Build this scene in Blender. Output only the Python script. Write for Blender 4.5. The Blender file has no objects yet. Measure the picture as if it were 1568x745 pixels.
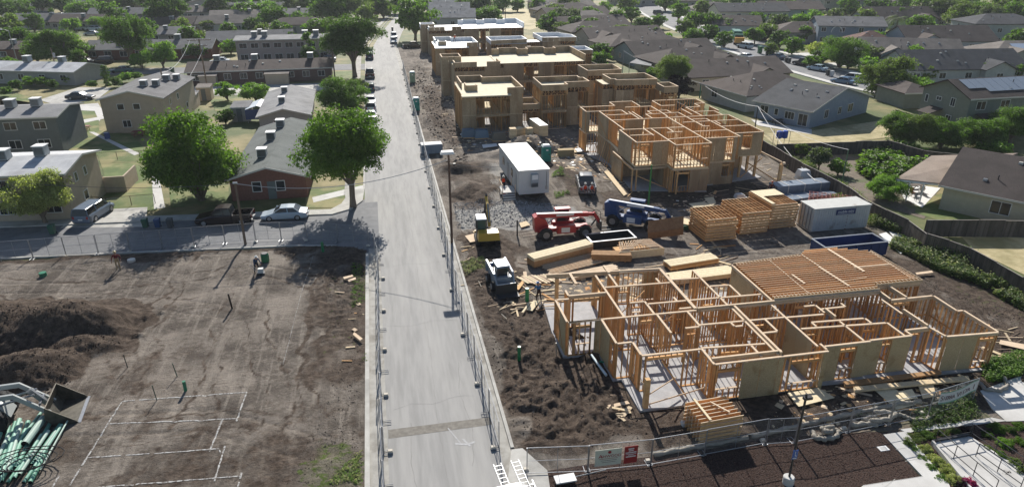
import bpy, math, random
import numpy as np
from mathutils import Vector, Matrix
R = math.radians
SC = bpy.context.scene
COL = SC.collection
random.seed(7)

# ---------------------------------------------------------------- camera, sky, sun, exposure
F, CX, CY, TH, YAW, CH = 1045., 784., 372.5, R(23.8), R(11), 27.
cam = bpy.data.cameras.new('camera'); cam.lens = 36 * F / 1568; cam.clip_start = 1; cam.clip_end = 3000
co = bpy.data.objects.new('camera', cam); COL.objects.link(co)
co.location = (0, 0, CH); co.rotation_euler = (R(90) - TH, 0, -YAW)
SC.camera = co
SUN_EL, SUN_AZ = R(33), R(6)          # azimuth measured from +Y towards +X
w = bpy.data.worlds.new('World'); SC.world = w; w.use_nodes = True
nt = w.node_tree
sky = nt.nodes.new('ShaderNodeTexSky'); sky.sky_type = 'NISHITA'; sky.sun_disc = False
sky.sun_elevation = SUN_EL; sky.sun_rotation = SUN_AZ; sky.air_density = 1.0; sky.dust_density = 0.6; sky.ozone_density = 1.2
bg = nt.nodes['Background']; bg.inputs[1].default_value = 0.070
nt.links.new(sky.outputs[0], bg.inputs[0])
sl = bpy.data.lights.new('sun', 'SUN'); sl.energy = 5.0; sl.angle = R(0.5); sl.color = (1, .945, .86)
so = bpy.data.objects.new('sun', sl); COL.objects.link(so)
so.rotation_euler = Vector((math.sin(SUN_AZ)*math.cos(SUN_EL), math.cos(SUN_AZ)*math.cos(SUN_EL), math.sin(SUN_EL))).to_track_quat('Z', 'Y').to_euler()
SC.view_settings.view_transform = 'Standard'; SC.view_settings.look = 'None'
SC.view_settings.exposure = 0.5; SC.view_settings.gamma = 1
SC.cycles.max_bounces = 5; SC.cycles.diffuse_bounces = 3; SC.cycles.transparent_max_bounces = 12
SC.cycles.use_denoising = True; SC.cycles.use_adaptive_sampling = True; SC.cycles.adaptive_threshold = 0.02
SC.cycles.caustics_reflective = False; SC.cycles.caustics_refractive = False

def G(px, py, z=0.):
    "where the ray through a photo pixel meets the plane at height z"
    v = (py-CY)/F; u = (px-CX)/F
    Z = (CH-z)/(math.sin(TH)+v*math.cos(TH))
    X = u*Z; Y = Z*(math.cos(TH)-v*math.sin(TH))
    return (X*math.cos(YAW)+Y*math.sin(YAW), -X*math.sin(YAW)+Y*math.cos(YAW))

# ---------------------------------------------------------------- materials
def L(c):
    if isinstance(c, str):
        c = [int(c[i:i+2], 16)/255 for i in (0, 2, 4)]
        c = [x/12.92 if x < .04045 else ((x+.055)/1.055)**2.4 for x in c]
    return (*c, 1)
MATS = {}
def mat(name, c1, c2=None, scale=1., rough=.85, metal=0., island=0., bump=0., bscale=None, spec=.3, stretch=None, detail=6., lo=.35, hi=.65, coords='Object', island_c=None, translucent=0., alpha=None, wave=None, c3=None, s3=.1, l3=.5, h3=.65):
    """c1/c2 mixed by noise; island>0 varies value per loose piece; c3 patches at a larger scale; wave=(axis,scale,depth) corrugation or boards"""
    if name in MATS: return MATS[name]
    m = bpy.data.materials.new(name); m.use_nodes = True; n = m.node_tree; N = n.nodes; K = n.links
    b = N['Principled BSDF']; b.inputs['Roughness'].default_value = rough; b.inputs['Metallic'].default_value = metal
    b.inputs['Specular IOR Level'].default_value = spec
    tc = N.new('ShaderNodeTexCoord')
    src = tc.outputs[coords]
    if coords == 'World':
        pass
    mp = N.new('ShaderNodeMapping'); K.new(src, mp.inputs[0])
    if stretch: mp.inputs['Scale'].default_value = stretch
    out = None
    def noise(s, d=detail):
        t = N.new('ShaderNodeTexNoise'); t.inputs['Scale'].default_value = s; t.inputs['Detail'].default_value = d
        t.inputs['Roughness'].default_value = .6; K.new(mp.outputs[0], t.inputs[0]); return t.outputs[0]
    def ramp(fac, a, bb, lo, hi):
        r = N.new('ShaderNodeValToRGB'); K.new(fac, r.inputs[0]); e = r.color_ramp.elements
        e[0].position = lo; e[1].position = hi; e[0].color = a; e[1].color = bb; return r.outputs[0]
    def mixc(fac, a, bb, mode='MIX'):
        x = N.new('ShaderNodeMix'); x.data_type = 'RGBA'; x.blend_type = mode
        if isinstance(fac, float): x.inputs[0].default_value = fac
        else: K.new(fac, x.inputs[0])
        for s, v in ((6, a), (7, bb)):
            if isinstance(v, tuple): x.inputs[s].default_value = v
            else: K.new(v, x.inputs[s])
        return x.outputs[2]
    colr = L(c1)
    if c2 is not None: colr = ramp(noise(scale), L(c1), L(c2), lo, hi)
    if c3 is not None:
        f = ramp(noise(s3, 4), (0, 0, 0, 1), (1, 1, 1, 1), l3, h3)
        colr = mixc(f, colr, L(c3))
    if island:
        g = N.new('ShaderNodeNewGeometry')
        mr = N.new('ShaderNodeMapRange'); K.new(g.outputs['Random Per Island'], mr.inputs[0])
        mr.inputs[3].default_value = 1-island; mr.inputs[4].default_value = 1+island
        hs = N.new('ShaderNodeHueSaturation'); K.new(mr.outputs[0], hs.inputs['Value'])
        if isinstance(colr, tuple): hs.inputs['Color'].default_value = colr
        else: K.new(colr, hs.inputs['Color'])
        colr = hs.outputs[0]
        if island_c is not None:
            wn = N.new('ShaderNodeTexWhiteNoise'); wn.noise_dimensions = '1D'; K.new(g.outputs['Random Per Island'], wn.inputs['W'])
            f = ramp(wn.outputs[0], (0, 0, 0, 1), (1, 1, 1, 1), .2, .9)
            colr = mixc(f, colr, L(island_c))
    hgt = None
    if wave:
        ax, ws, dep = wave
        wv = N.new('ShaderNodeTexWave'); wv.bands_direction = ax; wv.inputs['Scale'].default_value = ws
        wv.inputs['Distortion'].default_value = 0; K.new(mp.outputs[0], wv.inputs[0]); hgt = wv.outputs[0]
        colr = mixc(ramp(hgt, (0, 0, 0, 1), (1, 1, 1, 1), .0, .18), tuple([x*(1-dep) for x in (L(c1)[:3])])+(1,), colr)
    if isinstance(colr, tuple): b.inputs['Base Color'].default_value = colr
    else: K.new(colr, b.inputs['Base Color'])
    if bump or wave:
        bp = N.new('ShaderNodeBump'); bp.inputs['Strength'].default_value = 1; bp.inputs['Distance'].default_value = bump or .02
        if bump and not wave: hgt = noise(bscale or scale*3, 5)
        K.new(hgt, bp.inputs['Height']); K.new(bp.outputs[0], b.inputs['Normal'])
    if translucent:
        t = N.new('ShaderNodeBsdfTranslucent')
        if isinstance(colr, tuple): t.inputs[0].default_value = colr
        else: K.new(mixc(1., colr, (1.1, 1.35, .4, 1), 'MULTIPLY'), t.inputs[0])
        ms = N.new('ShaderNodeMixShader'); ms.inputs[0].default_value = translucent
        K.new(b.outputs[0], ms.inputs[1]); K.new(t.outputs[0], ms.inputs[2]); K.new(ms.outputs[0], N['Material Output'].inputs[0])
    if alpha is not None: b.inputs['Alpha'].default_value = alpha
    MATS[name] = m; return m

def paint(c, rough=.35, spec=.5, metal=0.):
    return mat('paint_'+c, c, rough=rough, spec=spec, metal=metal)
M_LUM = mat('framing_lumber', (.52, .305, .135), (.63, .41, .205), 3, island=.36, island_c=(.48, .25, .10))
M_PLATE = mat('sunlit_pale_lumber', (.60, .45, .31), (.68, .54, .39), 2, island=.12)  # the pale look of sunlit plate tops is put into this lumber colour
M_BEAM = mat('weathered_beam', (.42, .33, .22), (.52, .42, .29), 3, island=.1)
M_OSB = mat('osb_sheathing', (.36, .27, .15), (.47, .37, .22), 14, rough=.9, island=.10, bump=.004, c3=(.30, .205, .10), s3=.9, l3=.55, h3=.68)
M_OSBR = mat('shade_toned_sheathing', (.33, .245, .15), (.43, .335, .22), 9, rough=.9, island=.16, c3=(.27, .195, .12), s3=.35, stretch=(1, 1, .35))  # rear sheathing; its brown-grey look in shade is put into the colour
M_PLY = mat('plywood_face', (.56, .43, .27), (.68, .55, .36), 5, island=.1)
M_PLYP = mat('pale_plywood', (.66, .55, .36), (.76, .66, .46), 4, island=.08)
M_DECKW = mat('white_roof_deck', (.72, .74, .76), (.82, .83, .84), 1.2, rough=.5)
M_DECK = mat('tan_roof_deck', (.60, .53, .38), (.70, .63, .47), 1.5)
M_SLAB = mat('slab_concrete', (.34, .335, .34), (.44, .435, .44), 2.0, bump=.004, c3=(.36, .36, .37), s3=.6)
M_CONC = mat('concrete', (.40, .39, .36), (.50, .49, .46), 1.2, bump=.004, c3=(.33, .32, .30), s3=.35)
M_WALK = mat('pale_concrete', (.52, .51, .49), (.60, .59, .57), 1.0, bump=.003, c3=(.45, .44, .42), s3=.3)
M_ASPH = mat('old_asphalt', (.26, .257, .25), (.315, .311, .304), 2.2, bump=.006, bscale=20, detail=12, stretch=(1, .10, 1), c3=(.37, .362, .348), s3=.55, l3=.42, h3=.72)
M_ASPHD = mat('dark_asphalt', (.14, .145, .155), (.185, .19, .20), 1.2, bump=.006, bscale=20, detail=9, c3=(.22, .22, .225), s3=.15)
M_GALV = mat('galvanised_steel', (.30, .31, .33), (.38, .39, .41), 5, rough=.4, metal=.7)
M_DARKM = mat('dark_metal', (.05, .05, .055), rough=.5, metal=.3)
M_BLACK = mat('black_rubber', (.018, .018, .02), (.03, .03, .03), 4, rough=.8)
M_GLASS = mat('window_glass', (.02, .026, .032), rough=.15, spec=.5)
M_POLE = mat('weathered_pole_wood', (.14, .10, .075), (.22, .165, .125), 6, rough=.95, stretch=(8, 8, 1))
M_WIRE = mat('wire', (.12, .12, .13), rough=.6)
M_WHITE = mat('white_paint', (.75, .75, .74), (.80, .80, .79), 2, rough=.5)
M_CHAIN = mat('chain_link_mesh', (.42, .44, .46), rough=.5, metal=.5, alpha=.14)
M_WOODF = mat('weathered_fence_boards', (.085, .07, .06), (.15, .125, .11), 2, wave=('X', 10.5, .6), bump=.012, c3=(.2, .17, .145), s3=.4)
M_BARK = mat('bark', (.13, .10, .075), (.22, .175, .135), 5, bump=.02, stretch=(3, 3, .6))
M_STUCCO = {}

# ---------------------------------------------------------------- mesh builder
class MB:
    def __init__(s): s.v = []; s.f = []; s.m = []; s.mats = []
    def mi(s, m):
        if m not in s.mats: s.mats.append(m)
        return s.mats.index(m)
    def add(s, vs, fs, m):
        o = len(s.v); s.v += [tuple(p) for p in vs]; k = s.mi(m)
        for f in fs: s.f.append(tuple(o+i for i in f)); s.m.append(k)
    def box(s, x0, y0, z0, x1, y1, z1, m):
        s.add([(x0,y0,z0),(x1,y0,z0),(x1,y1,z0),(x0,y1,z0),(x0,y0,z1),(x1,y0,z1),(x1,y1,z1),(x0,y1,z1)],
              [(3,2,1,0),(4,5,6,7),(0,1,5,4),(1,2,6,5),(2,3,7,6),(3,0,4,7)], m)
    def tbox(s, x0, y0, z0, x1, y1, z1, m, tx=0., ty=0.):
        "box whose top is narrowed by tx, ty on each side"
        s.add([(x0,y0,z0),(x1,y0,z0),(x1,y1,z0),(x0,y1,z0),(x0+tx,y0+ty,z1),(x1-tx,y0+ty,z1),(x1-tx,y1-ty,z1),(x0+tx,y1-ty,z1)],
              [(3,2,1,0),(4,5,6,7),(0,1,5,4),(1,2,6,5),(2,3,7,6),(3,0,4,7)], m)
    def bar(s, p, q, w, h, m, up=(0, 0, 1)):
        p = Vector(p); q = Vector(q); d = (q-p).normalized(); u = Vector(up)
        if abs(d.dot(u)) > .98: u = Vector((0, 1, 0))
        r = d.cross(u).normalized(); t = r.cross(d)
        vs = [a + r*sx*w/2 + t*sy*h/2 for a in (p, q) for sx, sy in ((-1,-1),(1,-1),(1,1),(-1,1))]
        s.add(vs, [(0,1,2,3),(7,6,5,4),(0,4,5,1),(1,5,6,2),(2,6,7,3),(3,7,4,0)], m)
    def tube(s, pts, r, m, n=8, cap=True):
        pts = [Vector(p) for p in pts]; rs = r if isinstance(r, (list, tuple)) else [r]*len(pts)
        rings = []
        prev = None
        for i, p in enumerate(pts):
            d = (pts[min(i+1, len(pts)-1)] - pts[max(i-1, 0)]).normalized()
            if prev is None:
                a = d.cross(Vector((0, 0, 1)));
                if a.length < .01: a = Vector((1, 0, 0))
                a.normalize()
            else:
                a = prev - d*prev.dot(d); a.normalize()
            prev = a; b = d.cross(a)
            rings.append([p + (a*math.cos(t)+b*math.sin(t))*rs[i] for t in [2*math.pi*k/n for k in range(n)]])
        vs = [v for ri in rings for v in ri]
        fs = [(i*n+k, i*n+(k+1) % n, (i+1)*n+(k+1) % n, (i+1)*n+k) for i in range(len(pts)-1) for k in range(n)]
        if cap: fs += [tuple(range(n))[::-1], tuple((len(pts)-1)*n+k for k in range(n))]
        s.add(vs, fs, m)
    def lathe(s, c, prof, m, n=16, axis='Z'):
        vs = []
        for r, z in prof:
            for k in range(n):
                t = 2*math.pi*k/n; a, b = r*math.cos(t), r*math.sin(t)
                vs.append({'Z': (c[0]+a, c[1]+b, c[2]+z), 'Y': (c[0]+a, c[1]+z, c[2]+b), 'X': (c[0]+z, c[1]+a, c[2]+b)}[axis])
        fs = [(i*n+k, i*n+(k+1) % n, (i+1)*n+(k+1) % n, (i+1)*n+k) for i in range(len(prof)-1) for k in range(n)]
        fs += [tuple(range(n))[::-1], tuple((len(prof)-1)*n+k for k in range(n))]
        s.add(vs, fs, m)
    def prism(s, poly, z0, z1, m):
        n = len(poly)
        vs = [(x, y, z0) for x, y in poly]+[(x, y, z1) for x, y in poly]
        s.add(vs, [tuple(range(n))[::-1], tuple(range(n, 2*n))]+[(i, (i+1) % n, n+(i+1) % n, n+i) for i in range(n)], m)
    def sideprism(s, poly, y0, y1, m):
        "polygon in x,z pushed from y0 to y1"
        n = len(poly)
        vs = [(x, y0, z) for x, z in poly]+[(x, y1, z) for x, z in poly]
        s.add(vs, [tuple(range(n)), tuple(range(n, 2*n))[::-1]]+[((i+1) % n, i, n+i, n+(i+1) % n) for i in range(n)], m)
    def panel(s, quad, t, m):
        "a quad given thickness t along its own normal"
        q = [Vector(p) for p in quad]; nn = (q[1]-q[0]).cross(q[-1]-q[0]).normalized()*t
        n = len(q); vs = q+[p-nn for p in q]
        s.add(vs, [tuple(range(n)), tuple(range(n, 2*n))[::-1]]+[((i+1) % n, i, n+i, n+(i+1) % n) for i in range(n)], m)
    def build(s, name, parent=None, loc=None, rz=0., smooth=False, fixn=True):
        me = bpy.data.meshes.new(name); me.from_pydata(s.v, [], s.f)
        for m in s.mats: me.materials.append(m)
        if len(s.mats) > 1: me.polygons.foreach_set('material_index', s.m)
        if smooth: me.polygons.foreach_set('use_smooth', [True]*len(me.polygons))
        me.update()
        o = bpy.data.objects.new(name, me); COL.objects.link(o)
        if parent is not None: o.parent = parent
        if loc is not None: o.location = loc
        o.rotation_euler = (0, 0, rz)
        return o

LABELS = {}
def tag(o, label, cat, group=None):
    LABELS.setdefault(label, []).append((o.name, group))
    o['label'] = label; o['category'] = cat
    if group: o['group'] = group
    return o
def thing(name, label, cat, loc=(0, 0, 0), rz=0., group=None):
    o = bpy.data.objects.new(name, None); COL.objects.link(o); o.empty_display_size = .3
    o.location = loc; o.rotation_euler = (0, 0, rz)
    return tag(o, label, cat, group)
def kids(o): return [c for c in ALLCH.get(o.name, [])]
def struct(o, kind='structure'): o['kind'] = kind; return o
def copy_tree(o, parent=None):
    c = o.copy(); COL.objects.link(c); c.parent = parent
    for ch in list(o.children): copy_tree(ch, c)
    return c
def dup(o, loc, rz, label, group=None, scale=None):
    c = copy_tree(o); c.location = loc; c.rotation_euler = (0, 0, rz)
    if scale is not None: c.scale = (scale,)*3 if not isinstance(scale, tuple) else scale
    LABELS.setdefault(label, []).append((c.name, group)); c['label'] = label
    if group: c['group'] = group
    return c

# ---------------------------------------------------------------- terrain
_rs = np.random.RandomState(3)
_lat = _rs.rand(256, 256)
def vnoise(x, y):
    x = np.asarray(x, float); y = np.asarray(y, float)
    xi = np.floor(x).astype(int); yi = np.floor(y).astype(int); fx = x-xi; fy = y-yi
    fx = fx*fx*(3-2*fx); fy = fy*fy*(3-2*fy)
    g = lambda a, b: _lat[a & 255, b & 255]
    return (g(xi, yi)*(1-fx)+g(xi+1, yi)*fx)*(1-fy)+(g(xi, yi+1)*(1-fx)+g(xi+1, yi+1)*fx)*fy
def fbm(x, y, s, o=4, ridged=False):
    a = 0.; t = 0.; amp = 1.
    for k in range(o):
        n = vnoise(x*s+17.3*k, y*s+5.1*k)
        if ridged: n = 1-abs(2*n-1)
        a = a+n*amp; t += amp; amp *= .5; s *= 2.03
    return a/t
def bump2(x, y, cx, cy, rx, ry, h, p=1.6, rot=0.):
    c, s_ = math.cos(rot), math.sin(rot)
    dx = (x-cx)*c+(y-cy)*s_; dy = -(x-cx)*s_+(y-cy)*c
    d = np.sqrt((dx/rx)**2+(dy/ry)**2)
    return h*np.clip(1-d, 0, 1)**(1/p) if False else h*np.clip(1-d**p, 0, 1)
def sstep(a, b, x): t = np.clip((x-a)/(b-a), 0, 1); return t*t*(3-2*t)
def boxmask(x, y, x0, y0, x1, y1, e=1.):
    return sstep(x0-e, x0+e, x)*(1-sstep(x1-e, x1+e, x))*sstep(y0-e, y0+e, y)*(1-sstep(y1-e, y1+e, y))
# left lot: roughly graded pad; right site: churned soil round the houses
LP = [(-24.6, 50.4, 6.0, 3.7, 2.7), (-29.2, 51.6, 5.2, 3.9, 2.4), (-33.5, 50.5, 5, 4.2, 2.5), (-25.2, 44.6, 4.0, 2.6, 1.9), (-29, 44.0, 4, 2.6, 1.7), (-22.6, 47.4, 3.2, 2, 1.1)]
def ruts(x, y, paths):
    "paired wheel ruts pressed into the soil along polylines"
    o = np.zeros(np.broadcast(x, y).shape)
    for P, half in paths:
        for (x0, y0), (x1, y1) in zip(P[:-1], P[1:]):
            L_ = math.hypot(x1-x0, y1-y0); ux, uy = (x1-x0)/L_, (y1-y0)/L_
            t = (x-x0)*ux+(y-y0)*uy; s = -(x-x0)*uy+(y-y0)*ux+.25*(fbm(x, y, .3, 2)-.5); m = (t > -.15) & (t < L_+.15)
            for w_ in (-half, half): d = abs(s-w_); o = np.minimum(o, np.where(m, -np.exp(-(d/.2)**2)+.6*np.exp(-((d-.36)/.16)**2), 0))+np.where(m, .35*np.exp(-((d-.36)/.14)**2), 0)
    return o
RUT_L = [([(-40, 60), (-25, 57.5), (-12, 58.5), (-6, 55)], .9), ([(-38, 56), (-20, 54), (-11, 50), (-8.5, 40), (-8, 26)], .9), ([(-12, 60), (-14, 48), (-13, 36), (-16, 25)], .8), ([(-30, 35), (-20, 38), (-12, 37), (-5, 33)], 1.0), ([(-18, 62), (-19, 50), (-18.5, 40)], .7), ([(-5.5, 57), (-6.2, 45), (-6, 34)], .7)]
RUT_R = [([(13, 60), (24, 61), (36, 60), (44, 63)], 1.0), ([(12, 63), (22, 66), (32, 66.5), (42, 67)], .9), ([(23, 64), (24.5, 75), (23.5, 90), (18, 98)], .9), ([(26, 63), (27, 72)], .9), ([(9, 95), (9.5, 120), (10, 150), (11, 185)], .9), ([(44, 52), (44.5, 44), (43.5, 34)], .9), ([(12, 52), (20, 54), (34, 52), (42, 50)], 1.0), ([(8, 65), (10.5, 58), (9.5, 48)], .8)]
def h_left(x, y):
    x = np.asarray(x, float); y = np.asarray(y, float)
    h = .10+.10*(fbm(x, y, .18, 3)-.5)+.05*(fbm(x, y, 1.1, 3)-.5)
    t = fbm(x*.35+y*.05, y*1.4, .5, 3, True)
    h = h+.03*t
    h = h+.075*ruts(x, y, RUT_L)
    rim = sstep(57.5, 61.5, y-(-(x+2.4)*.0813*1.0)+0)*1.0
    h = h+rim*(.5*(fbm(x, y, .35, 4)-.35))
    ex = sstep(-8.0, -5.2, x)*sstep(43, 46, y)*(1-rim*.5)
    h = h+ex*(.34*(fbm(x, y, .9, 4, True)-.45)+.22*(fbm(x, y, 3.0, 3)-.5))
    ex2 = sstep(-9.0, -4, x)*(1-sstep(35, 38, y))
    h = h+ex2*(.2*(fbm(x, y, .7, 4, True)-.4))
    for cx, cy, rx, ry, hh in LP:
        d = np.sqrt(((x-cx)/rx)**2+((y-cy)/ry)**2+0*x)
        r = 1+.6*(fbm(x, y, .5, 4)-.5)
        q = np.clip(1-d*r, 0, 1)
        h = np.maximum(h, .05+hh*q**.9*(1-.5*np.clip(.35-d, 0, 1))+.10*(fbm(x, y, 1.6, 4)-.5)+q**.5*(.45*(fbm(x, y, .8, 4, True)-.5)+.25*(fbm(x, y, 2.6, 3)-.5)))
    e = 1-sstep(-3.6, -2.6, x)                                   # meets the kerb strip
    return np.maximum(h, .04)*e+.10*(1-e)
RP = [(20.2, 93.5-1, 4.6, 4.2, 2.3, 0), (17.5, 89.5, 5.0, 2.6, 1.2, 0), (9.6, 84.6, 4.2, 2.6, 1.3, 0), (13.3, 84.9, 2.2, 1.8, 1.0, 0), (8.6, 76.5, 2.4, 3.8, 1.1, 0), (11.2, 74.2, 1.6, 3.2, .9, 0), (9.0, 112, 2.6, 7, .9, 0), (21.8, 80.0, 1.8, 5.4, .7, 0)]
def h_right(x, y):
    x = np.asarray(x, float); y = np.asarray(y, float)
    h = .11+.10*(fbm(x, y, .15, 3)-.5)+.05*(fbm(x, y, 1.2, 3)-.5)
    h = h+.09*ruts(x, y, RUT_R)
    x0_, y0_ = x, y
    x, y = warp(x, y, .7)
    # spoil left of and behind the near house
    m = boxmask(x, y, 6.6, 31.5, 14.4, 44.5, .9)*(1-.85*boxmask(x, y, 14.2, 31.0, 50, 50, .4))
    h = h+m*(.70*(fbm(x, y, .5, 5, True)-.50)+.60*(fbm(x, y, 1.5, 4)-.5)+.30*(fbm(x, y, 3.6, 2)-.5))
    h = h-.5*boxmask(x, y, 10.0, 37.2, 12.6, 39.2, .5)            # the open pit
    m = boxmask(x, y, 6.6, 44.5, 10.6, 62, 1)
    h = h+m*(.42*(fbm(x, y, .6, 5, True)-.5)+.22*(fbm(x, y, 2.2, 3)-.5))
    m = boxmask(x, y, 6.8, 31.2, 30, 33.4, .8)*(1-boxmask(x, y, 14.5, 31.6, 42, 50, .3))
    h = h+m*.3*(fbm(x, y, .8, 4)-.4)
    m = boxmask(x, y, 41.5, 30, 50, 70, 1.)
    h = h+m*(.25*(fbm(x, y, .45, 4)-.4))
    m = boxmask(x, y, 7.2, 95, 11.6, 190, 1.)
    h = h+m*(.35*(fbm(x, y, .5, 4, True)-.45))
    for cx, cy, rx, ry, hh, r0 in RP:
        d = np.sqrt(((x-cx)/rx)**2+((y-cy)/ry)**2)
        r = 1+.4*(fbm(x, y, .6, 3)-.5)
        h = np.maximum(h, hh*np.clip(1-d*r, 0, 1)**.85+.16*(fbm(x, y, 1.5, 4)-.45))
    x, y = x0_, y0_
    flat = boxmask(x, y, 14.3, 32.6, 40.3, 47.4, .25)
    h = h*(1-flat)+.05*flat
    e2 = sstep(28.6, 30.6, y); h = h*e2+.05*(1-e2)
    e = sstep(6.0, 6.9, x)
    return np.maximum(h, .02)*e+.06*(1-e)
_HC = {}
def H(x, y):
    "height of the ground under a point, read from a cached half-metre patch grid"
    i, j = int(math.floor(x*4)), int(math.floor(y*4)); c = (i >> 4, j >> 4)
    if c not in _HC:
        X, Y = np.meshgrid(np.arange(c[0]*16, c[0]*16+18)/4., np.arange(c[1]*16, c[1]*16+18)/4.)
        A, B = h_left(X, Y), h_right(X, Y)
        _HC[c] = np.where((X > -60) & (X < -2.6) & (Y > 20) & (Y < 62.2-(X+2.4)*.0813), A, np.where((X > 6) & (X < 51.2) & (Y > 27.6) & (Y < 198), B, 0.))
    g = _HC[c]; a, b = i-c[0]*16, j-c[1]*16; u, v = x*4-i, y*4-j
    return float((g[b, a]*(1-u)+g[b, a+1]*u)*(1-v)+(g[b+1, a]*(1-u)+g[b+1, a+1]*u)*v)
def _H(x, y):
    if -60 < x < -2.6 and 20 < y < 62.2-(x+2.4)*.0813: return float(h_left(x, y))
    if 6 < x < 50 and 29.3 < y < 198: return float(h_right(x, y))
    return 0.0
def on(px, py, dz=0.):
    x, y = G(px, py); z = H(x, y)
    x, y = G(px, py, z); return (x, y, H(x, y)+dz)

def soil(name, pts):
    "soil whose damp, dry and trodden zones come from the 'zone' attribute"
    m = bpy.data.materials.new(name); m.use_nodes = True; N = m.node_tree.nodes; K = m.node_tree.links
    b = N['Principled BSDF']; b.inputs['Roughness'].default_value = .95; b.inputs['Specular IOR Level'].default_value = .15
    at = N.new('ShaderNodeAttribute'); at.attribute_name = 'zone'
    sp = N.new('ShaderNodeSeparateColor'); K.new(at.outputs['Color'], sp.inputs[0])
    tc = N.new('ShaderNodeTexCoord')
    def noise(s, d=8, st=None):
        t = N.new('ShaderNodeTexNoise'); t.inputs['Scale'].default_value = s; t.inputs['Detail'].default_value = d; t.inputs['Roughness'].default_value = .65
        if st:
            mp = N.new('ShaderNodeMapping'); mp.inputs['Scale'].default_value = st[:3]; mp.inputs['Rotation'].default_value = (0, 0, st[3]); K.new(tc.outputs['Object'], mp.inputs[0]); K.new(mp.outputs[0], t.inputs[0])
        else: K.new(tc.outputs['Object'], t.inputs[0])
        return t.outputs[0]
    def mx(f, a, bb, mode='MIX'):
        x = N.new('ShaderNodeMix'); x.data_type = 'RGBA'; x.blend_type = mode
        K.new(f, x.inputs[0]) if not isinstance(f, float) else setattr(x.inputs[0], 'default_value', f)
        for s, v in ((6, a), (7, bb)):
            if isinstance(v, tuple): x.inputs[s].default_value = (*v, 1)
            else: K.new(v, x.inputs[s])
        return x.outputs[2]
    def rmp(f, lo, hi):
        r = N.new('ShaderNodeMapRange'); K.new(f, r.inputs[0]); r.inputs[1].default_value = lo; r.inputs[2].default_value = hi; r.interpolation_type = 'SMOOTHSTEP'; return r.outputs[0]
    def math2(op, a, bb):
        x = N.new('ShaderNodeMath'); x.operation = op; x.use_clamp = True
        for i, v in ((0, a), (1, bb)):
            if isinstance(v, float): x.inputs[i].default_value = v
            else: K.new(v, x.inputs[i])
        return x.outputs[0]
    dry = mx(rmp(noise(2.6, 10), .40, .60), (.108, .092, .078), (.205, .178, .152))
    trk = rmp(noise(.9, 6, (.25, 3.0, 1, .12)), .42, .62)
    dry = mx(math2('MULTIPLY', trk, .35), dry, (.155, .13, .108)); dry = mx(rmp(noise(.35, 9), .46, .60), dry, (.095, .080, .068))
    dry = mx(rmp(noise(.16, 5), .42, .66), dry, (.27, .235, .20)); trk2 = rmp(noise(.55, 8, (2.6, .22, 1, -.5)), .5, .64); dry = mx(math2('MULTIPLY', trk2, .5), dry, (.34, .30, .255)); trk3 = rmp(noise(3.2, 8, (.3, 3, 1, .5)), .52, .66); dry = mx(math2('MULTIPLY', trk3, .6), dry, (.115, .095, .078))
    damp = mx(rmp(noise(2.2), .35, .7), (.055, .040, .031), (.135, .103, .080))
    nz = noise(.9, 7)
    f = math2('ADD', math2('MULTIPLY', math2('SUBTRACT', nz, .5), 1.3), sp.outputs[0])
    c = mx(rmp(f, .35, .65), dry, damp)
    c = mx(rmp(math2('ADD', math2('MULTIPLY', math2('SUBTRACT', noise(1.8, 6), .5), 1.6), sp.outputs[1]), .55, .8), c, (.085, .115, .03))
    c = mx(rmp(math2('ADD', math2('MULTIPLY', math2('SUBTRACT', noise(6, 3), .5), .8), sp.outputs[2]), .45, .6), c, (.33, .32, .30))
    K.new(c, b.inputs['Base Color'])
    bp = N.new('ShaderNodeBump'); bp.inputs['Distance'].default_value = .13; K.new(noise(5, 7), bp.inputs['Height'])
    bp2 = N.new('ShaderNodeBump'); bp2.inputs['Distance'].default_value = .05; K.new(noise(26, 4), bp2.inputs['Height']); K.new(bp.outputs[0], bp2.inputs['Normal'])
    K.new(bp2.outputs[0], b.inputs['Normal'])
    return m
M_SOIL = soil('site_soil', None)
def sheet(name, x0, y0, x1, y1, dx, hf, zf, m, keep=None):
    nx = int((x1-x0)/dx)+1; ny = int((y1-y0)/dx)+1
    X, Y = np.meshgrid(np.linspace(x0, x1, nx), np.linspace(y0, y1, ny)); Z = hf(X, Y)
    V = np.stack([X, Y, Z], -1).reshape(-1, 3)
    I = np.arange(nx*ny).reshape(ny, nx)
    Q = np.stack([I[:-1, :-1], I[:-1, 1:], I[1:, 1:], I[1:, :-1]], -1).reshape(-1, 4)
    if keep is not None:
        c = V[Q].mean(1); Q = Q[keep(c[:, 0], c[:, 1])]
    me = bpy.data.meshes.new(name); me.from_pydata(V.tolist(), [], Q.tolist())
    me.materials.append(m); me.polygons.foreach_set('use_smooth', [True]*len(me.polygons))
    z = zf(X, Y)
    a = me.color_attributes.new('zone', 'FLOAT_COLOR', 'POINT')
    C = np.zeros((nx*ny, 4), np.float32); C[:, 3] = 1
    for i in range(3): C[:, i] = np.clip(np.asarray(z[i])*np.ones_like(X), 0, 1).ravel()
    a.data.foreach_set('color', C.ravel()); me.update()
    o = bpy.data.objects.new(name, me); COL.objects.link(o); return struct(o)
def warp(x, y, a):
    return x+a*(fbm(x, y, .22, 4)-.5)*4, y+a*(fbm(x+91, y+37, .22, 4)-.5)*4
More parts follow.
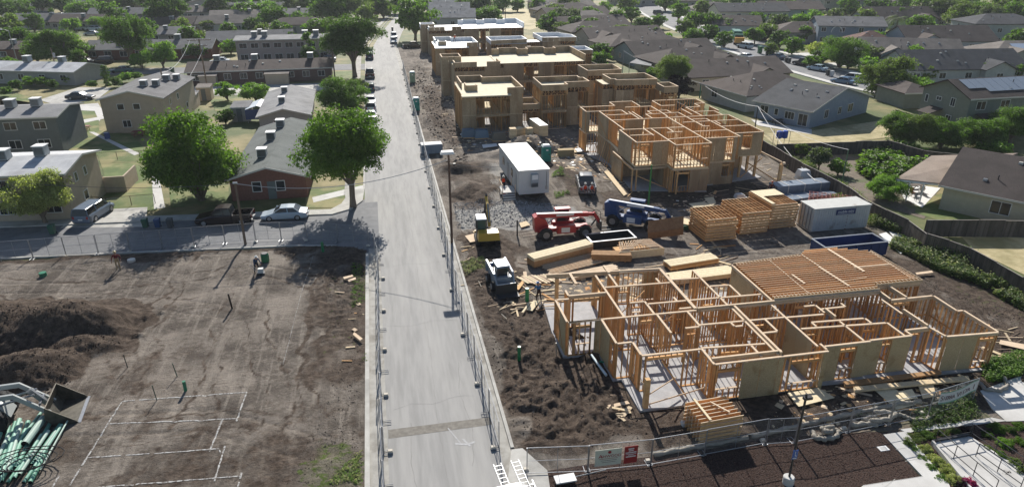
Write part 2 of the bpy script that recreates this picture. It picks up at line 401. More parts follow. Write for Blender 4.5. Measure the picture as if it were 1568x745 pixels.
def z_left(x, y):
    x, y = warp(x, y, 1.1)
    damp = np.zeros_like(x)+.12
    for cx, cy, rx, ry, hh in LP:
        d = np.sqrt(((x-cx)/(rx*1.0))**2+((y-cy)/(ry*1.05))**2); damp = np.maximum(damp, 1.2*(1-sstep(.85, 1.15, d)))
    damp = np.maximum(damp, .75*sstep(59.5, 61.5, y+(x+2.4)*.0813))
    damp = np.maximum(damp, .56*sstep(-9.5, -5.5, x)*sstep(36, 42, y))
    damp = damp+.45*np.clip(-ruts(x, y, RUT_L), 0, 1)
    damp = np.maximum(damp, .46*(1-sstep(33, 43, y)))
    damp = np.maximum(damp, .42*boxmask(x, y, -40, 30, -14, 48, 3))
    grn = .42*boxmask(x, y, -5.6, 42, -2.9, 55, .6)+.62*boxmask(x, y, -5.8, 28, -2.9, 33.5, .7)
    wht = .30*boxmask(x, y, -14, 44, -8, 58, 1.5)*fbm(x, y, .4, 3)*1.4
    return damp+.5*(fbm(x, y, .5, 4)-.5), grn, wht
def z_right(x, y):
    x, y = warp(x, y, 1.0)
    damp = np.zeros_like(x)+.16
    damp = np.maximum(damp, 1.2*boxmask(x, y, 6.8, 30.8, 15.8, 47, .8))
    damp = np.maximum(damp, .95*boxmask(x, y, 6.8, 44, 11.5, 63, .8))
    damp = np.maximum(damp, .85*boxmask(x, y, 14, 29, 43, 33.5, .8))
    damp = np.maximum(damp, .62*boxmask(x, y, 40.5, 33, 51, 52, 1))
    damp = np.maximum(damp, .62*boxmask(x, y, 24, 66, 52, 72.5, 1.5))
    damp = np.maximum(damp, .7*boxmask(x, y, 8.5, 96, 12.4, 140, 1))
    damp = np.maximum(damp, .75*boxmask(x, y, 20.5, 72, 23.5, 86, 1))
    damp = np.maximum(damp, .6*boxmask(x, y, 7, 70, 13, 88, 1))
    grn = .46*boxmask(x, y, 45.5, 36, 50.8, 66, 1.4)+.35*boxmask(x, y, 48, 66, 51.5, 98, .8)+.5*boxmask(x, y, 20.8, 74, 22.8, 80, .8)
    grn = grn+.46*boxmask(x, y, 39.8, 30, 44.5, 34, 1)+.35*boxmask(x, y, 33.5, 29.4, 37, 31, .5)
    wht = .62*boxmask(x, y, 7, 63.5, 21.5, 70.2, .9)+.5*boxmask(x, y, 11.6, 70, 14.6, 80, .6)+.55*boxmask(x, y, 13, 80.5, 18.3, 85, .8)
    damp = damp+.4*np.clip(-ruts(x, y, RUT_R), 0, 1)
    return damp+.6*(fbm(x, y, .5, 4)-.5), grn, wht
sheet('left_lot_ground', -52, 20, -2.3, 67, .16, h_left, z_left, M_SOIL, lambda x, y: y < 62.3-(x+2.4)*.0813-np.clip(x+8.5, 0, 9)**2*.035)
sheet('building_site_ground', 6.0, 27.6, 51.2, 75, .13, h_right, z_right, M_SOIL)
sheet('rear_site_ground', 6.0, 75, 52, 200, .32, h_right, z_right, M_SOIL, lambda x, y: x < 52)

# the one sheet under everything
M_GROUND = mat('dry_and_green_turf', (.16, .145, .055), (.30, .25, .12), .35, bump=.03, bscale=9, c3=(.085, .115, .035), s3=.07, l3=.42, h3=.58)
b = MB(); b.add([(-900, -60, -.03), (1100, -60, -.03), (1100, 1500, -.03), (-900, 1500, -.03)], [(0, 1, 2, 3)], M_GROUND); struct(b.build('ground'))
def strip(name, pts, half, z, m, thick=.0):
    "a road along a polyline, half = half width or (left, right)"
    hl, hr = half if isinstance(half, tuple) else (half, half)
    P = [Vector((x, y, 0)) for x, y in pts]; vs = []
    for i, p in enumerate(P):
        d = (P[min(i+1, len(P)-1)]-P[max(i-1, 0)]).normalized(); n = Vector((d.y, -d.x, 0))
        vs += [p-n*hl+Vector((0, 0, z)), p+n*hr+Vector((0, 0, z))]
    b = MB(); b.add(vs, [(2*i, 2*i+1, 2*i+3, 2*i+2) for i in range(len(P)-1)], m)
    if thick:
        n0 = len(P)
        b.add([v-Vector((0, 0, thick)) for v in vs], [], m)
        for i in range(n0-1): b.f += [(2*i, 2*i+2, 2*n0+2*i+2, 2*n0+2*i), (2*i+3, 2*i+1, 2*n0+2*i+1, 2*n0+2*i+3)]; b.m += [0, 0]
        b.f += [(1, 0, 2*n0, 2*n0+1)]; b.m += [0]
    return struct(b.build(name))
road = [(1.9, -30), (1.9, 188), (2.6, 205), (5.4, 235), (10.3, 276), (19, 340), (40, 480)]
strip('main_road', road, (3.0, 3.6), .016, M_ASPH)
M_GUT = mat('gutter_concrete', (.30, .29, .265), (.40, .39, .36), 1.5, bump=.006, c3=(.22, .205, .18), s3=.5)
strip('gutter_left', [(-1.6, 18), (-1.6, 61.5)], .52, .020, M_GUT)
strip('kerb_left', [(-2.25, 18), (-2.25, 60.2)], .14, .14, M_CONC, .16)
strip('gutter_right', [(5.62, 18), (5.62, 210)], .32, .020, M_GUT)
strip('kerb_right', [(6.05, 31), (6.05, 198)], .10, .13, M_CONC, .16)
sx = lambda x: 67.0-(x+2.4)*.0813
strip('side_street', [(-.8, 66.9), (-10, sx(-10)), (-38, sx(-38)), (-110, sx(-110)+2)], 4.0, .010, M_ASPHD)
# rounded corners of the side street
b = MB(); b.add([(-1.1, 58.5, .013), (-1.1, 63.5, .013), (-6.5, 63.4, .013), (-4.6, 62.3, .013), (-3.0, 60.6, .013)], [(0, 1, 2, 3, 4)], M_ASPHD); struct(b.build('corner_apron'))
b = MB(); b.add([(-1.1, 70.5, .0135), (-1.1, 76, .0135), (-2.6, 75.6, .0135), (-3.9, 72.5, .0135), (-7.5, 70.8, .0135)], [(0, 1, 2, 3, 4)], M_ASPHD); struct(b.build('corner_apron'))
strip('side_kerb', [(-5.2, 62.6), (-10, sx(-10)-4.1), (-38, sx(-38)-4.1), (-110, sx(-110)-2.2)], .13, .13, M_CONC, .15)
strip('pavement_side', [(-5.8, 72.0), (-10, sx(-10)+4.8), (-38, sx(-38)+4.8), (-110, sx(-110)+6.9)], .75, .13, M_CONC, .15)
b = MB(); b.prism([(-6, 71.25), (-3.9, 72.6), (-2.75, 75.0), (-2.55, 79), (-4.9, 79), (-4.7, 76.2), (-5.1, 74.4), (-6.2, 72.75)], -.02, .132, M_CONC); struct(b.build('pavement_corner'))
strip('main_road_edge', [(-1.82, 74.5), (-1.82, 188)], .72, .016, M_ASPH)
strip('kerb_left', [(-2.62, 79), (-2.62, 188), (-1.8, 205), (1.0, 235), (5.9, 276), (14.6, 340)], .09, .13, M_CONC, .15)
strip('pavement_left', [(-4.3, 79), (-4.3, 188), (-3.5, 205), (-.7, 235), (4.2, 276), (13, 340)], .6, .05, M_GUT, .06)
M_CRACK = mat('crack_sealer', (.17, .166, .16), (.24, .235, .228), 5)
for i, L_ in enumerate([[(-.6, 36), (.5, 36.4), (1.9, 36.1), (3.4, 36.6), (5.1, 36.4)], [(-.8, 46.5), (1, 46.1), (2.8, 46.6), (5.2, 46.3)], [(-.7, 57), (1.2, 57.3), (3, 57), (5.1, 57.4)], [(2.1, 20), (2.15, 27), (2.0, 34), (2.2, 42), (2.1, 52), (2.25, 62), (2.1, 74), (2.2, 90), (2.1, 120)], [(-.9, 76), (1.4, 76.4), (3.4, 75.9), (5.2, 76.3)], [(-.8, 92), (2, 92.6), (5.2, 92.2)], [(-.8, 112), (2, 112.6), (5.2, 112.2)], [(3.6, 30), (4.0, 33), (3.7, 37), (4.1, 41)], [(.3, 24), (.5, 27), (.2, 31), (.45, 35)]]):
    b = MB(); pts = []
    for (p, q) in zip(L_[:-1], L_[1:]):
        n = max(2, int(math.dist(p, q)/.5))
        pts += [(p[0]+(q[0]-p[0])*k/n+random.uniform(-.05, .05), p[1]+(q[1]-p[1])*k/n+random.uniform(-.05, .05)) for k in range(n)]
    for p, q in zip(pts[:-1], pts[1:]):
        d = (Vector(q)-Vector(p)).normalized(); nn = Vector((d.y, -d.x))*random.uniform(.006, .015)*(.6 if i == 3 else 1)
        b.add([(*(Vector(p)-nn), .0195), (*(Vector(p)+nn), .0195), (*(Vector(q)+nn), .0195), (*(Vector(q)-nn), .0195)], [(0, 1, 2, 3)], M_CRACK)
    struct(b.build('road_crack'))
# patched band and painted marks
M_PATCH = mat('trench_patch', (.15, .138, .12), (.23, .215, .19), 3, bump=.01)
a_, c_ = G(592, 664), G(762, 638)
b = MB(); b.add([(a_[0]+.1, a_[1]-.45, .022), (5.25, a_[1]-.35, .022), (5.25, a_[1]+.38, .022), (a_[0]+.1, a_[1]+.36, .022)], [(0, 1, 2, 3)], M_PATCH); struct(b.build('road_patch'))
M_MARK = mat('spray_paint_mark', (.46, .46, .46), (.36, .36, .37), 6)
def mark(name, pts, wd, z, m=M_MARK, follow=None):
    b = MB()
    for (p, q) in zip(pts[:-1], pts[1:]):
        n = max(1, int((Vector(q)-Vector(p)).length/.25)) if follow else 1
        d = (Vector(q)-Vector(p)).normalized(); nn = Vector((d.y, -d.x))*wd/2
        for i in range(n):
            if follow and random.random() < .03: continue
            a = Vector(p).lerp(Vector(q), i/n); c = Vector(p).lerp(Vector(q), (i+1)/n); w1 = nn*random.uniform(.7, 1.25) if follow else nn
            f = (lambda v: float(follow(v.x, v.y))+z) if follow else (lambda v: z)
            vs = [a-w1, a+w1, c+w1, c-w1]; b.add([(v.x, v.y, f(v)) for v in vs], [(0, 1, 2, 3)], m)
    return struct(b.build(name))
mark('road_arrow_marking', [G(686, 655), G(705, 678)], .07, .024)
mark('road_arrow_marking', [G(697, 679), G(716, 680), G(727, 676)], .16, .024)
mark('road_arrow_marking', [G(709, 672), G(720, 683)], .12, .0255)
M_CHALK = mat('chalk_line', (.14, .12, .105), (.42, .42, .41), 7, lo=.40, hi=.56)
S_ = 400/1490.
for ln in [[(700, 265), (1410, 215)], [(630, 395), (1345, 365)], [(1410, 215), (1350, 380)], [(505, 585), (1250, 535), (1262, 560)], [(700, 265), (400, 745)], [(1270, 370), (1190, 570)], [(1285, 520), (1225, 720)], [(560, 755), (1375, 690)], [(1380, 665), (1355, 760)], [(340, 690), (300, 760)]]:
    mark('chalk_marking', [G(x*S_, 545+y*S_) for x, y in ln], .095, .02, M_CHALK, h_left)
mark('string_line', [G(480, 395), G(462, 450), G(434, 560)], .03, .05, M_CHALK, h_left)
# ---------------------------------------------------------------- timber framing
SW, SD = .042, .135
OSBM = [M_OSB]
def wall(par, x0, y0, x1, y1, z0, h, osb=(), ops=(), head=None, z_in=0., studs=True, brace=0, plate=True, name='stud_wall', sill=True, bh=.0):
    """one framed wall; osb = [(t0,t1,side[,zb,zt])] sheets in metres along it (side +1 = left of its direction); ops = [(t0,t1,sill,head)]"""
    p = Vector((x0, y0, 0)); q = Vector((x1, y1, 0)); Ln = (q-p).length; d = (q-p)/Ln; n = Vector((-d.y, d.x, 0))
    P = lambda t, z, o=0.: p+d*t+n*o+Vector((0, 0, z0+z))
    b = MB(); top = h
    if plate:
        b.bar(P(0, h-.02), P(Ln, h-.02), SD+.02, .042, M_PLATE); b.bar(P(0, h-.066), P(Ln, h-.066), SD, .042, M_PLATE); top = h-.088
    ft = []
    for o in ops:
        if o[2] <= .05: ft.append((o[0], o[1]))
    if sill:
        t = 0.
        for a_, b_ in sorted(ft)+[(Ln, Ln)]:
            if a_-t > .05: b.bar(P(t, .022), P(a_, .022), SD, .042, M_LUM)
            t = b_
    if studs:
        ts = [.023]; t = .4
        while t < Ln-.06: ts.append(t); t += .406
        ts.append(Ln-.023)
        for t in ts:
            hit = [o for o in ops if o[0] < t < o[1]]
            tt = t+random.uniform(-.008, .008)
            if hit:
                o = hit[0]
                if o[2] > .2: b.bar(P(tt, .045), P(tt, o[2]-.02), SW, SD, M_LUM, up=n)
                if o[3] < top-.1: b.bar(P(tt, o[3]+.1), P(tt, top), SW, SD, M_LUM, up=n)
            else: b.bar(P(tt, .045), P(tt, top), SW, SD, M_LUM, up=n)
    for o in ops:
        t0, t1, s0, s1 = o[:4]
        for t in (t0-.02, t1+.02, t0-.066, t1+.066):
            if 0 < t < Ln: b.bar(P(t, .045), P(t, top), SW, SD, M_LUM, up=n)
        b.bar(P(t0, s1+.08), P(t1, s1+.08), SD+.006, .19 if t1-t0 > .8 else .09, M_LUM)
        if s0 > .05: b.bar(P(t0, s0), P(t1, s0), SD+.004, .042, M_PLATE)
    if brace:
        for k in range(abs(brace)):
            t = Ln*(k+.25)/abs(brace); e = min(Ln-.1, t+1.9)
            if e-t > .7:
                a_, c_ = (t, e) if (brace > 0) else (e, t)
                b.bar(P(a_, .25, -.085), P(c_, h-.5, -.085), .04, .09, M_LUM, up=n)
        if Ln > 1.4: b.bar(P(.1, 1.15), P(Ln-.1, 1.15), .04, SD-.012, M_LUM)
    if bh: b.bar(P(0, h-.088-bh/2), P(Ln, h-.088-bh/2), SD+.02, bh, M_BEAM)
    if b.v: b.build(name, par)
    for s in osb:
        t0, t1, side = s[:3]; zb, zt = (s[3], s[4]) if len(s) > 3 else (-.12, h-.1)
        t0, t1 = max(t0, 0), min(t1, Ln)
        m = MB(); t = t0
        while t < t1-.05:
            e = min(t+1.22, t1)
            if t1-e < .25: e = t1
            a_, c_ = P(t+.012, 0, side*(SD/2+.012)), P(e-.012, 0, side*(SD/2+.012))
            m.bar(Vector((a_.x, a_.y, z0+(zb+zt)/2)), Vector((c_.x, c_.y, z0+(zb+zt)/2)), .016, zt-zb, OSBM[0]); t = e
        m.build('sheathing_panel', par)
def beam(par, x0, y0, x1, y1, z, w=.14, h=.3, m=None, name='beam'):
    b = MB(); b.bar((x0, y0, z-h/2), (x1, y1, z-h/2), w, h, m or M_BEAM); 
    b.bar((x0, y0, z+.012), (x1, y1, z+.012), w+.01, .024, M_PLATE); b.build(name, par)  # thin pale skin paints the sunlit top of the beam
def post(par, x, y, z0, z1, w=.2, m=None, name='post'):
    b = MB(); b.box(x-w/2, y-w/2, z0, x+w/2, y+w/2, z1, m or M_LUM); b.build(name, par)

# ---- the near single-storey house frame
hs = thing('framed_house', 'near open timber house frame on a pale slab, its right half decked with joists', 'house frame', (0, 0, 0))
b = MB()
b.prism([(11.4, 39.5), (13.9, 39.5), (13.9, 36.1), (14.5, 36.1), (14.5, 32.7), (19.2, 32.7), (19.2, 32.9), (27.1, 32.9), (27.1, 33.1), (40.0, 32.4), (40.1, 36.0), (40.1, 46.1), (34.5, 47.2), (34.4, 46.4), (21.3, 46.4), (11.8, 47.3), (11.4, 43.0)], -.05, .20, M_SLAB)
b.build('slab', hs)
Z0, WH = .2, 2.75
W = lambda *a, **k: wall(hs, a[0], a[1], a[2], a[3], Z0, WH, **k)
# outside walls, clockwise from the left
W(11.6, 42.9, 11.6, 39.65, osb=[(1.6, 3.2, -1)], brace=-1)
W(11.65, 39.55, 14.0, 39.55, ops=[(.55, 1.6, .9, 2.2)], osb=[(1.9, 2.4, -1)])
W(14.05, 39.5, 14.05, 36.35, osb=[(.2, 2.1, -1)], ops=[(2.3, 2.8, .9, 2.2)])
W(14.1, 36.3, 15.1, 36.3)
W(15.15, 36.25, 15.15, 34.75, ops=[(.4, .8, .5, 2.3)])
wall(hs, 15.15, 34.65, 19.2, 34.65, Z0, WH, ops=[(.35, 2.9, .0, 2.35)], brace=0)
W(19.25, 34.7, 19.25, 32.85)
beam(hs, 19.3, 33.35, 24.1, 33.35, 3.05, h=.28)
wall(hs, 19.3, 32.85, 27.15, 32.85, Z0, WH-.0, ops=[(.2, 1.75, .8, 2.1), (5.3, 7.4, .55, 2.1)], osb=[(1.9, 4.75, -1), (7.5, 7.85, -1)])
W(27.15, 33.05, 27.15, 33.75)
wall(hs, 27.2, 33.4, 30.6, 33.4, Z0, WH, ops=[(1.25, 2.35, .8, 2.15)], osb=[(0.05, 1.2, -1), (2.45, 3.4, -1)], bh=.14)
W(30.65, 33.5, 33.75, 33.5, ops=[(.95, 1.55, .8, 2.15)], osb=[(0., .9, -1), (1.65, 3.1, -1)])
W(33.8, 33.5, 33.8, 34.15)
wall(hs, 33.85, 34.2, 35.7, 34.2, Z0, WH, ops=[(.35, 1.1, .05, 2.2)], bh=.2)
W(35.75, 34.15, 35.95, 33.0)
W(36.0, 32.95, 39.8, 32.75, ops=[(2.5, 3.55, .5, 2.15)], osb=[(.05, 2.35, -1)], bh=.12)
W(39.85, 32.8, 39.85, 35.75, ops=[(.5, 1.1, .9, 2.1)], bh=.15)
W(39.8, 35.8, 39.35, 35.8)
W(39.35, 35.85, 39.4, 38.1, brace=1, bh=.15)
W(39.3, 38.15, 35.8, 38.15, ops=[(1.9, 3.2, .0, 2.2)], brace=1, bh=.18)
beam(hs, 35.8, 38.2, 35.85, 39.6, 3.0, h=.3)
beam(hs, 37.15, 38.2, 37.1, 40.0, 3.02)
# long spine and cross walls
beam(hs, 21.2, 39.5, 35.8, 39.35, 3.08, h=.34)
W(21.4, 39.45, 35.7, 39.3, ops=[(7.5, 8.4, .05, 2.1)])
W(11.7, 39.55, 21.1, 39.45, ops=[(5.2, 6.1, .05, 2.1)])
W(21.1, 46.1, 21.1, 39.6, osb=[(3.6, 5.2, 1)])
beam(hs, 21.1, 46.1, 21.1, 39.6, 3.0, w=.22, h=.12)
W(23.65, 45.6, 23.65, 39.6)
W(27.05, 45.5, 27.05, 39.6, osb=[(.1, 3.6, -1)])
beam(hs, 27.05, 45.6, 27.05, 39.6, 3.06, h=.2)
W(23.75, 39.4, 23.75, 33.1, ops=[(2.4, 3.4, .05, 2.1)])
beam(hs, 23.95, 39.3, 23.95, 33.1, 3.08, w=.16, h=.24)
W(26.8, 39.3, 26.8, 33.5, osb=[(2.4, 5.4, -1)])
W(15.7, 46.2, 15.7, 39.6, ops=[(.6, 1.6, .05, 2.1)])
W(16.8, 46.3, 16.8, 44.1)
W(15.75, 44.1, 21.0, 43.9, brace=1, ops=[(1.1, 1.9, .05, 2.1)])
W(12.7, 44.2, 12.7, 43.35); W(12.7, 43.3, 15.6, 43.3, ops=[(.4, 2.4, .05, 2.2)], bh=.2)
W(11.6, 42.85, 12.6, 42.85)
W(16.8, 41.4, 17.9, 41.4, ops=[(.2, .9, 1.9, 2.2)]); W(17.95, 41.4, 17.95, 39.6)
W(17.95, 41.0, 21.0, 40.95, brace=1); W(20.3, 41.6, 20.3, 41.05); W(20.2, 44.8, 20.2, 44.1)
W(18.1, 39.35, 18.1, 36.9); W(20.4, 39.35, 20.4, 37.35); W(19.3, 37.3, 20.3, 37.3, ops=[(.15, .8, .05, 2.1)])
W(20.5, 37.5, 26.7, 37.35, ops=[(4.1, 4.9, .05, 2.1)], brace=-1); W(22.7, 37.4, 22.7, 36.9); W(22.75, 36.85, 23.3, 36.85)
W(20.0, 39.9, 20.9, 39.9)
W(19.25, 34.75, 23.6, 34.45, ops=[(1.4, 2.6, .05, 2.1)]); W(22.6, 34.4, 22.6, 33.1)
W(21.25, 40.95, 26.9, 40.8, ops=[(1.1, 1.9, .05, 2.1)]); W(21.2, 44.35, 23.5, 44.2); W(23.7, 42.75, 25.25, 42.65); W(25.3, 42.65, 25.3, 40.9)
W(25.25, 37.3, 25.25, 35.75, ops=[(.3, 1., .05, 2.1)]); W(23.9, 35.7, 25.2, 35.7)
W(26.9, 37.3, 29.7, 37.2, brace=1); W(27.0, 35.7, 33.2, 35.3, ops=[(.5, 1.3, .05, 2.1), (4.6, 5.4, .05, 2.1)], brace=-2)
W(28.2, 36.3, 28.2, 35.8); W(28.2, 36.35, 32.1, 36.15, ops=[(2.4, 3.2, .05, 2.1)]); W(32.2, 36.1, 32.2, 35.4)
W(29.0, 38.5, 29.9, 38.5); W(29.9, 38.5, 29.9, 37.4); W(30.0, 37.9, 31.8, 37.9); W(31.9, 37.9, 31.9, 38.4)
W(30.2, 36.1, 30.2, 33.55, ops=[(1.0, 1.8, .05, 2.1)]); W(33.3, 35.3, 33.3, 33.6, brace=1)
beam(hs, 30.2, 37.8, 30.2, 36.6, 3.05, h=.26); beam(hs, 35.6, 36.6, 35.65, 34.3, 3.05, h=.26)
W(35.2, 38.3, 35.2, 36.2); 
# porch beams and posts at the back left
beam(hs, 11.9, 46.9, 21.2, 46.25, 3.0, h=.3); beam(hs, 13.75, 46.8, 13.75, 44.9, 3.02, w=.2, h=.12); beam(hs, 16.85, 47.6, 16.85, 46.3, 3.02, w=.2, h=.12)
for x, y in ((12.7, 46.7), (12.75, 43.35), (17.6, 46.3), (15.65, 46.3)): post(hs, x, y, .2, 2.7, .26)
W(17.7, 46.35, 21.0, 46.2, osb=[(2.1, 3.3, 1, .1, 2.5)])
post(hs, 14.95, 32.95, .2, 2.35, .30)
b = MB(); b.bar((15.1, 33.0, .35), (19.1, 33.3, .9), .04, .09, M_PLATE); b.bar((15.2, 33.1, 1.05), (17.6, 34.5, 1.05), .04, .09, M_PLATE); b.bar((15.2, 34.5, 1.05), (15.0, 33.1, 1.6), .04, .09, M_PLATE)
b.bar((16.6, 34.7, 2.3), (17.9, 33.4, .3), .04, .09, M_LUM); b.build('temporary_brace', hs)
# outer walls under the joist deck
DK = [(27.2, 39.7), (27.15, 45.5), (33.4, 46.1), (34.5, 47.1), (37.3, 46.9), (39.7, 45.8), (39.7, 43.3), (40.0, 40.2), (36.0, 40.3), (35.9, 39.6)]
W(27.1, 45.6, 33.4, 46.15, osb=[(0, 2.4, 1), (3.6, 6.2, 1)], ops=[(2.5, 3.5, .9, 2.1)])
W(34.5, 47.1, 37.3, 46.9); W(37.3, 46.9, 39.7, 45.8); W(39.75, 45.7, 39.95, 40.3, ops=[(1.6, 2.6, .9, 2.1)])
W(33.45, 46.2, 34.45, 47.0); W(36.0, 40.2, 39.95, 40.2, ops=[(1.4, 2.8, .05, 2.1)], brace=1, bh=.18)
W(30.4, 45.7, 30.4, 41.0, ops=[(1, 1.8, .05, 2.1)]); W(33.7, 46.0, 33.7, 39.7); W(36.4, 45.0, 36.4, 40.5); W(27.3, 42.6, 33.5, 42.6)
jb = MB(); jt = MB()
def xr(y):
    xs = []
    n = len(DK)
    for i in range(n):
        (a0, b0), (a1, b1) = DK[i], DK[(i+1) % n]
        if (b0 <= y < b1) or (b1 <= y < b0): xs.append(a0+(y-b0)/(b1-b0)*(a1-a0))
    xs.sort(); return (xs[0], xs[-1]) if len(xs) > 1 else None
y = 39.82
while y < 47.0:
    r_ = xr(y)
    if r_:
        jb.bar((r_[0]+.02, y, 3.09), (r_[1]-.02, y, 3.09), .045, .235, M_LUM)
        jb.bar((r_[0]+.02, y, 3.215), (r_[1]-.02, y, 3.215), .047, .012, M_PLATE)  # joist tops painted lighter, as the sun would show them
    y += .335
jb.build('floor_joists', hs)
def blk(x0, y0, x1, y1, n, w=.05):
    for i in range(n):
        t = (i+.5)/n; jt.bar((x0+(x1-x0)*i/n, y0+(y1-y0)*i/n, 3.24), (x0+(x1-x0)*(i+.9)/n, y0+(y1-y0)*(i+.9)/n, 3.24), w, .035, M_PLATE)
for i in range(30):
    x = 27.3+i*.29
    if x < 35.7: jt.bar((x, 39.55-(x-27)*.015, 3.235), (x, 39.95-(x-27)*.015, 3.235), .04, .03, M_PLATE)
    if x < 33.3: jt.bar((x, 45.2+(x-27)*.09, 3.235), (x, 45.55+(x-27)*.09, 3.235), .04, .03, M_PLATE)
for i in range(12): jt.bar((36.2+i*.32, 40.1, 3.235), (36.2+i*.32, 40.45, 3.235), .04, .03, M_PLATE)
for i in range(15): jt.bar((39.35-.0*i, 40.6+i*.345, 3.235), (39.75, 40.6+i*.345, 3.235), .04, .03, M_PLATE)
blk(30.1, 39.7, 30.3, 45.7, 9); blk(33.5, 46.0, 33.8, 40.0, 12, .09); jt.bar((33.5, 43.6, 3.26), (33.75, 40.2, 3.26), .2, .05, M_PLATE); jt.bar((36.3, 46.6, 3.26), (36.5, 42.2, 3.26), .22, .05, M_PLATE); blk(39.6, 45.6, 39.3, 40.4, 8)
jt.bar((30.6, 42.8, 3.26), (30.7, 41.2, 3.26), .16, .05, M_PLATE); jt.bar((36.2, 43.0, 3.25), (39.6, 43.0, 3.25), .1, .05, M_PLATE); jt.bar((33.7, 41.0, 3.25), (36, 41.2, 3.25), .06, .05, M_PLATE)
jt.build('joist_blocking', hs)
for p, q in (((27.2, 39.55, 3.1), (35.85, 39.45, 3.1)), ((36.0, 40.1, 3.1), (40, 40.1, 3.1)), ((40.05, 40.1, 3.1), (39.78, 45.8, 3.1)), ((27.1, 45.6, 3.1), (33.4, 46.2, 3.1))): b = MB(); b.bar(p, q, .05, .25, M_BEAM); b.build('rim_board', hs)

OSBM[0] = M_OSBR
# ---- the two-storey frame behind
h2 = thing('framed_house', 'open timber frame of a two storey house with braced rooms and an open top', 'house frame', (0, 0, 0))
b = MB(); b.prism([(28.5, 72.1), (37, 70.2), (37.2, 72.2), (46, 73.8), (46.2, 93.8), (32.4, 94), (27.3, 91.8), (27.3, 88.2), (29, 83)], -.05, .2, M_SLAB); b.build('slab', h2)
b = MB(); b.prism([(28.7, 72.5), (32.7, 72.5), (32.7, 70.6), (37.0, 70.6), (37.1, 72.7), (41.5, 72.7), (41.6, 74.2), (45.5, 74.2), (45.5, 93.4), (36, 93.4), (35.8, 90.2), (32.6, 91.3), (27.7, 91.2), (27.7, 88.6), (29.3, 88.2), (29.3, 83.3), (28.8, 78)], 2.92, 3.14, M_PLYP); b.build('upper_floor', h2)
V = lambda *a, **k: wall(h2, a[0], a[1], a[2], a[3], 3.15, 2.8, **k)
V0 = lambda *a, **k: wall(h2, a[0], a[1], a[2], a[3], .2, 2.72, **k)
V(28.7, 72.4, 32.6, 72.4, ops=[(.5, 1.55, .85, 2.3)], osb=[(2.0, 3.9, -1, -.05, 2.7)])
V(28.7, 78.3, 28.7, 72.4, osb=[(.1, 4.6, -1)], ops=[(4.8, 5.5, .05, 2.3)])
V(32.7, 78.1, 32.7, 70.6); V(32.7, 70.55, 37.0, 70.55, ops=[(3.3, 4.1, 1.0, 2.3)])
V(37.1, 84.0, 37.1, 70.6); V(37.4, 90.1, 37.3, 84)
V(37.2, 72.6, 41.4, 72.6, osb=[(.1, 2.7, -1), (3.75, 4.2, -1, -.1, 2.7)], ops=[(2.8, 3.7, .8, 2.35)])
V(41.7, 81.7, 41.7, 72.6, osb=[(8.0, 9.1, 1)])
V(41.8, 74.1, 45.5, 74.1, ops=[(1.1, 2.3, .75, 2.2)], osb=[(.05, 1.05, -1), (2.4, 3.7, -1), (1.05, 2.4, -1, -.1, .7)])
V(45.6, 74.1, 45.6, 83.3, osb=[(.1, 9.1, -1)]); V(45.5, 85.8, 45.5, 88.5, osb=[(.1, 2.6, -1)]); V(45.7, 90.6, 45.7, 93.3)
V(28.8, 78.3, 37, 78.1, brace=1); V(29.3, 78.4, 29.3, 83.1, osb=[(.0, .9, 1)], ops=[(1.5, 2.4, .9, 2.2)])
V(29.3, 88.4, 29.3, 83.3, osb=[(.0, 4.4, -1)], ops=[(2.2, 2.9, .9, 2.2)]); V(29.2, 83.2, 37.1, 83.2, osb=[(2.0, 4.4, -1), (5.3, 7.0, -1)], ops=[(.2, 1.5, .05, 2.4)])
V(29.5, 86.0, 33.1, 86.0); V(32.5, 88.5, 32.5, 86.1); V(33.1, 87.3, 33.1, 83.3); V(33.6, 87.3, 33.6, 83.4)
V(27.5, 91.5, 27.5, 88.6, osb=[(1.4, 2.9, -1)]); V(27.5, 88.5, 32.6, 88.5, ops=[(2.4, 3.3, .9, 2.2)], osb=[(.0, .5, -1)]); V(27.6, 91.4, 32.6, 91.4)
V(32.5, 93.6, 32.5, 91.4); V(32.5, 93.7, 35.9, 93.7, osb=[(.4, 3.2, -1)]); V(35.9, 93.6, 35.9, 90.4); V(33.6, 90.1, 37.4, 90.1)
V(35.8, 87.3, 35.8, 85.6); V(35.9, 87.3, 38.6, 87.3); V(38.6, 87.3, 38.6, 85.8); V(34.9, 85.6, 34.9, 83.3); V(34.9, 85.6, 37, 85.6)
V(29.0, 75.5, 31.7, 75.5, brace=1); V(31.8, 78.1, 31.8, 75.0); V(34.8, 78.1, 34.8, 75.9); V(33.9, 76.0, 35.9, 76.0); V(32.8, 73.1, 36.9, 73.4, brace=1)
V(38.9, 93.4, 38.9, 90.1); V(38.9, 90.05, 41, 90.05, brace=1); V(39.6, 85.7, 39.6, 77.9); V(39.6, 78, 40.4, 78); V(40.9, 87.6, 40.9, 84.2)
V(41.9, 88.5, 41.9, 83.4); V(37.4, 85.7, 39.6, 85.7); V(37.2, 83.2, 45.6, 83.2); V(44.1, 90.4, 44.1, 88.6); V(44.2, 90.5, 45.7, 90.5)
V(42.0, 88.5, 44.0, 88.5); V(41.9, 85.7, 44.8, 85.7); V(44.8, 85.7, 44.8, 83.3); V(41.2, 93.5, 45.6, 93.5, brace=1); V(39, 93.5, 41.1, 93.5)
V(39.8, 81.7, 41.7, 81.7); V(37.9, 80.4, 45.5, 80.4); V(42.2, 80.2, 42.2, 78.6); V(41.8, 77.5, 45.5, 77.5); V(37.2, 75.8, 41.6, 75.8, brace=1)
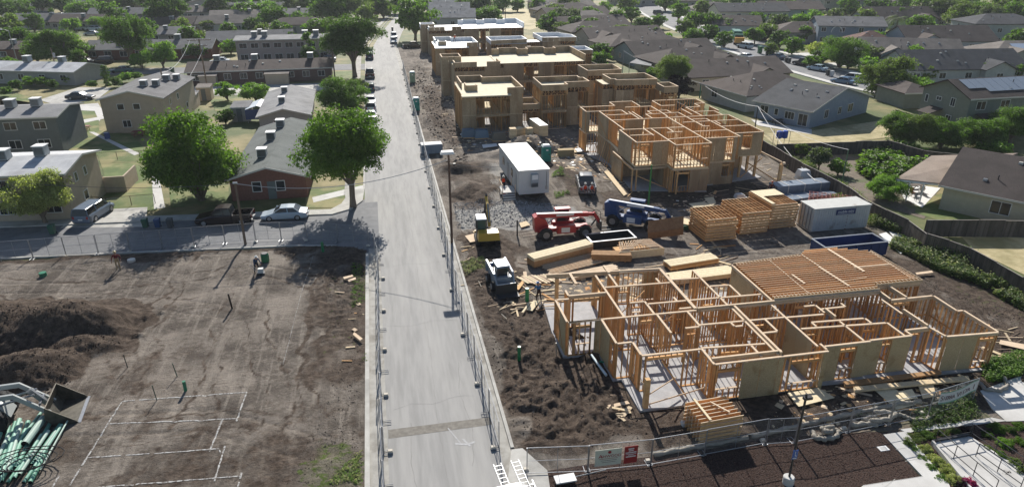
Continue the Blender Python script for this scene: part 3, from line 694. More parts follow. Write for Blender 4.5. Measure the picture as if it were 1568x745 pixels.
# ground floor
V0(29.0, 77.5, 29.0, 79.6, osb=[(0, 2, 1)]); V0(28.4, 79.4, 28.4, 75.6, osb=[(.0, 3.6, -1, -.1, 2.4)], ops=[(1.3, 2.0, .8, 2.0)])
V0(32.6, 72.6, 32.6, 76.8, osb=[(.3, 4, 1)]); V0(28.6, 77.4, 32.6, 77.4, osb=[(0, 4, -1)])
V0(32.7, 70.6, 37.1, 70.6, ops=[(.35, 1.95, .7, 2.2)], osb=[(2.1, 4.35, -1)]); V0(32.7, 70.7, 32.7, 72.6)
V0(37.2, 72.6, 41.4, 72.6, osb=[(.1, 2.6, -1), (3.6, 4.1, -1, -.1, 1.0), (2.6, 3.6, -1, -.1, .8)], ops=[(2.65, 3.5, .85, 2.2)])
V0(45.6, 79.0, 45.6, 83.3); V0(41.7, 78, 41.7, 73.5); V0(41.7, 78, 45.5, 78, osb=[(0, 3.6, -1)], ops=[])
V0(29.3, 83.3, 29.3, 88.3, osb=[(0, 5, 1)], brace=1); V0(27.5, 88.5, 29.2, 88.5, brace=1); V0(27.5, 91.3, 27.5, 88.6)
V0(29.4, 83.2, 37, 83.2, osb=[(2, 5, -1)]); V0(37, 83.2, 45.5, 83.2); V0(29.3, 80.3, 29.3, 83.2, osb=[(0, 2.6, 1)])
V0(34.6, 76, 34.6, 83); V0(37.1, 72.8, 37.1, 83, ops=[(5, 6, .05, 2.1)]); V0(32, 93.6, 39, 93.6)
for x, y in ((45.3, 74.4), (43.2, 74.4), (45.4, 76.5), (43.4, 77.0), (27.6, 88.6)): post(h2, x, y, .1, 3.0, .26)
beam(h2, 28.4, 79.5, 28.4, 72.1, 2.85, h=.2, w=.12, m=M_LUM); beam(h2, 28.4, 72.2, 32.6, 72.3, 2.85, h=.2, w=.12)
post(h2, 28.35, 72.15, .1, 2.7, .13); post(h2, 28.9, 72.2, .1, 2.7, .13)
for x, y in ((33.1, 70.2), (32.6, 70.9)): post(h2, x, y, .1, 2.9, .16)
b = MB(); b.bar((28.9, 72.1, 2.0), (32.4, 71.9, .4), .04, .1, M_LUM); b.bar((29.2, 88.2, 5.0), (29.2, 84.2, 3.2), .05, .1, M_LUM)
for k in range(9): b.bar((28.95, 81.2+k*.75, 3.0), (28.3, 81.4+k*.75, .15), .04, .09, M_LUM, up=(0, 1, 0))
b.bar((42.2, 72.2, .9), (46.0, 74.2, 2.6), .05, .12, M_LUM)
b.build('temporary_brace', h2)
pb = thing('porch_frame', 'unfinished porch posts and rail beside the right end of the two storey frame', 'porch frame', (0, 0, 0))
for x, y in ((46.6, 71.0), (47.1, 71.5)): post(pb, x, y, .1, 2.7, .24)
post(pb, 46.9, 70.9, 2.7, 2.95, .3, M_PLATE, 'post_cap')
b = MB(); b.bar((46.9, 71.4, 2.8), (46.6, 80.8, 2.8), .12, .2, M_PLATE); b.bar((46.4, 71, .6), (43.7, 73.8, 2.3), .05, .12, M_LUM); b.build('beam', pb)

# ---- sheathed two-storey blocks with parapets
M_INSHADE = mat('painted_interior_shade', (.09, .05, .03), (.13, .075, .045), 3)  # darkness of the deep interior, put into the colour of backing sheets
def zigzag(b, x0, x1, y, z0, z1, m=None, ax='x'):
    n = max(2, int(abs(x1-x0)/.45)); m = m or M_LUM
    for i in range(n):
        a, c = x0+(x1-x0)*i/n, x0+(x1-x0)*(i+1)/n; zz = (z0, z1) if i % 2 else (z1, z0)
        if ax == 'x': b.bar((a, y, zz[0]), (c, y, zz[1]), .05, .05, m, up=(0, 1, 0)); b.box(a-.022, y-.1, z0, a+.022, y+.05, z1, m)
        else: b.bar((y, a, zz[0]), (y, c, zz[1]), .05, .05, m, up=(1, 0, 0)); b.box(y-.1, a-.022, z0, y+.05, a+.022, z1, m)
def osbface(b, x0, x1, y, z0, z1):
    x = x0
    while x < x1-.05:
        e = min(x+1.22, x1); e = x1 if x1-e < .3 else e
        b.box(x+.016, y-.016, z0, e-.016, y, z1, M_OSBR); x = e
def block(par, x0, y0, x1, y1, front, roofz=6.15, parz=7.0, deck=None, par_sides='', left='O', right='O', fl=3.05, parfront=(), low=False, back='O', partitions=True, rz_front=None):
    """front: list of (x_from, x_to, kind) with kind O sheathed / S open studs / T sheathed with a band of open web trusses under the roof"""
    deck = deck or M_DECK
    P_ = [(x0, y0), (x1, y0), (x1, y1), (x0, y1)]
    b = MB(); b.box(x0, y0, -.05, x1, y1, .2, M_SLAB); b.build('slab', par)
    b = MB(); b.box(x0+.02, y0+.02, roofz-.05, x1-.02, y1-.02, roofz, deck); b.build('roof_deck', par)
    if fl: b = MB(); b.box(x0+.05, y0+.05, fl-.3, x1-.05, y1-.05, fl, M_PLYP); b.build('upper_floor', par)
    st = MB(); ob = MB(); tr = MB()
    for fx0, fx1, k in front:
        if k == 'O': osbface(ob, fx0, fx1, y0, .1, (fl or roofz)-.05); 
        if k == 'O' and fl: osbface(ob, fx0, fx1, y0, fl, roofz-.01)
        if k == 'T':
            osbface(ob, fx0, fx1, y0, .1, (fl or 3)-.05); osbface(ob, fx0, fx1, y0, (fl or 3), roofz-.75); zigzag(tr, fx0+.05, fx1-.05, y0-.03, roofz-.68, roofz-.08); ob.box(fx0, y0+1.1, roofz-.9, fx1, y0+1.14, roofz-.06, M_INSHADE); ob.box(fx0, y0+.02, roofz-.8, fx1, y0+1.1, roofz-.76, M_INSHADE)  # dark sheets added behind the trusses as painted interior shade
        if k == 'S':
            zs = [(.2, fl-.32), (fl, roofz-.72)] if fl else [(.2, roofz-.4)]
            for z0, z1 in zs:
                x = fx0+.1
                while x < fx1:
                    if random.random() < .86: st.box(x-.022, y0, z0, x+.022, y0+.1, z1, M_LUM)
                    x += .41
                st.box(fx0, y0, z1-.05, fx1, y0+.1, z1+.04, M_LUM); st.box(fx0, y0, z0, fx1, y0+.1, z0+.05, M_LUM)
                st.box(fx0, y0+.01, z0+.85, fx0+(fx1-fx0)*.4, y0+.09, z0+.9, M_PLATE)
            if fl: osbface(ob, fx0, fx1, y0-.002, fl-.33, fl+.02)
            zigzag(tr, fx0+.05, fx1-.05, y0+.02, roofz-.68, roofz-.08); ob.box(fx0, y0+1.1, roofz-.9, fx1, y0+1.14, roofz-.06, M_INSHADE)  # another dark sheet painting the shade behind the trusses
    # sides and back
    def side(x, kind, sgn, xa=None):
        if kind == 'O':
            y = y0
            while y < y1-.05:
                e = min(y+1.22, y1); e = y1 if y1-e < .3 else e
                ob.box(min(x, x+sgn*.016), y+.016, .1, max(x, x+sgn*.016), e-.016, roofz-.01, M_OSBR); y = e
        elif kind == 'M':
            y = y0; k = 0
            while y < y1-.05:
                e = min(y+1.22, y1); e = y1 if y1-e < .3 else e; k += 1
                if k % 3: ob.box(min(x, x+sgn*.016), y+.005, .1, max(x, x+sgn*.016), e-.005, roofz-.75, M_OSBR)
                for q in range(3): st.box(x-.05, y+.2+q*.4, .2, x+.05, y+.245+q*.4, roofz-.7, M_LUM)
                y = e
            zigzag(tr, y0, y1, x, roofz-.68, roofz-.08, ax='y')
        elif kind == 'S':
            y = y0+.2
            while y < y1: st.box(x-.05, y-.022, .2, x+.05, y+.022, roofz-.1, M_LUM); y += .41
    side(x0, left, -1); side(x1, right, 1)
    x = x0+.2
    while x < x1:
        st.box(x-.022, y1-.1, .2, x+.022, y1, roofz-.1, M_LUM); x += .41
    if back == 'O':
        osbface(ob, x0, x0+(x1-x0)*.35, y1+.018, .1, roofz-.1); osbface(ob, x0+(x1-x0)*.6, x1, y1+.018, .1, roofz-.1)
    if partitions:
        k = max(1, int((x1-x0)/3.6))
        for i in range(1, k+1):
            px = x0+(x1-x0)*i/(k+1)+random.uniform(-.4, .4); y = y0+.6
            while y < y1-.3: st.box(px-.05, y-.022, .2, px+.05, y+.022, roofz-.2, M_LUM); y += .41
        py = y0+(y1-y0)*.5; x = x0+.3
        while x < x1-.2:
            st.box(x-.022, py-.05, .2, x+.022, py+.05, roofz-.3, M_LUM); x += .41
    st.build('stud_wall', par); ob.build('sheathing_panel', par)
    if tr.v: tr.build('roof_truss', par)
    return par
def parapet(par, pts, z0, z1, th=.16, cap=None):
    b = MB(); c = MB(); ym = min(v[1] for v in pts)
    for (p, q) in zip(pts[:-1], pts[1:]):
        d = (Vector(q)-Vector(p)); Ln = d.length; k = max(1, round(Ln/1.22))
        for i in range(k):
            a = Vector(p)+d*(i/k)+d.normalized()*.014; e = Vector(p)+d*((i+1)/k)-d.normalized()*.014
            b.bar((a.x, a.y, (z0+z1)/2), (e.x, e.y, (z0+z1)/2), th, z1-z0, M_OSBR if cap is None or max(p[1], q[1]) < ym+1.2 else M_DECKW)
        c.bar((p[0], p[1], z1+.02), (q[0], q[1], z1+.02), th+.03, .045, M_PLATE if cap is None else cap[1])
    o = b.build('parapet', par); c.build('parapet_cap', par); return o
def unitC(par, dx, dy, white):
    dk = M_DECKW if white else M_DECK
    cap = (M_OSBR, M_WHITE) if white else None
    X = lambda v: v+dx
    Y = lambda v: v+dy
    block(par, X(12.1), Y(101.5), X(21.4), Y(110.8), [(X(12.1), X(14.2), 'O'), (X(14.2), X(19.4), 'S'), (X(19.4), X(21.4), 'O')], deck=dk, left='M', right='M', parfront=())
    b = MB(); b.box(X(12.0), Y(100.3), 6.0, X(19.4), Y(101.6), 6.16, dk); b.build('roof_overhang', par)
    parapet(par, [(X(19.0), Y(101.5)), (X(21.4), Y(101.5)), (X(21.4), Y(110.7)), (X(16.6), Y(110.7)), (X(16.6), Y(112.5)), (X(12.7), Y(112.5)), (X(12.7), Y(106.7))], 6.0, 7.0, cap=cap)
    parapet(par, [(X(13.2), Y(106.7)), (X(13.2), Y(104.2)), (X(14.8), Y(104.2)), (X(14.8), Y(105.4))], 6.15, 7.0, cap=cap)
    b = MB(); b.box(X(12.2), Y(110.9), -.05, X(16.5), Y(112.4), 6.1, M_OSBR); b.build('stair_wall', par)
def low_link(par, x0, y0, x1, y1, z=3.2, zt=4.0):
    block(par, x0, y0, x1, y1, [(x0, x1, 'S')], roofz=z, fl=None, left='S', right='S', partitions=False)
    parapet(par, [(x0, y0), (x1, y0), (x1, y1), (x0, y1), (x0, y0)], z, zt)
bC = thing('sheathed_block', 'sheathed two storey block with a tan flat roof, front row, nearest the street', 'building shell', (0, 0, 0))
unitC(bC, 0, 0, False)
bC2 = thing('sheathed_block', 'middle tower of the front row, sheathed parapet over a band of open web trusses', 'building shell', (0, 0, 0))
block(bC2, 24.6, 104.3, 32.6, 109.3, [(24.6, 28.6, 'S'), (28.6, 30.9, 'T'), (30.9, 32.6, 'S')], left='M', right='M')
block(bC2, 24.6, 102.3, 28.6, 104.25, [(24.6, 28.4, 'S')], left='M', right='M', partitions=False)
parapet(bC2, [(24.6, 102.3), (28.6, 102.3), (28.6, 104.2), (32.6, 104.2), (32.6, 107.5), (32.0, 107.5), (32.0, 109.2), (24.7, 109.2), (24.6, 102.3)], 6.1, 7.0)
low_link(bC2, 21.6, 103.2, 24.5, 108)
bC3 = thing('sheathed_block', 'right hand tower of the front row, open studs below a tan walled roof', 'building shell', (0, 0, 0))
block(bC3, 37.2, 104.3, 43.8, 109.6, [(37.2, 40.2, 'T'), (40.2, 43.8, 'S')], left='M', right='M')
block(bC3, 35.4, 105.6, 37.15, 109.6, [(35.4, 37.15, 'T')], left='M', right='O', partitions=False)
parapet(bC3, [(37.2, 104.3), (43.8, 103.9), (43.8, 109.5), (36.6, 109.6), (36.6, 105.4), (37.2, 105.3), (37.2, 104.3)], 6.1, 7.0)
low_link(bC3, 43.9, 101.0, 46.2, 104.5, 5.4, 6.3)
bD = thing('sheathed_block', 'small sheathed block behind the front row, beside the long tan block', 'building shell', (0, 0, 0))
block(bD, 35.2, 113.4, 41.3, 119.2, [(35.2, 38.6, 'T'), (38.6, 41.3, 'S')], left='O', right='O')
parapet(bD, [(35.2, 113.4), (41.3, 113.8), (41.5, 119.2), (36.7, 119.4), (35.2, 119.4), (35.2, 113.4)], 6.1, 7.0)
def unitB(par, dy, white):
    dk = M_DECKW if white else M_DECK; cap = (M_OSBR, M_WHITE) if white else None
    Y = lambda v: v+dy
    block(par, 13.7, Y(124.7), 22.0, Y(131), [(13.7, 19.2, 'T'), (19.2, 22.0, 'O')], roofz=6.4, deck=dk, left='O')
    block(par, 22.05, Y(127.4), 38.9, Y(137.6), [(22.05, 23.2, 'T'), (23.2, 27.0, 'O'), (27.0, 29.8, 'S'), (29.8, 32.8, 'O'), (32.8, 38.9, 'S')], roofz=6.4, deck=dk, left='O', right='O')
    block(par, 12.1, Y(130.7), 15.6, Y(134.8), [(12.1, 15.6, 'O')], roofz=6.4, deck=dk)
    block(par, 15.65, Y(131.05), 22.0, Y(137), [(15.7, 22, 'O')], roofz=6.38, deck=dk, partitions=False)
    parapet(par, [(12.1, Y(134.8)), (12.1, Y(130.7)), (15.6, Y(130.7)), (15.6, Y(134.8)), (12.1, Y(134.8))], 6.3, 7.35, cap=cap)
    parapet(par, [(13.8, Y(127.6)), (13.8, Y(124.8)), (17.8, Y(124.8))], 6.3, 7.2, cap=cap)
    parapet(par, [(19.6, Y(124.8)), (22.0, Y(124.8)), (22.0, Y(128.4))], 6.3, 7.2, cap=cap)
    parapet(par, [(22.6, Y(137.6)), (24.0, Y(137.6)), (24.0, Y(139.2)), (27.8, Y(139.2)), (27.8, Y(137.0)), (29.8, Y(137.0)), (29.8, Y(139.2)), (33.4, Y(139.2)), (33.4, Y(137)), (35.5, Y(137)), (35.5, Y(139.2)), (39.0, Y(139.2)), (39.0, Y(127.5))], 6.3, 7.55, cap=cap)
    b = MB(); b.box(24.0, Y(137.65), 6.3, 39.0, Y(139.1), 6.4, dk); b.build('roof_deck', par)
bB = thing('sheathed_block', 'long sheathed two storey block with a tan flat roof and three walled roof bays', 'building shell', (0, 0, 0))
unitB(bB, 0, False)
bA1 = thing('sheathed_block', 'sheathed two storey block near the street with a white coated flat roof', 'building shell', (0, 0, 0))
unitC(bA1, .6, 51.2, True)
bA2 = thing('sheathed_block', 'middle tower with a white coated roof, standing behind the long tan block', 'building shell', (0, 0, 0))
block(bA2, 25.4, 155.0, 33.6, 161.8, [(25.4, 30.0, 'T'), (30, 33.6, 'O')], deck=M_DECKW)
parapet(bA2, [(25.4, 155), (33.7, 156), (33.7, 161.8), (25.4, 161.8), (25.4, 155)], 6.1, 7.0, cap=(M_OSBR, M_WHITE))
block(bA2, 33.8, 158.4, 37.4, 162, [(33.8, 37.4, 'S')], deck=M_DECKW, roofz=6.0, partitions=False)
bA3 = thing('sheathed_block', 'right hand tower with a white coated roof, farthest from the street', 'building shell', (0, 0, 0))
block(bA3, 37.8, 157.6, 45.6, 166.6, [(37.8, 42, 'O'), (42, 45.6, 'T')], deck=M_DECKW)
parapet(bA3, [(37.8, 158), (45.6, 157), (45.8, 162), (43.4, 166.8), (37.6, 166.8), (37.8, 158)], 6.1, 7.0, cap=(M_OSBR, M_WHITE))
bE = thing('sheathed_block', 'small white roofed block at the right end behind the long tan block', 'building shell', (0, 0, 0))
block(bE, 41.2, 142.0, 44.8, 147.6, [(41.2, 44.8, 'S')], deck=M_DECKW, roofz=5.6)
parapet(bE, [(41.2, 142), (44.8, 141.6), (44.8, 147.6), (41.2, 147.6), (41.2, 142)], 5.5, 6.3, cap=(M_OSBR, M_WHITE))
bA = thing('sheathed_block', 'farthest long sheathed block with a white roof and three white walled roof bays', 'building shell', (0, 0, 0))
unitB(bA, 56.6, True)
# ---------------------------------------------------------------- houses
def shingle(name, a, c): return mat(name, a, c, 9, rough=.95, bump=.01, bscale=25, c3=tuple(x*.70 for x in a), s3=.5, l3=.40, h3=.75)
RF = dict(brown=shingle('brown_shingles', (.082, .066, .06), (.118, .096, .088)), dbrown=shingle('dark_brown_shingles', (.058, .047, .044), (.088, .073, .068)),
          slate=shingle('slate_shingles', (.058, .062, .07), (.09, .095, .105)), grey=shingle('grey_shingles', (.15, .15, .155), (.21, .21, .215)),
          taupe=shingle('taupe_shingles', (.17, .15, .135), (.23, .205, .185)), green=shingle('green_grey_roll_roof', (.115, .13, .125), (.16, .175, .17)),
          white=mat('white_coated_roof', (.42, .43, .45), (.56, .57, .58), .8, rough=.7, c3=(.36, .36, .37), s3=.25), red=shingle('red_brown_shingles', (.12, .065, .055), (.165, .095, .08)),
          lgrey=shingle('light_grey_roof', (.24, .24, .245), (.31, .31, .315)), tan=shingle('sunlit_brown_roof', (.27, .215, .175), (.33, .27, .225)))
def stucco(c):
    k = 'stucco_'+c
    return mat(k, [x*.92 for x in L(c)[:3]], [x*1.05 for x in L(c)[:3]], 1.5, rough=.95, bump=.004, bscale=30)
M_BRICK = mat('red_brick', (.19, .085, .065), (.25, .12, .09), 4, rough=.95, bump=.006, wave=('Z', 4.2, .25))
M_BRICKD = mat('brown_brick', (.12, .08, .07), (.17, .11, .095), 4, rough=.95, bump=.006, wave=('Z', 4.2, .25))
M_FRAME = mat('white_window_frame', (.7, .7, .68), rough=.5)
M_TRIM = mat('pale_trim', (.55, .54, .50), rough=.6)
def rmesh(vs, fs, t, m, name, par):
    b = MB(); vs = [Vector(v) for v in vs]; n = len(vs)
    b.add(vs+[v-Vector((0, 0, t)) for v in vs], [], m)
    E = {}
    for f in fs:
        b.f.append(tuple(f)); b.m.append(0); b.f.append(tuple(n+i for i in reversed(f))); b.m.append(0)
        for i in range(len(f)):
            e = (f[i], f[(i+1) % len(f)])
            if (e[1], e[0]) in E: del E[(e[1], e[0])]
            else: E[e] = 1
    for a, c in E: b.f.append((c, a, n+a, n+c)); b.m.append(0)
    return b.build(name, par)
def window(par, x, z, wd, ht, face, dims, mull=1, frame=None):
    "face: f front, r right, l left; x along that face from its left end seen from outside"
    Wd, D = dims; fr = frame or M_FRAME
    b = MB(); g = MB(); t = .07
    def bx(mb, a0, z0, a1, z1, o0, o1, m):
        if face == 'f': mb.box(a0, -o1, z0, a1, -o0, z1, m)
        if face == 'r': mb.box(Wd+o0, a0, z0, Wd+o1, a1, z1, m)
        if face == 'l': mb.box(-o1, D-a1, z0, -o0, D-a0, z1, m)
        if face == 'b': mb.box(Wd-a1, D+o0, z0, Wd-a0, D+o1, z1, m)
    x0, x1, z0, z1 = x, x+wd, z, z+ht
    bx(b, x0-t, z0-t, x1+t, z0, .002, .06, fr); bx(b, x0-t, z1, x1+t, z1+t, .002, .06, fr)
    bx(b, x0-t, z0, x0, z1, .002, .06, fr); bx(b, x1, z0, x1+t, z1, .002, .06, fr)
    for k in range(mull): xm = x0+wd*(k+1)/(mull+1); bx(b, xm-.025, z0, xm+.025, z1, .004, .05, fr)
    bx(g, x0, z0, x1, z1, .003, .02, M_GLASS)
    o = b.build('window', par); g.build('pane', o); return o
def cooler(par, x, y, z, s=1., m=None):
    s *= .8; z -= .2; b = MB(); m = m or paint('8b9399')
    b.tbox(x-.62*s, y-.62*s, z+.25, x+.62*s, y+.62*s, z+1.35*s, m, .05, .05); b.box(x-.68*s, y-.68*s, z+1.35*s, x+.68*s, y+.68*s, z+1.43*s, M_WHITE)
    for q in (-.5, .5):
        for r in (-.5, .5): b.box(x+q*s-.04, y+r*s-.04, z-.2, x+q*s+.04, y+r*s+.04, z+.3, M_DARKM)
    for k in range(6): b.box(x-.5*s, y-.635*s, z+.4+k*.14*s, x+.5*s, y-.615*s, z+.46+k*.14*s, M_DARKM)
    return b.build('evaporative_cooler', par)
def house(label, x, y, wd, dp, rz, h, rise, kind, roof, wall_, wins=(), coolers=(), ov=.45, doors=(), vents=0, name='house', cat='house', group=None, extra=None, far=False):
    """x,y = front left corner of the walls, rz = heading of the front wall in degrees; kind: gx gable with ridge along the front, gy ridge away, hip, flat"""
    t = thing(name, label, cat, (x, y, 0), R(rz), group); m = wall_
    b = MB(); b.box(0, 0, -.1, wd, dp, h, m)
    if kind == 'gx':
        b.add([(0, 0, h), (0, dp, h), (0, dp/2, h+rise), (wd, 0, h), (wd, dp, h), (wd, dp/2, h+rise)], [(0, 2, 1), (3, 4, 5)], m)
    if kind == 'gy':
        b.add([(0, 0, h), (wd, 0, h), (wd/2, 0, h+rise), (0, dp, h), (wd, dp, h), (wd/2, dp, h+rise)], [(0, 1, 2), (4, 3, 5)], m)
    b.build('wall', t); o = ov; T = .16
    if kind == 'gx':
        k = rise/(dp/2)*o
        vs = [(-o, -o, h-k+T), (wd+o, -o, h-k+T), (wd+o, dp/2, h+rise+T), (-o, dp/2, h+rise+T), (wd+o, dp+o, h-k+T), (-o, dp+o, h-k+T)]; fs = [(0, 1, 2, 3), (3, 2, 4, 5)]
    elif kind == 'gy':
        k = rise/(wd/2)*o
        vs = [(-o, -o, h-k+T), (wd/2, -o, h+rise+T), (wd/2, dp+o, h+rise+T), (-o, dp+o, h-k+T), (wd+o, -o, h-k+T), (wd+o, dp+o, h-k+T)]; fs = [(0, 1, 2, 3), (1, 4, 5, 2)]
    elif kind == 'hip':
        q = min(wd, dp)/2
        z = h+T-.02
        vs = [(-o, -o, z), (wd+o, -o, z), (wd+o, dp+o, z), (-o, dp+o, z)]
        if wd >= dp: vs += [(q, dp/2, h+rise+T), (wd-q, dp/2, h+rise+T)]; fs = [(0, 1, 5, 4), (1, 2, 5), (2, 3, 4, 5), (3, 0, 4)]
        else: vs += [(wd/2, q, h+rise+T), (wd/2, dp-q, h+rise+T)]; fs = [(0, 1, 4), (1, 2, 5, 4), (2, 3, 5), (3, 0, 4, 5)]
    else:
        vs = [(-o, -o, h+T), (wd+o, -o, h+T), (wd+o, dp+o, h+T+rise), (-o, dp+o, h+T+rise)]; fs = [(0, 1, 2, 3)]
    rf = rmesh(vs, fs, T, roof, 'roof', t)
    if not far:
        f = MB()
        f.bar((-o, -o-.02, vs[0][2]-T/2), (wd+o, -o-.02, vs[0][2]-T/2), .03, T+.04, M_TRIM) if kind in ('gx', 'hip', 'flat') else None
        if kind == 'gy':
            for a, c in ((0, 1), (4, 1)): f.bar(Vector(vs[a])-Vector((0, .02, T/2)), Vector(vs[c])-Vector((0, .02, T/2)), .03, T+.04, M_TRIM)
        if kind == 'gx':
            for a, c in ((1, 2), (4, 2)): f.bar(Vector(vs[a])+Vector((.02, 0, -T/2)), Vector(vs[c])+Vector((.02, 0, -T/2)), .03, T+.04, M_TRIM)
        f.build('fascia', rf)
    def rz_(px, py):
        if kind == 'gx': return h+rise*(1-abs(py-dp/2)/(dp/2))+T
        if kind == 'gy': return h+rise*(1-abs(px-wd/2)/(wd/2))+T
        if kind == 'hip':
            q = min(wd, dp)/2; return h+rise*min(1, min(px, wd-px, py, dp-py)/q)+T
        return h+T+rise*py/dp
    for w_ in wins:
        window(t, *w_[:5], (wd, dp), *(w_[5:] if len(w_) > 5 else ()))
    for d in doors:
        b = MB(); b.box(d[0], -.05, 0, d[0]+d[1], -.002, 2.1, d[2] if len(d) > 2 else M_TRIM); o_ = b.build('door', t)
        if not far: b = MB(); b.box(d[0]+d[1]-.15, -.1, .95, d[0]+d[1]-.08, -.05, 1.1, M_DARKM); b.build('handle', o_)
    for c in coolers: cooler(t, c[0], c[1], rz_(c[0], c[1]), c[2] if len(c) > 2 else 1.)
    rr = random.Random(len(LABELS))
    for k in range(vents):
        px, py = rr.uniform(.12, .88)*wd, rr.uniform(.1, .45)*dp; z = rz_(px, py)
        b = MB(); b.tbox(px-.22, py-.18, z-.1, px+.22, py+.18, z+.16, M_TRIM if k % 2 else M_GALV, .04, .04); b.build('roof_vent', rf)
    for k in range(min(vents, 2)):
        px, py = rr.uniform(.2, .8)*wd, rr.uniform(.15, .4)*dp; z = rz_(px, py)
        b = MB(); b.tube([(px, py, z-.1), (px, py, z+.5)], .06, M_DARKM, 8); b.build('vent_pipe', rf)
    if far and kind in ('gx', 'hip') and wd >= 20 and name == 'house' and h < 4 and x > 40:
        cx = wd*rr.choice((.22, .3, .72)); hw = rr.uniform(2.8, 3.8); r2 = min(rise*.8, hw*.5); yb = dp*.5*r2/rise+.3; o = 1.6
        b = MB(); b.box(cx-hw, -o, 0, cx+hw, -.01, h, m); b.add([(cx-hw, -o, h), (cx+hw, -o, h), (cx, -o, h+r2)], [(0, 1, 2)], m); b.build('wing_wall', t)
        z0 = h+T-.08
        rmesh([(cx-hw-.4, -o-.4, z0-.1), (cx, -o-.4, z0+r2), (cx, yb, z0+r2), (cx-hw-.4, .2, z0-.1), (cx+hw+.4, -o-.4, z0-.1), (cx+hw+.4, .2, z0-.1)], [(0, 1, 2, 3), (1, 4, 5, 2)], T, roof, 'wing_roof', t)
        window(t, cx-.7, .9, 1.4, 1.1, 'f', (wd, dp)).location = (0, -o, 0)
        o = ov
    return t
def wrow(n, z, wd, ht, L_, face='f', off=.8, mull=1):
    return [(off+(L_-2*off-wd)*k/max(1, n-1), z, wd, ht, face, mull) for k in range(n)]
S_TAN, S_GREY, S_DG, S_BG, S_CREAM, S_GREEN, S_PINK, S_PALE = [stucco(c) for c in ('b3a491', 'a3a09b', '6d7372', '8d99a8', 'b5ae98', '7d8279', 'a39590', 'bdb9b0')]
# ---- left of the main road
house('tan two storey block of flats with a white roof, nearest the dirt lot', -63, 77.1, 30.2, 8.2, -3.5, 5.1, .75, 'gx', RF['white'], S_TAN,
      wins=wrow(7, 3.5, 1.5, 1.0, 30)+wrow(7, .9, 1.5, 1.1, 30)+[(2.2, 3.5, .6, .9, 'r', 0), (4.4, 3.5, .6, .9, 'r', 0), (3.2, 1.0, .9, 1.0, 'r', 0)], coolers=[(23.2, 3.4, 1.15), (26.6, 4.2, 1.15)], doors=[(21.3, 1.0, stucco('7a2f2c'))], name='apartment_block', cat='building')
house('dark grey two storey block of flats behind the tan one at left', -73.5, 103.7, 29.6, 8.4, -1.5, 5.1, .7, 'gx', RF['lgrey'], S_DG,
      wins=wrow(8, 3.5, 1.5, 1.0, 29)+wrow(8, .9, 1.5, 1.1, 29), coolers=[(22.8, 3.6, 1.2), (26, 3.8, 1.2)], name='apartment_block', cat='building')
house('beige two storey block with four coolers clustered on its grey roof', -41.6, 113.3, 8.9, 17, -2.5, 5.2, 1.1, 'gy', RF['grey'], S_TAN,
      wins=[(2.3, 3.6, .9, .8, 'f', 0), (4.6, 3.6, .9, .8, 'f', 0), (2.6, .9, 1.1, 1.0, 'f'), (3, 3.5, .9, .9, 'r', 0), (7, 3.5, .9, .9, 'r', 0), (11, 1.2, .9, .9, 'r', 0)], coolers=[(5.2, 4.4), (6.4, 6.2), (6.6, 11.0), (7.6, 12.8)], name='apartment_block', cat='building')
house('red brick bungalow with a grey green roof beside the corner, three coolers along its ridge', -17.3, 77.9, 8.3, 23.5, -1, 2.6, 1.15, 'gy', RF['green'], M_BRICK,
      wins=[(2.4, 1.0, .9, 1.1, 'f', 0), (5.0, 1.0, .9, 1.1, 'f', 0), (4, 1, 1, 1, 'r', 0), (10, 1, 1, 1, 'r', 0)], coolers=[(3.0, 5.2, 1.1), (2.9, 13.2, 1.1), (3.3, 19.4, 1.1)], doors=[(4.0, .9, S_DG)])
house('small grey bungalow with a pale grey roof behind the red brick one', -18.3, 108.6, 7.4, 19, 2, 2.6, 1.0, 'gy', RF['lgrey'], S_GREY, wins=[(2.1, 1, 1, 1, 'f', 0), (4.6, 1, 1, 1, 'f', 0)], coolers=[(3.2, 5), (3.0, 13.6)])
house('long dark brick row house with lean-to stores along its near wall', -38.2, 151.6, 28.6, 8.6, 1.5, 2.7, 1.3, 'gx', RF['brown'], M_BRICKD, wins=wrow(9, 1.0, 1.3, 1.1, 28), coolers=[(5.4, 4.4, 1.2), (13, 4.4, 1.2), (24.4, 4.4, 1.2)], vents=5, name='row_house')
for px, ww, lab in ((-18.8, 4.6, 'pale brown shed in the middle of the long brick row house wall'), (-31.6, 3.2, 'small flat shed at the left part of the long brick row house')):
    t = thing('lean_to_shed', lab, 'shed', (px-4, 149.6, 0)); b = MB(); b.box(0, 0, 0, ww, 1.9, 2.1, S_TAN); b.build('wall', t); b = MB(); b.panel([(-.2, -.2, 2.15), (ww+.2, -.2, 2.15), (ww+.2, 1.95, 2.35), (-.2, 1.95, 2.35)], .1, RF['taupe']); b.build('roof', t)
house('long pinkish grey two storey block of flats left of the tall dark tree', -33, 179.3, 23, 9, .8, 5.3, .5, 'gx', RF['lgrey'], S_PINK, wins=wrow(8, 3.5, 1.7, 1.1, 22)+wrow(8, .8, 1.7, 1.2, 22), coolers=[(4.2, 3, 1.3), (6.6, 3, 1.3), (16.2, 3, 1.3), (18.8, 3, 1.3)], name='apartment_block', cat='building')
house('long red brick row house beyond the side road, under two big trees', -70.8, 191, 30, 9, -4, 2.6, 1.6, 'gx', RF['grey'], M_BRICK, wins=wrow(8, .9, 1.6, 1.2, 29), coolers=[(8, 5, 1.3), (21, 5, 1.3)], name='row_house')
house('pale building with a white roof and two coolers at the left edge', -83, 163.5, 23, 8.5, -18, 2.7, 1.1, 'gx', RF['white'], S_GREY, wins=wrow(5, .9, 1.3, 1.1, 22), coolers=[(10, 4, 1.3), (17.5, 4.6, 1.2)])
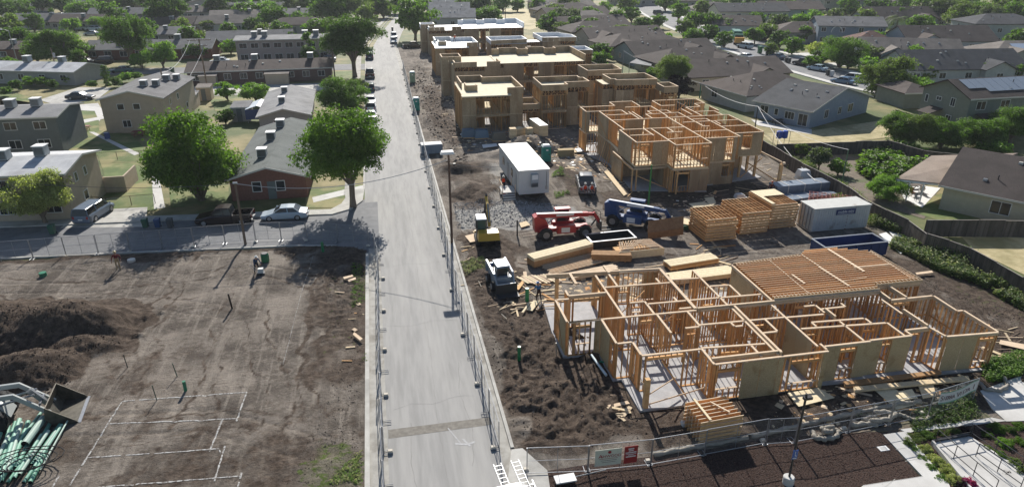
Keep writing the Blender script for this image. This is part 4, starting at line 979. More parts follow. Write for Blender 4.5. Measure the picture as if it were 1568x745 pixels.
FL = [  # px, py of the middle of the near wall, width, depth, heading, height, rise, kind, roof, wall, words
 (335, 50, 24, 9, 3, 2.8, 2.0, 'gx', 'taupe', 'bdb9b0', 'white walled single storey house with a taupe roof and porch gable'),
 (385, 76, 22, 9, 4, 2.7, 1.8, 'gx', 'grey', 'a3a09b', 'grey single storey house beside the pinkish two storey block'),
 (252, 52, 18, 9, -6, 2.8, 1.9, 'gx', 'brown', 'b3aaa4', 'pale house with a brown roof left of the conical green tree'),
 (240, 66, 20, 9, -4, 2.4, 1.6, 'gx', 'grey', '8f8d8a', 'low grey roofed house behind the small round tree'),
 (64, 44, 26, 9, -6, 2.7, 1.8, 'gx', 'grey', '9a9896', 'grey row house at far left behind the spreading tree'),
 (118, 46, 16, 9, -4, 2.7, 1.8, 'gx', 'brown', 'a9a49e', 'brown roofed house by the white car at far left'),
 (292, 30, 20, 9, 0, 2.7, 1.8, 'gx', 'taupe', 'a49f99', 'taupe roofed house with a cooler, below the tall dark tree'),
 (318, 24, 13, 9, 2, 5.0, 1.8, 'gy', 'grey', 'aaa6a0', 'taller grey gabled house behind the low taupe roofed one'),
 (396, 24, 26, 10, 3, 2.8, 2.0, 'gx', 'grey', 'b8b4ad', 'pale house with a hipped porch far behind the pinkish block'),
 (372, 34, 22, 8, 3, 2.4, 1.5, 'gx', 'taupe', '9b9792', 'long low taupe house beyond the bright round tree'),
 (458, 52, 18, 9, 3, 2.7, 1.9, 'hip', 'brown', 'a39f9a', 'brown hip roofed house with an arched porch beside the big dark tree'),
 (450, 33, 18, 9, 3, 2.6, 1.6, 'gx', 'grey', '95928e', 'grey house with one tall cooler, left of the big dark tree'),
 (470, 19, 16, 9, 0, 2.6, 1.8, 'gx', 'brown', '9a968f', 'dim brown roofed house in the trees beside the main road'),
 (8, 92, 14, 9, -4, 2.6, 1.3, 'gx', 'brown', '7d5d52', 'brown brick house cut off by the left edge'),
 (185, 34, 22, 9, -4, 2.8, 1.8, 'gx', 'grey', '8b8a88', 'dark grey house between the two tall trees at left'),
 (196, 16, 24, 9, -4, 2.7, 1.8, 'gx', 'brown', 'b5a79a', 'tan walled house at the very top, left of the tall dark tree'),
 (86, 12, 18, 9, -6, 3.0, .8, 'gx', 'white', 'aeb0b0', 'white roofed open fronted house at the top left'),
 (30, 20, 18, 9, -6, 2.7, 1.8, 'gx', 'grey', '8d8c8a', 'grey house at the top left corner behind parked cars'),
 (262, 12, 20, 9, -2, 2.7, 1.8, 'gx', 'taupe', '9c978f', 'taupe house at the top edge behind the tall dark tree'),
 (360, 10, 20, 9, 2, 2.7, 1.8, 'gx', 'grey', '9c9a97', 'grey roofed house at the top edge, left of the drooping trees'),
 (430, 9, 20, 9, 2, 2.7, 1.8, 'gx', 'taupe', 'a19c95', 'taupe roofed house at the top edge, above the bright round tree'),
 (150, 6, 22, 9, -4, 2.7, 1.8, 'gx', 'grey', '94928e', 'grey house at the top edge above the pale green tree'),
]
for px, py, ww, dd, rz, hh, ri, kd, rf_, wc, lab in FL:
    x, y = G(px, py); a = R(rz)
    house(lab, x-ww/2*math.cos(a), y-ww/2*math.sin(a), ww, dd, rz, hh, ri, kd, RF[rf_], stucco(wc), wins=wrow(max(3, int(ww/4)), .9, 1.4, 1.1, ww), coolers=[(ww*.62, dd*.3, 1.15)] if kd == 'gx' else (), doors=[(ww*.4, 1.1, S_DG)], far=True)
# sheds, carport by the tan blocks
def shed(label, x, y, wd, dp, rz, h, m, roof, name='shed', cat='shed', rise=.25):
    return house(label, x, y, wd, dp, rz, h, rise, 'flat', roof, m, ov=.12, name=name, cat=cat, doors=[(wd*.3, .8, S_DG)])
x, y = G(290, 165); shed('small beige shed beside the leaning pole behind the beige block', x-1.6, y, 3.0, 2.6, 0, 2.1, S_TAN, RF['lgrey'])
x, y = G(314, 154); shed('tall narrow beige shed behind the leaning pole', x-1.2, y, 2.4, 2.4, 0, 2.3, S_TAN, RF['taupe'])
x, y = G(372, 186); shed('grey shed attached to the blue covered carport', x-1.6, y, 2.8, 4, 0, 2.2, S_GREY, RF['grey'])
x, y = G(388, 188)
t = thing('carport', 'carport covered by a blue and white tarpaulin beside the grey bungalow', 'carport', (x-.8, y, 0))
b = MB()
for q in (0, 3.4):
    for r_ in (0, 5): b.box(q, r_, 0, q+.08, r_+.08, 2.2, M_GALV)
b.build('frame', t); b = MB(); b.panel([(-.2, -.2, 2.2), (1.7, -.2, 2.8), (1.7, 5.2, 2.8), (-.2, 5.2, 2.2)], .04, paint('c9d0d8')); b.panel([(1.7, -.2, 2.8), (3.7, -.2, 2.2), (3.7, 5.2, 2.2), (1.7, 5.2, 2.8)], .04, paint('2c4f86')); b.panel([(3.7, -.22, 2.2), (3.7, -.22, .6), (-.2, -.22, .6), (-.2, -.22, 2.2)], .03, paint('27447a')); b.build('tarpaulin', t)

# ---- right of the site
def byeaves(label, A, B, dp, h, rise, kind, roof, wall_, **k):
    (ax, ay), (bx_, by) = G(*A, h), G(*B, h); d = Vector((bx_-ax, by-ay)); rz = math.atan2(d.y, d.x); ov = .5
    n = Vector((-d.y, d.x)).normalized(); u = d.normalized(); o = Vector((ax, ay))+u*ov+n*ov
    return house(label, o.x, o.y, d.length-2*ov, dp, math.degrees(rz), h, rise, kind, roof, wall_, ov=ov, **k)
byeaves('pale blue grey house with a dark roof, dry yard and patio behind the site fence', (1151, 154), (1244.5, 172), 18.4, 2.75, 2.5, 'gx', RF['slate'], S_BG, wins=[(1.1, 1.0, 1.4, 1.2, 'f'), (3.7, 1.1, .6, 1.0, 'f', 0), (8.0, .25, 1.5, 1.8, 'f'), (5.6, .9, 1.6, 1.1, 'f', 2), (4.2, 1.0, 1.1, 1.3, 'r'), (8.4, 1.1, 1.0, 1.1, 'r'), (11.6, 1.0, 1.5, 1.3, 'r')], vents=6)
byeaves('brown hip roofed house with a shaded porch behind the two storey frame', (1070, 128), (1143, 149), 17, 2.7, 2.6, 'hip', RF['brown'], S_PALE, vents=6, wins=[(3, 1, 1.5, 1.2, 'f')])
x, y = 59.5, 124
WR = [
 (60.0, 126.5, 22.8, 12.5, 4, 'gx', 'brown', 'b0a797', 'brown roofed house with a ridge to the street, behind the hip roofed one'),
 (60.5, 141.5, 21.8, 12, 8, 'hip', 'dbrown', 'aba598', 'dark hip roofed house beside the white patio roof'),
 (60, 156, 21.8, 12, 6, 'gx', 'dbrown', '8f9a9b', 'dark roofed house with a blue grey gable beyond the white patio roof'),
 (58.5, 170.5, 22.8, 12.5, 8, 'hip', 'brown', 'b3ab9e', 'brown hip roofed house level with the green garbage truck'),
 (58, 185.5, 22.8, 12, 6, 'gx', 'brown', 'a89f94', 'brown gabled house in the middle of the row beside the site'),
 (57, 201, 23.8, 12.5, 8, 'hip', 'dbrown', 'a59d93', 'dark brown hip roofed house beside the palm like bush'),
 (58, 217, 23.8, 12, 8, 'gx', 'brown', 'a9a196', 'brown gabled house beyond the palm like bush'),
 (60, 233, 23.8, 12.5, 10, 'hip', 'taupe', 'a79f94', 'taupe hip roofed house far up the row'),
 (62, 249, 24.8, 12.5, 10, 'gx', 'brown', '9f988e', 'brown gabled house far up the row beside the dry field'),
 (64, 266, 24.8, 12.5, 12, 'hip', 'dbrown', 'a0998f', 'dark brown hip roofed house near the top of the row'),
 (68, 284, 24.8, 13, 14, 'gx', 'taupe', '9c958b', 'taupe gabled house near the top of the row'),
 (72, 303, 24.8, 13, 16, 'hip', 'brown', '9c958b', 'brown hip roofed house last but one in the row'),
 (77, 323, 24.8, 13, 18, 'gx', 'dbrown', '9c958b', 'dark brown gabled house at the very top of the row')]
for x, y, ww, dd, rz, kd, rf_, wc, lab in WR:
    house(lab, x, y, ww, dd, rz, 2.7, 2.3, kd, RF[rf_], stucco(wc), wins=[(3, 1, 1.4, 1.1, 'f'), (11, 1, 1.4, 1.1, 'f')]+[(3, 1, 1.2, 1.1, 'l')], vents=5, far=True)
def patio_roof(label, pts, z0, z1, m, name='patio_roof'):
    P = [G(*p, z0 if i < 2 else z1) for i, p in enumerate(pts)]
    cx, cy = P[0]; t = thing(name, label, 'patio roof', (cx, cy, 0))
    q = [(P[i][0]-cx, P[i][1]-cy, z0 if i < 2 else z1) for i in range(4)]
    b = MB(); b.panel(q, .12, m); b.build('roof', t)
    b = MB()
    for (a, c, z) in q: b.box(a-.06, c-.06, 0, a+.06, c+.06, z-.12, M_TRIM)
    b.build('posts', t); return t
patio_roof('white corrugated patio roof between the dark houses behind the site', [(1003, 82), (1027, 90), (1044, 75), (1031, 69)], 2.4, 2.8, M_WHITE)
patio_roof('grey patio roof over a dark porch behind the front row of blocks', [(964, 96), (996, 101), (1010, 86), (985, 84)], 2.4, 2.7, RF['lgrey'])
patio_roof('grey patio lean-to roof far behind the white roofed blocks', [(874, 53), (893, 54), (898, 49), (880, 48)], 2.3, 2.5, M_WHITE)
ER = [  # px,py of middle of near wall base
 (1152, 43, 24, 12, -8, 5.4, 2.2, 'gx', 'slate', 'c0bda8', 'cream two storey house with a slate roof beyond the street'),
 (1128, 53, 15, 12, -18, 2.8, 2.4, 'gx', 'brown', 'b9b8b2', 'white walled house with a brown gable behind the garbage truck'),
 (1212, 38, 22, 12, -10, 5.2, 2.2, 'gx', 'brown', 'aaaeab', 'two storey house with a brown roof and small gable, right of the cream one'),
 (1232, 66, 17, 12, -18, 2.8, 2.5, 'hip', 'brown', '9d958c', 'brown hip roofed house left of the blue grey two storey house'),
 (1300, 69, 18, 11, -20, 5.2, 2.0, 'gx', 'grey', '7e8b99', 'blue grey two storey house with a round topped window'),
 (1338, 82, 11, 10, -20, 2.7, 2.4, 'hip', 'red', '9a8f86', 'small red brown roof between the blue grey and taupe houses'),
 (1395, 101, 22, 12, -22, 2.8, 2.8, 'gx', 'taupe', '8c97a3', 'taupe roofed house with a blue grey gable beside the palms'),
 (1480, 126, 26, 12, -6, 2.8, 3.0, 'gx', 'slate', 'a9aba8', 'wide dark slate roofed house right of the taupe one'),
 (1456, 80, 24, 13, -10, 2.9, 3.2, 'gx', 'brown', '9aa3ab', 'broad brown gabled roof below the wood at top right'),
 (1540, 70, 20, 12, -12, 5.8, 2.2, 'hip', 'slate', 'a8aaa6', 'grey two storey house at the right edge below the wood'),
 (1600, 104, 26, 12, -10, 2.9, 2.4, 'hip', 'taupe', 'a5a199', 'taupe roof with pale solar panels cut off by the right edge'),
 (1390, 43, 26, 14, -8, 2.9, 3.4, 'gx', 'dbrown', '9aa0a6', 'large dark brown roofed house with a tan patio beyond the palms'),
 (1300, 20, 22, 12, -8, 5.0, 2.0, 'gx', 'slate', '9a9a96', 'slate roofed two storey house at the top behind trees'),
 (1238, 14, 20, 12, -6, 5.0, 2.0, 'hip', 'grey', 'a39f98', 'grey roofed house at the top edge above the small gable'),
 (1070, 12, 20, 12, -4, 2.8, 2.2, 'hip', 'brown', 'a09a92', 'brown roof at the top edge, above the pair of street trees'),
 (1180, 10, 20, 12, -6, 2.8, 2.2, 'gx', 'brown', 'a09a92', 'brown gabled roof at the top edge above the cream house'),
 (1098, 27, 17, 12, -6, 2.8, 2.4, 'hip', 'taupe', 'a09a92', 'taupe hip roofed house left of the cream two storey house'),
 (985, 9, 24, 13, 10, 2.8, 2.2, 'hip', 'brown', 'a8a49c', 'brown hip roofed house at the top, left of the far street'),
 (1360, 12, 20, 12, -6, 2.8, 2.2, 'hip', 'brown', '9c968c', 'brown hip roof at the top edge near the bright hedge'),
]
for px, py, ww, dd, rz, hh, ri, kd, rf_, wc, lab in ER:
    x, y = G(px, py); a = R(rz)
    ws = wrow(max(3, int(ww/4.5)), .9, 1.4, 1.1, ww)+([] if hh < 4 else wrow(max(3, int(ww/4.5)), 3.6, 1.2, 1.1, ww))
    ws = ws+[(dd*.3, hh-1.7, 1.1, 1.1, 'l'), (dd*.6, hh-1.7, 1.1, 1.1, 'l')]
    t = house(lab, x-ww/2*math.cos(a), y-ww/2*math.sin(a), ww, dd, rz, hh, ri, kd, RF[rf_], stucco(wc), wins=ws, vents=5, far=True)
    if 'solar' in lab:
        b = MB(); b.panel([(6, .8, hh+.75), (14, .8, hh+.75), (14, 4.2, hh+2.1), (6, 4.2, hh+2.1)], .06, paint('a8b4c4', .2, .8)); b.build('solar_panel', t)
    if 'round topped' in lab:
        b = MB(); b.tube([(5+1.5*math.cos(q), -.08, 3.4+1.7*math.sin(q)) for q in [math.pi*k/10 for k in range(11)]], .12, M_WHITE, 6); b.build('window_arch', t)
# the green grey two storey house with solar panels
t = byeaves('olive grey two storey house with long solar panels at the right edge', (1487, 152), (1660, 142), 9.2, 5.5, 1.9, 'gx', RF['dbrown'], S_GREEN,
    wins=[(1.4, 3.7, 1.6, 1.2, 'f'), (5.8, 3.7, 1.6, 1.2, 'f'), (.5, .3, .5, 1.8, 'f', 0), (5.8, 3.7, .8, 1.2, 'l'), (3.0, 4.1, .9, .5, 'l'), (5.6, .8, .9, 1.4, 'l'), (.8, 3.4, .5, 1.1, 'l', 0)], vents=2)
b = MB()
for k in range(9): b.panel([(1.2+k*1.5, 1.0+(k < 2)*.9, 6.2+(k < 2)*.37), (2.66+k*1.5, 1.0+(k < 2)*.9, 6.2+(k < 2)*.37), (2.66+k*1.5, 4.2, 7.52), (1.2+k*1.5, 4.2, 7.52)], .05, paint('8f97a0', .25, .8))
b.build('solar_panel', t)
b = MB(); b.panel([(-2.6, 4.5, 2.3), (-2.6, 7, 2.3), (-.05, 7, 3.0), (-.05, 4.5, 3.0)][::-1], .12, RF['dbrown']); b.panel([(1.5, -2.8, 2.5), (9, -2.8, 2.5), (9, -.05, 3.1), (1.5, -.05, 3.1)], .12, RF['dbrown']); b.build('porch_roof', t)
x, y = G(1400, 172); house('low wing with a brown roof attached left of the olive grey house', x, y+3, 6, 8, -4, 2.6, 1.2, 'hip', RF['brown'], S_GREEN)
# the nearest right-hand house with the lit patio
t = byeaves('cream house with a dark brown roof beside a white patio at the right edge', (1437, 283), (1660, 328), 14, 2.8, 2.6, 'gx', RF['dbrown'], S_CREAM, wins=[(4.6, .9, 1.7, 1.3, 'f'), (8.8, .9, 1.7, 1.3, 'f')], vents=5)
(x0, y0), (x1, y1), (x2, y2), (x3, y3) = G(1372, 273, 2.5), G(1437, 281, 2.5), G(1556, 243, 3.6), G(1425, 243, 2.9)
t = thing('patio_cover', 'broad sunlit tan sloping patio roof attached to the cream house at right', 'patio roof', (x0, y0, 0))
b = MB(); b.panel([(0, 0, 2.5), (x1-x0, y1-y0, 2.55), (x2-x0, y2-y0, 4.3), (x3-x0, y3-y0, 3.3)], .14, RF['tan']); b.build('roof', t)  # tan tone holds the sunlit look of the brown roof's left slope
b = MB(); b.bar((0, 0, 2.3), (x1-x0, y1-y0, 2.35), .1, .18, M_WHITE); b.build('beam', t)
for q in (0.02, .35, .68): b = MB(); b.box((x1-x0)*q-.06, (y1-y0)*q-.06, 0, (x1-x0)*q+.06, (y1-y0)*q+.06, 2.3, M_WHITE); b.build('post', t)
# the grey roofed terrace behind the farthest block, seen end on
for i, (px, py) in enumerate([(700, 42), (694, 30), (686, 19), (678, 10), (670, 2)]):
    x, y = G(px, py)
    house(['nearest', 'second', 'third', 'fourth', 'farthest'][i]+' of the grey roofed row houses behind the farthest white roofed block', x-9, y, 15, 11, -8, 3.4, 2.4, 'gx', RF['lgrey'], stucco('a9a8a6'), wins=wrow(3, 1, 1.2, 1.1, 15), vents=2, far=True, name='row_house')

# ---- flat patches of the surroundings
def patch(name, px, z, m, kind='structure'):
    P = [G(*p) for p in px]; b = MB(); n = len(P); A = sum(P[i][0]*P[(i+1) % n][1]-P[(i+1) % n][0]*P[i][1] for i in range(n))
    if A < 0: P = P[::-1]
    b.add([(x, y, z) for x, y in P], [tuple(range(n))], m); return struct(b.build(name), kind)
M_LAWN = mat('green_lawn', (.07, .115, .025), (.13, .175, .05), .5, bump=.03, bscale=12, c3=(.26, .235, .10), s3=.18, l3=.48, h3=.62)
M_DRY = mat('dry_grass', (.36, .30, .155), (.50, .43, .25), 1.2, bump=.04, bscale=8, c3=(.25, .22, .10), s3=.2)
M_DIRTG = mat('garden_soil', (.12, .095, .07), (.19, .155, .12), 2, bump=.04, c3=(.1, .12, .05), s3=.3)
patch('driveway', [(92, 349), (128, 322), (226, 317), (222, 347)], .012, M_CONC)
patch('driveway', [(60, 153), (120, 134), (172, 134), (152, 150), (92, 163)], .012, M_CONC)
patch('path', [(231, 257), (241, 257), (253, 318), (236, 320)], .012, M_WALK)
patch('path', [(88, 163), (150, 158), (160, 173), (152, 186), (145, 170), (92, 168)], .016, M_WALK)
patch('path', [(105, 187), (158, 178), (163, 181), (112, 192)], .014, M_WALK)
patch('path', [(136, 202), (144, 202), (214, 235), (206, 238)], .014, M_WALK)
patch('yard_paving', [(268, 134), (500, 127), (505, 138), (290, 149)], .012, M_CONC)
patch('lawn', [(96, 172), (150, 168), (152, 200), (200, 205), (235, 240), (240, 322), (128, 322), (160, 268), (150, 238), (106, 232)], .004, M_LAWN)
patch('lawn', [(255, 250), (350, 250), (350, 312), (262, 318)], .004, M_LAWN)
patch('lawn', [(468, 290), (562, 282), (558, 303), (530, 317), (468, 318)], .004, M_LAWN)
patch('lawn', [(60, 190), (96, 172), (88, 163), (0, 150), (0, 135), (60, 153), (0, 190)], .003, M_LAWN)
patch('lawn', [(0, 330), (40, 336), (128, 322), (92, 349), (0, 357)], .005, M_LAWN)
patch('lawn', [(320, 150), (395, 148), (400, 165), (330, 170)], .004, M_LAWN)
patch('lawn', [(506, 110), (552, 108), (550, 125), (508, 126)], .004, M_LAWN)
patch('path', [(478, 302), (562, 282), (562, 290), (480, 310)], .012, M_WALK)
side2 = [(-1.0, 168.5), (-40, 171), (-110, 177)]
strip('far_side_road', side2, 4.2, .011, M_ASPHD)
strip('far_side_road', [(2, 262), (-60, 268), (-160, 290)], 4.5, .011, M_ASPHD)
far_st = [(106, 96), (103, 112), (100, 128), (99.3, 145), (100.3, 170), (102.3, 200), (107.5, 235), (115, 276), (125, 320), (140, 370)]
strip('right_hand_street', [(128, 78), (116, 86), (108, 98)]+far_st[1:], 5.6, .012, M_ASPHD)
strip('pavement_right_street', [(x+6.6, y) for x, y in far_st[1:]], .8, .13, M_WALK, .15)
strip('pavement_right_street', [(x-6.6, y) for x, y in far_st[1:]], .8, .13, M_WALK, .15)
strip('cross_street', [(107, 192), (150, 182), (210, 172)], 4.4, .014, M_ASPHD)
for (x, y) in [(110, 118), (110.5, 134), (109, 150), (109.5, 166), (111, 205), (114, 222), (120, 244), (124, 262)]:
    b = MB(); b.box(x-3.4, y-2.6, -.02, x+6.5, y+2.6, .02, M_WALK); struct(b.build('driveway'))
patch('dry_yard', [(1165, 205), (1243, 200), (1395, 178), (1400, 205), (1250, 224), (1190, 224)], .006, M_DRY)
patch('patio_slab', [(1150, 183), (1243, 198), (1243, 206), (1160, 192)], .02, M_WALK)
patch('dry_lot', [(1460, 348), (1620, 352), (1620, 430), (1568, 420), (1490, 382)], .006, M_DRY)
patch('garden_bed', [(1215, 232), (1420, 240), (1370, 273), (1440, 300), (1415, 335), (1330, 308)], .006, M_DIRTG)
patch('patio_slab', [(1372, 278), (1440, 288), (1412, 318), (1384, 304)], .02, M_WHITE)
patch('shaded_yard', [(1412, 306), (1440, 296), (1600, 322), (1600, 345), (1460, 345), (1400, 325)], .007, M_LAWN)
patch('dry_field', [(746, 22), (800, 8), (836, 40), (812, 46), (774, 40)], .006, M_DRY)
# ---------------------------------------------------------------- trees
def leafmat(n, a, c): return mat('leaves_'+n, a, c, .6, rough=.6, island=.38, translucent=.5, spec=.25, lo=.3, hi=.7)
LM = dict(green=leafmat('green', (.082, .15, .026), (.15, .24, .048)), dark=leafmat('dark', (.06, .11, .028), (.105, .17, .045)), bright=leafmat('bright', (.14, .25, .04), (.24, .36, .08)),
          yellow=leafmat('yellow', (.32, .34, .13), (.50, .50, .25)), olive=leafmat('olive', (.11, .155, .045), (.185, .235, .075)), purple=leafmat('purple', (.035, .022, .026), (.06, .034, .038)), grey=leafmat('greygreen', (.09, .12, .07), (.14, .17, .10)))
def crown_mesh(kind, n_leaf, seed, lm, leaf=.03):
    "unit crown: radius 1, height 2*hz centred at z=0, built from leaf clumps"
    rs = np.random.RandomState(seed); C = []; LB = rs.randn(6, 3); LB[:, 2] = abs(LB[:, 2])*.8-.2; LB /= np.linalg.norm(LB, axis=1)[:, None]
    if kind == 'round': hz = .82; npuff = 56
    elif kind == 'spread': hz = .62; npuff = 50
    elif kind == 'cone': hz = 1.5; npuff = 44
    elif kind == 'column': hz = 1.9; npuff = 40
    elif kind == 'loose': hz = .95; npuff = 34
    else: hz = .8; npuff = 40
    for i in range(npuff):
        u = rs.rand()*2-1; th = rs.rand()*2*math.pi; k = math.sqrt(1-u*u); r = .80*(rs.rand()**.30)
        if kind in ('cone',): zz = -1+2*rs.rand()**1.4; rr = (1-(zz+1)/2)**.8*.85*rs.rand()**.4; p = np.array([math.cos(th)*rr, math.sin(th)*rr, zz*hz*.92]); pr = .20+.16*rs.rand()
        elif kind == 'column': zz = -1+2*rs.rand(); rr = .6*math.sqrt(max(0, 1-abs(zz)**2.5))*rs.rand()**.4; p = np.array([math.cos(th)*rr, math.sin(th)*rr, zz*hz*.9]); pr = .3+.12*rs.rand()
        else:
            if u < -.88: u = -.6
            d_ = np.array([math.cos(th)*k, math.sin(th)*k, u]); r *= .80+.34*max(0, (LB@d_).max()-.35)/.65; p = np.array([d_[0]*r, d_[1]*r, u*r*hz]); pr = .16+.20*rs.rand()
        C.append((p, pr))
    per = n_leaf//npuff; V = []; 
    for p, pr in C:
        n = per
        d = rs.randn(n, 3); d /= np.linalg.norm(d, axis=1)[:, None]; d[:, 2] = np.where(d[:, 2] < -.35, -d[:, 2]*.6, d[:, 2])
        rad = pr*(.55+.5*rs.rand(n)**.5)*(1+.22*np.sin(d[:, 0]*7+d[:, 1]*5))
        c = p+d*rad[:, None]*np.array([1, 1, .78])
        nn = d*.7+rs.randn(n, 3)*.55+np.array([0, 0, .35]); nn /= np.linalg.norm(nn, axis=1)[:, None]
        a = np.cross(nn, rs.randn(n, 3)); a /= np.linalg.norm(a, axis=1)[:, None]; b_ = np.cross(nn, a)
        s = leaf*(.6+.8*rs.rand(n))[:, None]; a = a*s*1.5; b_ = b_*s
        V.append(np.stack([c-a, c-b_*.8, c+a, c+b_*.8], 1))
    V = np.concatenate(V).reshape(-1, 3)
    me = bpy.data.meshes.new('crown'); nv = len(V); nf = nv//4
    me.vertices.add(nv); me.vertices.foreach_set('co', V.ravel()); me.loops.add(nv); me.loops.foreach_set('vertex_index', np.arange(nv))
    me.polygons.add(nf); me.polygons.foreach_set('loop_start', np.arange(nf)*4); me.polygons.foreach_set('loop_total', np.full(nf, 4)); me.materials.append(lm); me.update(calc_edges=True)
    return me, C, hz
CR = {}
def crown(kind, lm, q, v=0):
    k = (kind, lm, q, v)
    if k not in CR:
        base = None
        n, lf = {'hi': (46000, .0165), 'mid': (9000, .036), 'lo': (2400, .066)}[q]
        CR[k] = crown_mesh(kind, n, 11+v*7+len(kind), LM[lm], lf)
    return CR[k]
TRK = {}
def trunk_mesh(kind, seed, hz, C, th):
    "trunk and limbs in units of the crown radius; crown centre sits at height th+hz*.85"
    b = MB(); rr = random.Random(seed); cz = th+hz*.80
    w = .06
    b.tube([(0, 0, -.05), (.01, 0, th*.4), (.02, .01, th)], [w*1.5, w*1.05, w], M_BARK, 8)
    k = 0
    for p, pr in C[:14]:
        if p[2] > -.9:
            q = (p[0]*.85, p[1]*.85, cz+p[2]*.9); m = (p[0]*.35, p[1]*.35, th+(q[2]-th)*.42+.05)
            b.tube([(0.02, 0.01, th-.05), m, q], [w*.6, w*.34, w*.1], M_BARK, 5, cap=False); k += 1
    return b
NT = [0]
def tree(label, base, R_, kind='round', lm='green', q='mid', th=None, v=None, trunk=True, cat='tree', name='tree', sq=1., group=None, rz=None):
    """base = (x,y) on the ground, R_ crown radius in metres, th = clear trunk height in metres"""
    NT[0] += 1; v = NT[0] % 3 if v is None else v
    me, C, hz = crown(kind, lm, q, v)
    th = (1.6 if th is None else th)/R_
    t = thing(name, label, cat, (base[0], base[1], H(*base)), rz if rz is not None else NT[0]*1.7, group)
    o = bpy.data.objects.new('crown', me); COL.objects.link(o); o.parent = t; o.location = (0, 0, (th+hz*.80*sq)*R_); o.scale = (R_, R_, R_*sq)
    if trunk:
        b = trunk_mesh(kind, v, hz*sq, C, th); tr = b.build('trunk', t); tr.scale = (R_,)*3
    return t
def tpx(label, cx, cy, rpx, base_y, *a, **k):
    "crown centre and radius in photo pixels, base row in pixels"
    x, y = G(cx, base_y); d = math.hypot(x*math.sin(-YAW)+y*math.cos(YAW), 0); Z = (y*math.cos(YAW)+x*math.sin(YAW))*math.cos(TH)+CH*math.sin(TH)
    Rm = rpx*Z/F*1.08
    # put the base under the crown: column through the crown centre
    lo, hi = 0., 30.
    def py(z):
        X = x*math.cos(YAW)-y*math.sin(YAW); Y = x*math.sin(YAW)+y*math.cos(YAW)
        dd = Y*math.cos(TH)+(CH-z)*math.sin(TH); return CY+F*((CH-z)*math.cos(TH)-Y*math.sin(TH))/dd
    for _ in range(40):
        m = (lo+hi)/2
        if py(m) > cy: lo = m
        else: hi = m
    for _ in range(3):
        X = x*math.cos(YAW)-y*math.sin(YAW); Y = x*math.sin(YAW)+y*math.cos(YAW); dd = Y*math.cos(TH)+(CH-lo)*math.sin(TH)
        e = (cx-CX-F*X/dd)*dd/F; x += e*math.cos(YAW); y -= e*math.sin(YAW)
    kind = a[0] if a else k.get('kind', 'round'); hz = {'round': .82, 'spread': .62, 'cone': 1.5, 'column': 1.9, 'loose': .95}.get(kind, .8)
    k['th'] = max(.15, lo-hz*.94*Rm*k.get('sq', 1.)); k.setdefault('q', 'hi' if Rm*F/Z > 38 else 'mid' if rpx > 19 else 'lo')
    return tree(label, (x, y), Rm, *a, **k)
